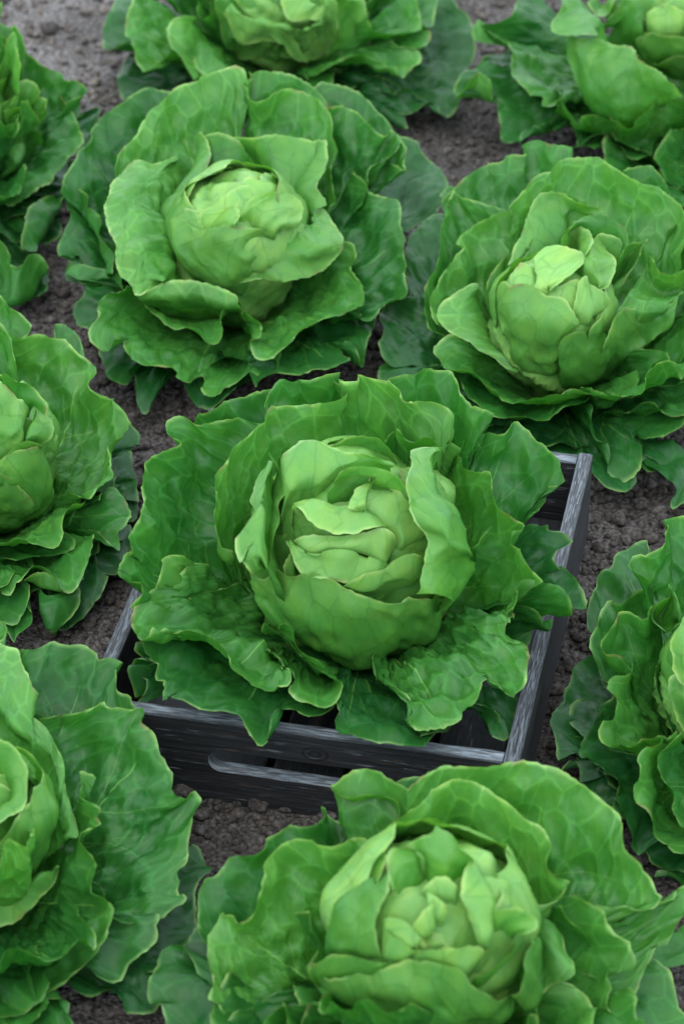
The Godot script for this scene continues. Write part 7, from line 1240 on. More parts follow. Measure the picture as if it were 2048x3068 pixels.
	leaf(p, "outer_leaf", 0.40, [[74,100,-25,80,102,-22,83,98,-13,88,94,-6,93,86,1], [76,92,-31,80,88,-23,84,84,-14,93,80,-5]], 0.03, -0.10, 0.4, 1.0, 0.000)
	leaf(p, "outer_leaf", 0.50, [[78,84,-15,81,84,0,84,80,6,83,76,13,77,73,13,70,68,14,65,62,18,61,56,24,56,56,40], [72,92,-15,73,90,0,73,82,10,66,68,13,58,54,30], [65,90,-21,66,86,-4,66,79,5,63,70,15,58,52,24]], 0.00, -0.10, 0.8, 1.0, 0.000)
	leaf(p, "outer_leaf", 0.36, [[-80,62,44,-74,72,36,-70,70,29,-64,68,29,-58,66,34,-53,66,46]], 0.06, 0.02, 0.6, 1.0, 0.000)
	leaf(p, "outer_leaf", 0.34, [[-80,100,-14,-69,106,-13,-67,102,-3,-63,98,6,-64,93,14,-70,88,21]], 0.08, -0.10, 0.6, 1.0, 0.000)
	leaf(p, "outer_leaf", 0.40, [[-81,60,5,-73,56,29,-56,40,41,-34,36,50]], 0.06, 0.05, 1.0, 1.0, 0.000)
	leaf(p, "head_leaf", 0.60, [[-69,77,25,-63,104,41,-55,114,50,-34,129,60,-25,135,62,-13,140,62,-10,140,63,-1,141,63,7,138,65,15,134,65,20,126,68,29,119,67,38,111,64,49,102,57], [-68,75,27,-56,95,46,-34,111,63,-13,115,70,4,117,71,29,101,66,49,95,53], [-67,74,29,-56,67,35,-45,61,41,-23,55,49,10,82,67,36,67,50,51,84,45]], 0.00, -0.10, 1.0, 1.0, 0.004)
	leaf(p, "head_leaf", 0.58, [[-70,92,40,-71,100,36,-70,109,36,-63,121,44,-57,129,47,-43,134,55,-26,137,63], [-68,77,25,-63,104,41,-55,113,50,-34,128,61,-25,135,62]], 0.00, 0.00, 0.5, 1.0, 0.004)
	leaf(p, "head_leaf", 0.58, [[-25,172,21,-24,167,33,-29,160,40,-32,150,48,-31,136,58], [-34,162,22,-40,153,33,-44,140,43,-44,130,51], [-35,159,15,-53,143,16,-55,138,20,-60,122,27,-62,109,31]], 0.00, -0.05, 0.8, 1.0, 0.004)
	leaf(p, "head_leaf", 0.62, [[-25,172,39,-26,180,25,-25,183,18,-19,185,18,-15,186,21,-7,188,16,1,189,7,0,189,5,9,188,10,12,186,17,15,185,20,23,183,21], [-24,170,31,-18,174,26,-9,177,22,-2,178,20,-10,178,17,0,178,21,9,177,23,24,175,16]], 0.00, 0.00, 0.7, 1.0, 0.004)
	leaf(p, "head_leaf", 0.74, [[24,175,15,19,174,21,15,170,31,17,161,41,22,151,49,26,145,53,31,138,55], [25,174,15,24,170,29,24,162,42,27,153,53,32,143,59], [26,170,12,31,164,26,33,157,37,32,149,47,33,140,55]], 0.00, -0.05, 0.6, 1.0, 0.004)
	leaf(p, "head_leaf", 0.66, [[30,160,42,38,158,39,47,155,35,53,150,34,58,144,33,59,140,37,57,139,41,48,144,48], [32,149,41,41,144,39,48,138,37,49,134,39]], 0.00, 0.00, 0.4, 1.0, 0.004)
	leaf(p, "head_leaf", 0.80, [[-14,143,57,-1,144,58,9,145,57,21,143,55,28,139,54,29,136,56], [-14,135,58,4,135,59,16,129,60,27,129,56]], 0.00, 0.00, 0.7, 1.0, 0.004)
	leaf(p, "head_leaf", 0.52, [[62,133,36,54,134,47,49,130,54,51,119,57,51,110,59,48,108,63], [63,130,35,58,127,44,57,120,49,58,108,52,53,94,56], [63,122,28,62,117,34,64,107,34,62,99,38,60,74,33,55,66,41]], 0.00, -0.10, 0.6, 1.0, 0.004)
	leaf(p, "head_leaf", 0.54, [[21,132,68,31,135,62,39,139,55,48,141,46], [23,126,64,34,127,58,42,131,50,50,134,41]], 0.00, 0.00, 0.3, 1.0, 0.004)
	leaf(p, "head_leaf", 0.72, [[-32,153,41,-26,148,50,-17,145,56,-10,141,61], [-30,142,47,-29,133,54,-13,136,58]], 0.00, 0.00, 0.4, 1.0, 0.004)
	leaf(p, "head_leaf", 0.84, [[-30,153,41,-20,155,45,-11,152,52,-2,145,59,-4,148,56,7,145,58], [-30,145,44,-20,141,53,-7,137,59]], 0.00, 0.00, 0.5, 1.0, 0.004)
	leaf(p, "head_leaf", 0.90, [[-13,152,52,-8,160,45,-2,164,40,-6,166,35,2,165,37,9,162,42], [-11,146,52,-2,152,47,-4,157,41,7,154,44]], 0.00, 0.00, 0.5, 1.0, 0.004)
	leaf(p, "head_leaf", 0.80, [[-8,165,34,-1,169,27,8,169,26,15,165,31], [-4,161,34,5,162,31,14,160,34]], 0.00, 0.00, 0.5, 1.0, 0.004)
	leaf(p, "head_leaf", 0.77, [[8,121,61,24,136,50,31,148,34,39,150,22,40,153,8,45,150,-4,44,146,-19,42,135,-36,32,121,-52], [8,110,62,26,120,55,40,127,43,50,132,28,55,133,12,56,134,-6,54,128,-23,46,120,-40,33,110,-53], [8,105,61,27,108,56,42,111,46,54,113,31,61,114,13,62,114,-6,57,111,-25,47,108,-41,32,104,-53], [6,73,46,20,72,43,33,72,35,42,72,24,47,72,10,48,72,-5,44,72,-19,36,72,-31,24,73,-40]], 0.00, 0.00, 0.7, 1.0, 0.002)
	leaf(p, "head_leaf", 0.88, [[-9,144,-48,-17,152,-37,-20,159,-24,-20,163,-15,-21,164,-8,-25,162,-3,-32,159,4,-36,154,14,-40,143,29], [-11,130,-54,-22,139,-46,-29,146,-35,-35,150,-25,-39,151,-15,-42,150,-5,-46,146,6,-47,139,19,-45,129,33], [-12,104,-61,-27,109,-56,-40,112,-48,-51,113,-37,-58,114,-23,-62,114,-8,-62,112,8,-58,108,23,-50,104,37], [-9,73,-46,-20,72,-43,-31,72,-37,-39,72,-28,-45,72,-18,-48,72,-6,-48,72,6,-44,72,18,-38,73,28]], 0.00, 0.00, 0.7, 1.0, 0.002)
	leaf(p, "head_leaf", 0.86, [[-36,145,28,-18,158,25,-8,161,24,0,165,14,4,165,14,10,164,15,18,161,16,29,157,13,45,146,6], [-40,136,31,-26,145,36,-13,150,38,-1,154,35,9,154,34,18,154,29,30,150,26,40,145,18,50,136,6], [-48,105,37,-36,108,50,-20,111,59,-2,113,62,16,114,60,33,114,52,46,112,40,56,109,25,60,104,8], [-36,73,28,-27,73,38,-15,72,45,-1,72,48,13,72,46,25,72,40,36,72,31,43,73,19,45,73,6]], 0.00, 0.00, 0.7, 1.0, 0.002)
	leaf(p, "head_leaf", 0.76, [[56,129,-9,44,144,-19,34,150,-25,23,155,-28,14,158,-28,8,155,-35,0,152,-40,-11,144,-46,-26,130,-50], [59,116,-10,52,128,-22,43,135,-32,33,138,-39,22,140,-45,12,138,-50,0,134,-54,-13,127,-55,-27,117,-53], [60,104,-10,56,108,-24,49,111,-36,39,114,-47,28,113,-55,14,113,-60,0,112,-61,-14,108,-59,-28,105,-54], [45,73,-8,43,73,-18,38,73,-28,30,72,-36,21,72,-42,11,72,-46,0,73,-47,-11,73,-45,-21,73,-40]], 0.00, 0.00, 0.7, 1.0, 0.002)
	leaf(p, "head_leaf", 0.82, [[-20,136,-48,-26,148,-32,-27,155,-19,-28,158,-9,-26,159,-1,-30,157,8,-31,153,19,-27,149,30,-22,134,48], [-21,124,-51,-33,133,-40,-39,140,-27,-43,143,-14,-44,145,-1,-44,143,12,-41,139,26,-34,134,38,-24,123,51], [-22,105,-55,-37,109,-46,-49,111,-34,-57,113,-19,-60,114,-1,-58,113,16,-51,111,32,-40,109,45,-25,104,54], [-17,74,-41,-28,74,-35,-38,73,-26,-44,73,-14,-46,73,-1,-45,73,12,-39,73,24,-30,74,34,-19,74,40]], 0.00, 0.00, 0.7, 1.0, 0.002)
	leaf(p, "head_leaf", 0.74, [[2,123,58,12,139,49,20,146,40,25,151,31,30,152,25,33,153,17,40,148,11,53,135,3,58,122,-10], [2,111,59,14,122,56,24,129,49,32,135,41,40,135,33,47,134,24,53,129,14,57,122,3,58,112,-10], [2,104,59,14,109,58,26,111,54,37,113,47,46,113,38,53,112,27,58,111,15,59,108,3,58,105,-10], [1,74,44,11,74,44,20,73,41,29,73,36,36,73,29,41,73,21,44,73,12,45,74,2,44,74,-7]], 0.00, 0.00, 0.7, 1.0, 0.002)
	leaf(p, "head_leaf", 0.69, [[26,122,-52,11,134,-53,-2,146,-45,-12,151,-38,-20,151,-34,-30,149,-30,-38,147,-22,-50,136,-14,-58,123,-1], [26,110,-53,12,120,-57,-2,128,-56,-16,131,-52,-28,132,-46,-39,131,-38,-48,127,-28,-56,119,-16,-60,109,-1], [26,104,-53,12,108,-58,-3,111,-60,-17,113,-57,-31,113,-51,-43,113,-42,-52,111,-30,-57,109,-16,-59,104,-1], [19,74,-40,9,74,-44,-2,73,-46,-13,73,-44,-24,73,-39,-33,73,-32,-40,73,-23,-43,74,-12,-44,74,-1]], 0.00, 0.00, 0.7, 1.0, 0.002)
	leaf(p, "outer_leaf", 0.06, [[51,17,24,72,20,23,85,20,16,99,22,6,103,26,-7,104,28,-20,93,22,-31,90,24,-43,72,23,-47,60,22,-51,37,16,-40]], 0.10, -0.05, 1.1, 1.3, 0.000)
	leaf(p, "outer_leaf", 0.09, [[56,22,-28,73,26,-47,75,24,-60,76,33,-75,67,32,-83,62,28,-95,49,32,-96,38,28,-99,25,24,-95,13,25,-84,3,20,-62]], 0.10, -0.05, 1.1, 1.3, 0.000)
	leaf(p, "outer_leaf", 0.06, [[31,14,-40,37,19,-62,32,24,-74,27,25,-88,17,25,-96,5,27,-96,-6,25,-91,-18,22,-93,-27,19,-82,-29,18,-64,-27,18,-44]], 0.10, -0.05, 1.1, 1.3, 0.000)
	leaf(p, "outer_leaf", 0.06, [[17,16,-56,11,19,-70,2,19,-85,-11,23,-98,-24,23,-96,-38,23,-94,-47,25,-83,-60,22,-79,-62,21,-62,-60,18,-45,-50,18,-28]], 0.10, -0.05, 1.1, 1.3, 0.000)
	leaf(p, "outer_leaf", 0.08, [[-15,21,-62,-33,31,-85,-52,33,-93,-71,33,-95,-86,31,-88,-89,38,-69,-103,37,-61,-100,31,-42,-101,26,-28,-85,28,-12,-68,25,0]], 0.10, -0.05, 1.1, 1.3, 0.000)
	leaf(p, "outer_leaf", 0.10, [[-48,31,-34,-76,27,-42,-89,32,-36,-100,33,-27,-106,40,-16,-112,34,-3,-115,42,11,-102,41,22,-96,35,33,-72,33,35,-54,30,35]], 0.10, -0.05, 1.1, 1.3, 0.000)
	leaf(p, "outer_leaf", 0.06, [[-51,20,-12,-71,25,-6,-86,27,4,-91,26,18,-85,28,29,-89,25,46,-82,23,58,-65,28,62,-53,25,67,-35,21,60,-19,20,47]], 0.10, -0.05, 1.1, 1.3, 0.000)
	leaf(p, "outer_leaf", 0.06, [[-53,17,22,-68,16,39,-70,19,53,-69,19,68,-61,22,78,-55,21,93,-41,20,97,-29,19,101,-14,16,95,-1,19,79,6,14,58]], 0.10, -0.05, 1.1, 1.3, 0.000)
	leaf(p, "outer_leaf", 0.09, [[-23,22,51,-20,23,67,-12,22,84,0,27,97,13,30,94,27,26,93,40,26,88,53,26,83,59,27,69,56,26,49,45,17,29]], 0.10, -0.05, 1.1, 1.3, 0.000)
	leaf(p, "outer_leaf", 0.10, [[-7,22,62,3,26,86,18,28,102,36,24,112,50,27,104,64,32,95,76,26,85,83,24,71,91,23,57,81,20,37,65,21,19]], 0.10, -0.05, 1.1, 1.3, 0.000)
	leaf(p, "outer_leaf", 0.07, [[32,18,54,51,24,67,71,23,72,82,29,64,93,27,55,102,26,45,107,24,31,105,27,17,102,24,3,80,20,-8,58,17,-13]], 0.10, -0.05, 1.1, 1.3, 0.000)
	leaf(p, "outer_leaf", 0.28, [[-71,45,-16,-101,48,-13,-120,63,-3,-126,56,10,-128,59,23,-127,74,37,-125,73,50,-112,69,59,-101,61,67,-81,49,66,-52,48,52]], 0.10, -0.08, 1.1, 1.3, 0.000)
	leaf(p, "outer_leaf", 0.26, [[-77,54,-3,-101,49,9,-118,55,26,-123,56,45,-126,74,66,-113,66,79,-99,77,91,-89,68,107,-63,55,100,-45,50,97,-23,47,75]], 0.10, -0.08, 1.1, 1.3, 0.000)
	leaf(p, "outer_leaf", 0.25, [[-70,60,22,-87,79,41,-97,79,63,-93,83,82,-83,92,96,-68,98,105,-53,80,113,-38,72,124,-18,80,110,-2,78,95,8,62,72]], 0.10, -0.08, 1.1, 1.3, 0.000)
	leaf(p, "outer_leaf", 0.42, [[-42,41,55,-48,57,80,-46,60,101,-39,55,120,-27,60,130,-12,74,134,3,62,129,17,71,123,29,63,116,34,52,90,33,44,65]], 0.10, -0.08, 1.1, 1.3, 0.000)
	leaf(p, "outer_leaf", 0.44, [[-35,64,69,-35,68,98,-26,70,115,-13,85,128,3,70,138,19,71,131,35,88,127,50,66,121,60,75,106,60,56,81,49,50,51]], 0.10, -0.08, 1.1, 1.3, 0.000)
	leaf(p, "outer_leaf", 0.30, [[2,54,79,12,55,104,28,79,128,42,77,130,60,67,138,75,70,134,81,68,117,87,68,103,89,70,86,86,64,68,69,63,45]], 0.10, -0.08, 1.1, 1.3, 0.000)
	leaf(p, "outer_leaf", 0.26, [[17,41,69,32,49,86,49,50,95,65,54,95,81,58,91,98,63,86,104,59,71,110,50,57,108,46,40,94,47,22,70,46,8]], 0.10, -0.08, 1.1, 1.3, 0.000)
	leaf(p, "outer_leaf", 0.38, [[46,52,56,66,53,66,84,53,68,99,56,65,117,63,61,122,74,49,119,66,34,123,64,22,114,53,9,99,63,-2,74,52,-9]], 0.10, -0.08, 1.1, 1.3, 0.000)
	leaf(p, "outer_leaf", 0.36, [[-57,50,3,-75,54,13,-84,61,24,-88,75,37,-88,83,49,-83,68,60,-75,74,69,-61,71,71,-47,63,70,-35,63,67,-21,54,55]], 0.10, -0.10, 1.1, 1.3, 0.000)
	leaf(p, "outer_leaf", 0.36, [[-46,94,28,-59,90,45,-65,108,61,-62,109,72,-57,129,83,-47,119,87,-37,131,91,-26,126,91,-15,122,84,-5,113,75,2,95,58]], 0.10, -0.10, 1.1, 1.3, 0.000)
	leaf(p, "outer_leaf", 0.38, [[-29,82,49,-34,77,76,-26,91,85,-18,89,101,-6,104,106,7,93,109,18,103,99,31,102,99,39,86,87,38,89,64,36,62,47]], 0.10, -0.10, 1.1, 1.3, 0.000)
	leaf(p, "outer_leaf", 0.43, [[-5,51,49,2,64,65,12,77,73,25,71,86,36,88,83,45,89,75,56,79,72,60,85,60,62,69,47,57,74,33,46,57,19]], 0.10, -0.10, 1.1, 1.3, 0.000)
	leaf(p, "outer_leaf", 0.50, [[15,52,56,28,70,68,44,74,77,56,81,75,71,77,73,82,78,65,86,74,52,94,82,42,90,72,27,78,72,13,54,67,2]], 0.10, -0.10, 1.1, 1.3, 0.000)
	heart(p, 0.86, 0.059, 0.100)
	p = lettuce(Vector3(0.255, 0.000, 0.302), 0.090, "lettuce cut by the right edge beside the crate, with deeply ruffled dark leaves", "lettuces growing in the soil")
	leaf(p, "outer_leaf", 0.36, [[-47,112,-67,-51,120,-63,-53,121,-70,-58,123,-77,-58,124,-85,-55,125,-87,-50,126,-86,-43,128,-93,-40,131,-102,-36,134,-110,-41,135,-111,-35,136,-115,-26,138,-114,-18,136,-113,-7,134,-106]], 0.12, -0.12, 1.1, 1.0, 0.000)
	leaf(p, "outer_leaf", 0.30, [[-44,104,-83,-49,100,-84,-60,98,-80,-70,96,-73,-74,94,-78,-79,91,-73,-83,88,-64,-83,85,-60,-87,82,-56,-88,78,-50,-86,73,-40,-82,68,-33,-80,68,-26,-74,68,-24]], 0.12, -0.08, 1.0, 1.0, 0.000)
	leaf(p, "outer_leaf", 0.16, [[-82,48,-95,-85,52,-101,-85,55,-116,-81,58,-128,-78,60,-139,-76,63,-146,-72,65,-148,-66,68,-148,-63,72,-158,-52,73,-165,-42,74,-173,-40,74,-170,-41,75,-156,-37,76,-147]], 0.06, 0.04, 0.9, 1.0, 0.000)
	leaf(p, "outer_leaf", 0.38, [[-46,118,-43,-52,122,-33,-56,121,-25,-62,121,-30,-66,120,-34,-73,117,-37,-75,115,-32,-79,112,-26,-81,109,-13,-80,108,-7,-73,106,-7,-69,106,3,-69,106,11]], 0.12, -0.12, 0.9, 1.0, 0.000)
	leaf(p, "outer_leaf", 0.46, [[-67,104,-2,-69,104,8,-74,103,9,-81,102,12,-87,100,20,-87,98,25,-82,95,27,-80,92,33,-80,89,41,-85,87,42,-86,86,46,-83,85,53,-76,85,50,-73,84,55,-68,84,57,-63,85,51,-57,85,54,-50,86,52,-46,86,55,-43,86,46]], 0.12, -0.04, 1.1, 1.0, 0.000)
	leaf(p, "outer_leaf", 0.44, [[-44,92,56,-45,92,64,-49,92,68,-56,91,70,-63,90,70,-69,88,76,-70,86,82,-69,84,88,-71,81,94,-70,78,102,-64,74,109,-61,70,115,-61,66,122,-57,64,124,-48,62,120,-46,61,125,-40,60,127,-32,60,128]], 0.12, -0.04, 1.1, 1.0, 0.000)
	leaf(p, "outer_leaf", 0.08, [[-77,52,-68,-84,48,-75,-90,46,-77,-98,42,-69,-99,40,-61,-105,37,-51,-105,36,-46,-113,33,-28,-115,32,-16,-112,30,-4,-112,29,10,-111,28,16,-106,30,13,-98,32,10,-87,32,7]], 0.05, 0.10, 1.0, 1.0, 0.000)
	leaf(p, "outer_leaf", 0.13, [[-76,62,-12,-78,58,-15,-85,56,-10,-86,55,-3,-94,52,11,-99,51,23,-100,51,32,-91,50,30,-84,49,39,-85,48,47,-81,48,49,-78,47,52,-78,45,61,-79,42,71,-74,42,81]], 0.06, 0.06, 1.0, 1.0, 0.000)
	leaf(p, "outer_leaf", 0.10, [[-81,44,67,-74,40,85,-70,30,95,-66,32,102,-59,34,98,-52,36,96,-43,38,96]], 0.05, 0.08, 1.0, 1.0, 0.000)
	leaf(p, "outer_leaf", 0.05, [[-111,22,12,-104,28,10,-99,27,11,-97,26,18,-98,24,28]], 0.04, 0.10, 0.5, 1.0, 0.000)
	leaf(p, "outer_leaf", 0.03, [[-99,26,5,-96,24,25,-85,22,40,-76,24,50,-72,26,37]], 0.04, 0.10, 1.0, 1.0, 0.000)
	leaf(p, "head_leaf", 0.50, [[-40,122,-55,-38,124,-44,-47,121,-38,-52,118,-29,-50,116,-21,-42,114,-13,-36,116,-23,-32,116,-28], [-38,112,-63,-37,104,-59,-42,98,-54,-39,96,-44,-32,104,-41], [-39,128,-52,-35,126,-43,-33,118,-36,-33,110,-35]], 0.00, -0.10, 0.4, 1.0, 0.000)
	leaf(p, "outer_leaf", 0.30, [[-46,108,-22,-46,104,-8,-52,100,-1,-54,96,7,-52,92,16,-44,88,23,-38,88,33]], 0.08, -0.10, 0.6, 1.0, 0.000)
	leaf(p, "head_leaf", 0.68, [[-27,142,-16,-34,140,-3,-39,135,4,-43,129,12,-42,127,20,-44,123,22,-43,119,28,-39,115,35,-34,112,40], [-21,142,2,-29,137,10,-33,131,20,-31,124,32,-27,117,41]], 0.00, -0.05, 0.8, 1.0, 0.004)
	leaf(p, "head_leaf", 0.52, [[-42,118,24,-46,108,26,-43,99,35,-37,84,42,-31,80,46], [-33,117,32,-33,105,39,-28,88,45]], 0.00, -0.05, 0.7, 1.0, 0.004)
	leaf(p, "outer_leaf", 0.36, [[-39,98,61,-43,92,68,-48,89,80,-49,86,90,-44,81,100,-44,78,107,-45,75,116,-42,72,121,-36,72,120,-27,72,116]], 0.10, -0.05, 1.0, 1.0, 0.000)
	leaf(p, "outer_leaf", 0.06, [[-60,24,91,-54,20,100,-44,18,104,-33,19,109,-22,20,103]], 0.04, 0.10, 1.0, 1.0, 0.000)
	leaf(p, "outer_leaf", 0.20, [[-54,14,106,-51,14,100,-43,13,101,-35,12,111,-26,12,112], [-52,10,103,-43,8,103,-33,8,114]], 0.03, 0.05, 0.4, 1.0, 0.000)
	leaf(p, "head_leaf", 0.66, [[9,118,39,15,128,28,17,133,19,19,135,12,18,137,6,20,136,1,23,134,-4,30,127,-14,29,121,-24], [10,110,42,18,118,34,24,122,27,28,126,18,31,127,10,34,126,2,36,122,-7,36,117,-17,33,110,-27], [10,93,45,22,96,41,31,98,35,39,100,26,44,101,15,47,100,3,46,99,-9,42,97,-20,35,93,-30], [8,70,34,16,69,31,24,69,26,30,69,20,34,69,11,36,69,2,35,69,-7,32,69,-15,26,70,-22]], 0.00, 0.00, 0.7, 1.0, 0.002)
	leaf(p, "head_leaf", 0.69, [[19,117,-36,8,124,-35,-1,131,-28,-7,134,-23,-12,135,-19,-17,134,-17,-27,130,-15,-35,123,-9,-41,116,0], [21,105,-39,10,113,-41,-1,119,-39,-10,122,-35,-19,122,-31,-26,122,-26,-34,119,-19,-40,114,-10,-44,106,0], [22,94,-40,11,97,-45,-1,98,-47,-13,100,-45,-24,100,-40,-33,100,-32,-40,99,-23,-45,96,-12,-46,94,0], [16,70,-30,8,70,-34,-1,69,-35,-10,69,-34,-18,69,-31,-26,69,-25,-31,69,-17,-34,70,-9,-34,70,0]], 0.00, 0.00, 0.7, 1.0, 0.002)
	leaf(p, "head_leaf", 0.60, [[-30,112,30,-18,119,34,-6,128,30,3,129,30,10,131,25,17,131,21,26,128,17,35,121,10,43,109,0], [-31,101,31,-20,110,37,-8,114,40,4,118,38,15,119,35,25,118,30,34,115,22,41,109,12,44,102,0], [-32,94,32,-21,97,40,-9,99,45,5,99,45,18,100,42,29,100,35,38,99,25,43,96,13,45,93,0], [-24,71,24,-16,70,30,-7,70,34,4,70,35,14,70,32,22,70,27,29,70,19,33,70,10,33,71,0]], 0.00, 0.00, 0.7, 1.0, 0.002)
	leaf(p, "head_leaf", 0.57, [[42,106,14,40,117,4,33,125,-4,28,129,-10,27,128,-16,22,128,-21,19,124,-29,14,118,-37,6,105,-44], [43,98,14,44,105,4,42,112,-5,38,114,-14,34,116,-21,29,115,-28,23,112,-35,15,106,-41,6,97,-45], [42,93,14,45,96,4,45,98,-5,43,100,-15,39,100,-24,33,100,-32,25,98,-38,16,97,-42,6,93,-44], [32,71,10,34,70,3,34,70,-4,33,70,-12,30,70,-18,25,70,-24,19,70,-29,12,70,-32,5,71,-33]], 0.00, 0.00, 0.7, 1.0, 0.002)
	leaf(p, "head_leaf", 0.70, [[-34,113,-23,-34,122,-11,-29,129,-1,-26,131,6,-20,133,12,-18,131,19,-13,129,25,-7,122,35,3,116,40], [-36,104,-25,-38,113,-13,-38,118,-1,-35,121,9,-31,121,18,-25,120,26,-18,118,34,-8,113,39,3,105,43], [-37,93,-25,-43,96,-14,-45,99,-2,-44,99,11,-39,100,22,-32,99,33,-21,99,40,-9,97,44,3,93,44], [-27,71,-19,-32,70,-11,-34,70,-1,-34,70,8,-30,70,17,-24,70,25,-16,70,30,-7,70,33,2,71,33]], 0.00, 0.00, 0.7, 1.0, 0.002)
	leaf(p, "head_leaf", 0.67, [[-3,120,35,5,126,30,9,132,22,12,134,16,13,135,11,18,134,9,21,133,5,30,126,-1,36,117,-10], [-3,110,40,6,118,36,13,122,31,18,125,25,23,126,19,28,125,14,33,122,7,37,117,-1,39,110,-10], [-4,93,44,7,97,44,17,98,41,27,99,36,34,100,29,40,100,20,44,98,10,44,97,-1,42,93,-11], [-3,71,33,5,71,33,13,70,31,20,70,27,26,70,22,31,70,15,33,70,7,33,71,-1,32,71,-8]], 0.00, 0.00, 0.7, 1.0, 0.002)
	leaf(p, "head_leaf", 0.70, [[17,117,-33,8,127,-27,2,131,-23,-2,134,-17,-6,134,-16,-11,133,-17,-15,132,-15,-23,128,-15,-33,119,-13], [19,109,-35,10,117,-34,2,122,-32,-4,124,-30,-10,125,-28,-17,124,-27,-23,122,-23,-30,116,-21,-37,110,-15], [20,93,-38,12,96,-42,3,98,-44,-6,100,-43,-15,99,-41,-23,100,-37,-30,98,-31,-36,96,-24,-40,93,-16], [15,71,-28,9,71,-31,2,71,-33,-5,70,-33,-11,70,-31,-18,70,-28,-23,71,-24,-27,71,-18,-30,71,-12]], 0.00, 0.00, 0.7, 1.0, 0.002)
	leaf(p, "head_leaf", 0.62, [[-41,108,-10,-36,119,1,-30,125,9,-23,129,14,-18,130,19,-13,128,24,-7,126,30,1,120,35,11,110,40], [-42,101,-10,-41,109,1,-37,114,11,-31,117,19,-25,118,26,-18,117,33,-9,114,37,1,109,41,12,101,41], [-42,93,-10,-43,96,1,-42,98,12,-37,99,23,-30,100,32,-21,100,38,-10,98,42,1,96,43,12,93,41], [-31,71,-7,-32,71,1,-32,71,9,-28,71,17,-23,70,24,-16,71,29,-8,71,32,1,71,32,9,71,31]], 0.00, 0.00, 0.7, 1.0, 0.002)
	leaf(p, "outer_leaf", 0.08, [[51,23,15,69,20,11,83,23,2,90,25,-10,89,26,-22,89,29,-34,82,24,-45,72,27,-53,60,27,-58,46,22,-58,26,21,-44]], 0.10, -0.05, 1.1, 1.3, 0.000)
	leaf(p, "outer_leaf", 0.06, [[50,27,-14,66,26,-28,69,33,-41,72,32,-55,62,36,-62,54,37,-69,44,34,-74,35,29,-80,22,31,-77,10,32,-66,2,27,-52]], 0.10, -0.05, 1.1, 1.3, 0.000)
	leaf(p, "outer_leaf", 0.07, [[31,20,-35,36,25,-52,37,28,-69,30,32,-76,21,28,-79,13,34,-88,3,27,-83,-6,31,-83,-14,28,-71,-19,22,-60,-19,21,-42]], 0.10, -0.05, 1.1, 1.3, 0.000)
	leaf(p, "outer_leaf", 0.07, [[6,23,-55,-1,21,-80,-12,29,-90,-27,33,-102,-39,32,-98,-54,28,-97,-62,27,-85,-71,31,-76,-69,25,-57,-66,27,-42,-50,21,-24]], 0.10, -0.05, 1.1, 1.3, 0.000)
	leaf(p, "outer_leaf", 0.08, [[-27,26,-50,-44,29,-60,-62,32,-63,-73,37,-57,-84,35,-49,-99,36,-40,-102,33,-26,-96,33,-11,-87,31,2,-74,32,12,-56,22,17]], 0.10, -0.05, 1.1, 1.3, 0.000)
	leaf(p, "outer_leaf", 0.06, [[-45,17,-11,-64,20,-9,-73,21,-1,-86,24,8,-87,23,18,-83,26,28,-79,25,37,-72,25,45,-56,24,44,-46,19,45,-30,20,38]], 0.10, -0.05, 1.1, 1.3, 0.000)
	leaf(p, "outer_leaf", 0.07, [[-50,19,15,-68,22,28,-74,26,41,-78,24,55,-72,30,64,-64,27,71,-56,27,77,-48,23,84,-33,21,76,-21,22,67,-11,21,53]], 0.10, -0.05, 1.1, 1.3, 0.000)
	leaf(p, "outer_leaf", 0.07, [[-22,19,43,-24,18,62,-22,20,76,-15,24,81,-8,26,85,1,22,89,9,28,90,18,26,86,24,21,79,26,21,62,23,20,43]], 0.10, -0.05, 1.1, 1.3, 0.000)
	leaf(p, "outer_leaf", 0.05, [[-1,16,53,6,18,73,14,16,79,24,21,83,33,17,83,44,23,86,52,17,79,54,21,67,59,17,60,57,15,47,41,16,28]], 0.10, -0.05, 1.1, 1.3, 0.000)
	leaf(p, "outer_leaf", 0.09, [[34,20,41,51,26,49,71,23,56,81,25,52,89,26,44,91,28,34,91,32,24,97,24,15,88,22,4,71,22,-4,56,17,-9]], 0.10, -0.05, 1.1, 1.3, 0.000)
	leaf(p, "outer_leaf", 0.34, [[-12,50,77,-5,68,104,7,65,118,23,67,129,42,70,142,55,72,132,70,72,126,76,69,106,82,72,91,79,55,70,65,49,46]], 0.10, -0.10, 1.1, 1.3, 0.000)
	leaf(p, "outer_leaf", 0.38, [[14,65,78,30,72,100,48,79,111,68,72,119,86,81,117,91,77,98,104,74,88,109,80,73,110,76,57,102,73,38,73,67,18]], 0.10, -0.10, 1.1, 1.3, 0.000)
	leaf(p, "outer_leaf", 0.24, [[49,56,60,74,64,70,108,56,78,117,75,64,141,77,54,145,75,35,140,59,15,141,74,-3,132,63,-20,98,51,-28,73,45,-32]], 0.10, -0.10, 1.1, 1.3, 0.000)
	leaf(p, "outer_leaf", 0.38, [[53,39,34,81,59,40,94,61,33,115,57,25,115,72,11,122,68,-3,120,66,-17,107,66,-28,99,50,-39,76,49,-41,55,43,-39]], 0.10, -0.10, 1.1, 1.3, 0.000)
	leaf(p, "outer_leaf", 0.44, [[73,71,5,93,81,-4,112,98,-18,126,95,-35,126,117,-51,114,96,-62,103,117,-72,90,105,-79,78,84,-86,53,88,-75,33,75,-59]], 0.10, -0.10, 1.1, 1.3, 0.000)
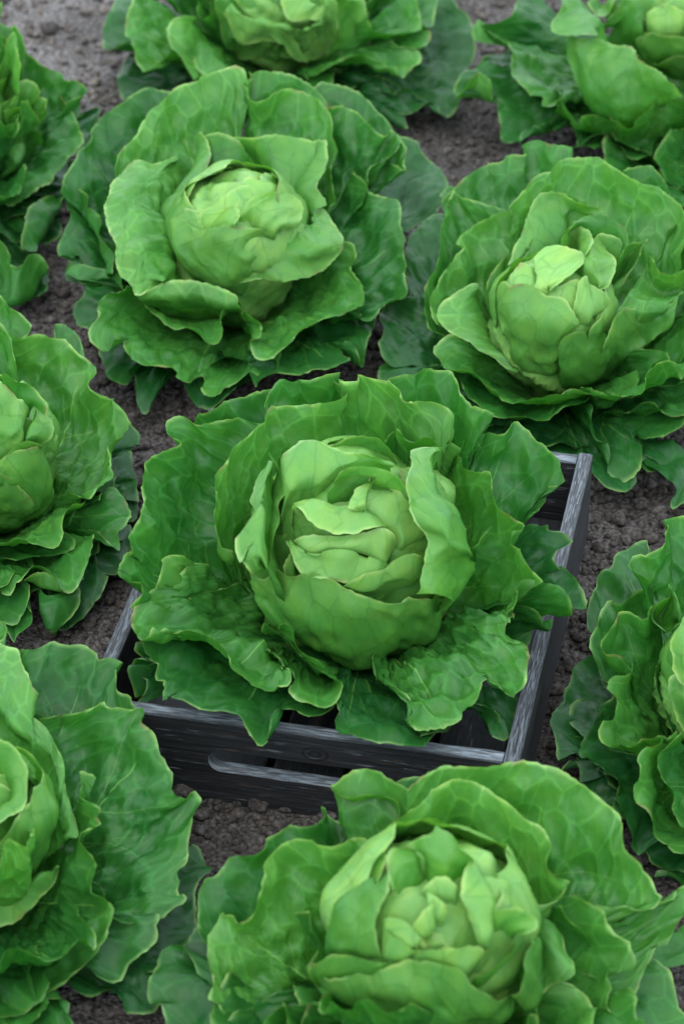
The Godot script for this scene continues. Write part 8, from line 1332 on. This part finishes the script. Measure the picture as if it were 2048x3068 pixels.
	leaf(p, "outer_leaf", 0.25, [[59,46,-23,79,62,-42,87,59,-59,83,80,-71,75,71,-80,73,69,-97,58,77,-97,45,68,-99,31,63,-97,18,65,-87,6,60,-66]], 0.10, -0.10, 1.1, 1.3, 0.000)
	leaf(p, "outer_leaf", 0.40, [[62,61,-42,75,89,-68,80,84,-97,71,100,-116,53,86,-125,38,104,-140,17,104,-142,-3,98,-132,-19,98,-119,-30,84,-95,-33,77,-68]], 0.10, -0.10, 1.1, 1.3, 0.000)
	leaf(p, "outer_leaf", 0.36, [[-9,82,46,-5,87,61,2,110,71,12,119,78,21,95,77,31,110,78,40,123,76,46,101,67,50,99,57,45,86,42,36,84,26]], 0.10, -0.20, 1.1, 1.3, 0.000)
	leaf(p, "outer_leaf", 0.55, [[16,98,50,31,118,67,43,110,69,54,120,67,65,144,63,78,118,58,83,135,48,79,134,33,82,114,23,73,91,11,49,96,1]], 0.10, -0.20, 1.1, 1.3, 0.000)
	leaf(p, "outer_leaf", 0.41, [[36,85,34,59,91,43,69,100,39,84,106,34,93,101,25,97,119,13,89,96,1,92,101,-10,83,112,-20,64,96,-24,44,78,-23]], 0.10, -0.20, 1.1, 1.3, 0.000)
	leaf(p, "outer_leaf", 0.41, [[54,66,-7,71,77,-17,81,112,-28,89,93,-42,82,107,-49,84,109,-63,73,114,-67,61,95,-69,52,108,-72,37,83,-65,23,84,-51]], 0.10, -0.20, 1.1, 1.3, 0.000)
	leaf(p, "outer_leaf", 0.47, [[43,73,-19,54,73,-33,64,81,-50,63,99,-62,54,92,-68,44,91,-71,37,107,-80,25,99,-76,16,94,-79,5,80,-65,-2,57,-48]], 0.10, -0.20, 1.1, 1.3, 0.000)
	heart(p, 0.70, 0.047, 0.090)
	p = lettuce(Vector3(0.348, 0.000, -0.470), 0.085, "lettuce at the upper right edge showing only a few of its pale side leaves", "lettuces growing in the soil")
	leaf(p, "outer_leaf", 0.34, [[-74,50,66,-82,56,51,-74,61,24,-63,66,3,-59,68,4,-51,72,11,-40,74,2,-28,76,-5]], 0.12, -0.10, 1.0, 1.0, 0.000)
	leaf(p, "outer_leaf", 0.20, [[-68,30,40,-72,34,24,-66,36,10,-54,40,-5,-42,40,-18]], 0.08, 0.05, 1.0, 1.0, 0.000)
	leaf(p, "head_leaf", 0.59, [[15,106,39,21,116,30,23,123,19,23,126,11,24,127,4,28,125,-3,27,123,-10,29,116,-21,27,106,-32], [15,97,41,24,105,34,31,109,25,35,112,16,37,114,6,37,113,-4,37,109,-14,34,104,-25,28,97,-34], [15,88,42,26,91,37,35,93,29,41,95,19,44,95,7,45,94,-4,42,94,-16,36,91,-26,28,89,-34], [12,66,31,20,65,28,26,65,22,31,65,14,34,65,6,34,65,-3,32,65,-12,28,65,-20,21,66,-26]], 0.00, 0.00, 0.7, 1.0, 0.002)
	leaf(p, "head_leaf", 0.60, [[20,102,-39,9,110,-39,-1,119,-34,-9,122,-30,-17,122,-26,-23,122,-21,-29,119,-16,-39,110,-9,-43,103,1], [20,92,-40,9,100,-42,-2,105,-42,-12,109,-38,-21,109,-34,-30,108,-28,-37,105,-20,-42,100,-10,-44,92,1], [20,88,-39,9,91,-43,-2,93,-44,-13,94,-43,-24,95,-38,-33,94,-31,-39,93,-21,-43,91,-10,-44,88,1], [15,66,-29,7,65,-33,-1,65,-34,-10,65,-33,-18,65,-29,-25,65,-23,-30,65,-16,-33,65,-8,-33,66,1]], 0.00, 0.00, 0.7, 1.0, 0.002)
	leaf(p, "head_leaf", 0.59, [[-31,106,27,-21,112,32,-10,121,29,-1,125,26,6,125,25,14,123,26,23,119,24,33,112,19,40,106,11], [-33,95,28,-23,102,35,-12,109,37,-2,111,38,8,112,37,18,112,33,27,109,28,36,103,21,42,96,11], [-33,88,28,-24,91,37,-14,93,42,-2,94,44,10,95,43,21,94,39,31,94,32,38,91,22,42,88,11], [-25,66,21,-18,66,28,-11,65,32,-2,65,34,8,65,33,16,65,30,23,65,24,29,66,17,31,66,8]], 0.00, 0.00, 0.7, 1.0, 0.002)
	leaf(p, "head_leaf", 0.69, [[31,118,4,23,124,-3,17,128,-7,10,130,-8,8,130,-10,5,130,-11,3,129,-15,-2,124,-24,-10,116,-31], [36,109,5,32,116,-4,27,119,-11,21,122,-15,17,122,-20,11,122,-24,5,120,-28,-2,115,-33,-12,109,-35], [42,88,5,43,91,-5,40,93,-16,35,94,-26,28,95,-34,18,94,-39,8,93,-43,-3,91,-43,-13,88,-40], [31,66,4,32,66,-4,31,66,-12,27,66,-19,21,66,-26,14,66,-30,6,66,-32,-2,66,-32,-10,66,-30]], 0.00, 0.00, 0.7, 1.0, 0.002)
	leaf(p, "head_leaf", 0.55, [[-23,97,-37,-27,110,-27,-30,116,-19,-31,119,-11,-31,121,-3,-33,118,4,-32,116,12,-32,110,22,-29,99,32], [-23,90,-37,-30,97,-31,-35,102,-22,-38,106,-13,-40,107,-4,-40,106,5,-39,102,15,-35,97,24,-30,90,32], [-22,88,-37,-30,91,-31,-37,93,-23,-41,94,-14,-43,95,-4,-43,94,6,-41,93,15,-36,91,24,-29,88,31], [-16,66,-27,-23,66,-23,-28,66,-18,-31,66,-11,-33,66,-3,-33,66,4,-31,66,12,-27,66,18,-22,66,23]], 0.00, 0.00, 0.7, 1.0, 0.002)
	leaf(p, "head_leaf", 0.73, [[2,115,33,8,122,25,9,128,13,9,130,8,10,130,5,14,129,3,18,127,-1,23,124,-7,26,117,-16], [2,108,36,10,114,31,16,118,25,20,120,18,23,122,12,26,121,6,28,119,-1,31,115,-9,31,108,-19], [2,88,42,13,91,40,23,93,36,31,94,29,38,94,20,42,94,10,43,93,-1,41,91,-12,36,88,-22], [2,67,31,10,66,30,17,66,27,24,66,22,29,66,15,32,66,7,32,66,-1,30,66,-9,27,67,-16]], 0.00, 0.00, 0.7, 1.0, 0.002)
	leaf(p, "head_leaf", 0.53, [[33,101,-24,24,109,-29,14,116,-30,6,118,-30,-2,121,-28,-10,119,-29,-18,115,-28,-28,108,-26,-37,99,-19], [34,91,-25,26,99,-31,16,104,-36,7,107,-37,-3,108,-37,-12,106,-36,-22,103,-33,-30,98,-27,-37,91,-19], [33,88,-24,26,90,-32,18,92,-38,7,94,-41,-3,95,-42,-13,94,-40,-23,93,-35,-31,90,-28,-36,88,-19], [25,67,-18,20,67,-24,13,67,-29,6,66,-31,-2,66,-32,-10,66,-30,-17,67,-26,-23,67,-21,-27,67,-14]], 0.00, 0.00, 0.7, 1.0, 0.002)
	leaf(p, "head_leaf", 0.59, [[-38,106,4,-30,115,13,-20,121,18,-13,123,21,-6,123,24,1,123,25,10,120,26,20,115,26,33,104,22], [-40,98,4,-35,104,15,-27,110,23,-18,112,29,-8,113,33,2,112,35,13,109,34,24,104,30,33,97,23], [-41,88,4,-38,91,17,-32,93,27,-22,94,36,-10,94,41,2,94,42,15,93,39,26,90,33,34,88,23], [-30,67,3,-28,67,12,-24,67,21,-17,66,27,-8,66,31,2,66,32,11,67,29,19,67,24,25,67,17]], 0.00, 0.00, 0.7, 1.0, 0.002)
	leaf(p, "outer_leaf", 0.34, [[59,55,18,81,58,16,99,68,9,109,75,-2,113,73,-14,104,67,-24,106,67,-37,97,74,-46,79,73,-48,62,67,-47,46,48,-44]], 0.10, -0.05, 1.1, 1.3, 0.000)
	leaf(p, "outer_leaf", 0.34, [[68,34,-24,89,33,-42,92,43,-56,97,40,-73,96,51,-88,81,42,-92,74,45,-103,61,44,-106,44,35,-99,28,37,-85,15,32,-69]], 0.10, -0.05, 1.1, 1.3, 0.000)
	leaf(p, "outer_leaf", 0.38, [[53,33,-39,63,48,-62,70,51,-90,57,53,-99,45,59,-110,32,58,-123,14,52,-125,-3,58,-124,-17,47,-105,-28,46,-91,-29,37,-62]], 0.10, -0.05, 1.1, 1.3, 0.000)
	leaf(p, "outer_leaf", 0.34, [[23,34,-69,21,40,-96,13,50,-114,1,45,-124,-12,44,-120,-25,55,-119,-36,47,-114,-49,44,-111,-54,43,-94,-56,37,-78,-49,37,-55]], 0.10, -0.05, 1.1, 1.3, 0.000)
	leaf(p, "outer_leaf", 0.37, [[-16,45,-75,-32,68,-96,-51,66,-108,-70,64,-111,-86,80,-106,-92,74,-89,-107,70,-82,-113,80,-67,-113,62,-50,-92,66,-28,-74,57,-13]], 0.10, -0.05, 1.1, 1.3, 0.000)
	leaf(p, "outer_leaf", 0.37, [[-38,46,-52,-59,59,-62,-75,57,-62,-92,59,-59,-103,79,-49,-113,61,-37,-116,74,-23,-112,58,-8,-103,57,5,-87,54,15,-60,45,18]], 0.10, -0.05, 1.1, 1.3, 0.000)
	leaf(p, "outer_leaf", 0.29, [[-60,33,-32,-80,42,-30,-101,36,-23,-119,48,-10,-118,42,6,-119,49,23,-116,47,39,-104,48,52,-84,38,58,-67,41,60,-44,37,53]], 0.10, -0.05, 1.1, 1.3, 0.000)
	leaf(p, "outer_leaf", 0.33, [[-63,36,22,-80,39,38,-87,43,52,-86,41,64,-84,49,77,-75,40,84,-65,48,90,-55,47,95,-42,44,91,-27,40,80,-15,35,66]], 0.10, -0.05, 1.1, 1.3, 0.000)
	leaf(p, "outer_leaf", 0.26, [[-58,39,51,-64,38,74,-67,46,103,-54,55,117,-39,47,127,-22,52,136,-3,54,130,16,46,133,31,50,118,39,38,92,38,34,65]], 0.10, -0.05, 1.1, 1.3, 0.000)
	leaf(p, "outer_leaf", 0.36, [[-12,48,62,-6,59,79,3,55,97,15,63,104,28,70,109,39,71,107,49,62,98,54,65,84,59,58,73,56,51,56,47,58,38]], 0.10, -0.05, 1.1, 1.3, 0.000)
	leaf(p, "outer_leaf", 0.37, [[8,40,69,25,59,96,44,61,106,64,70,108,83,69,104,88,74,83,104,63,73,108,57,55,100,60,34,94,46,18,73,51,3]], 0.10, -0.05, 1.1, 1.3, 0.000)
	leaf(p, "outer_leaf", 0.24, [[47,44,50,71,45,60,87,52,58,99,48,51,117,51,45,113,55,29,112,55,16,110,58,3,100,54,-9,85,49,-17,65,44,-21]], 0.10, -0.05, 1.1, 1.3, 0.000)
	heart(p, 0.70, 0.045, 0.085)
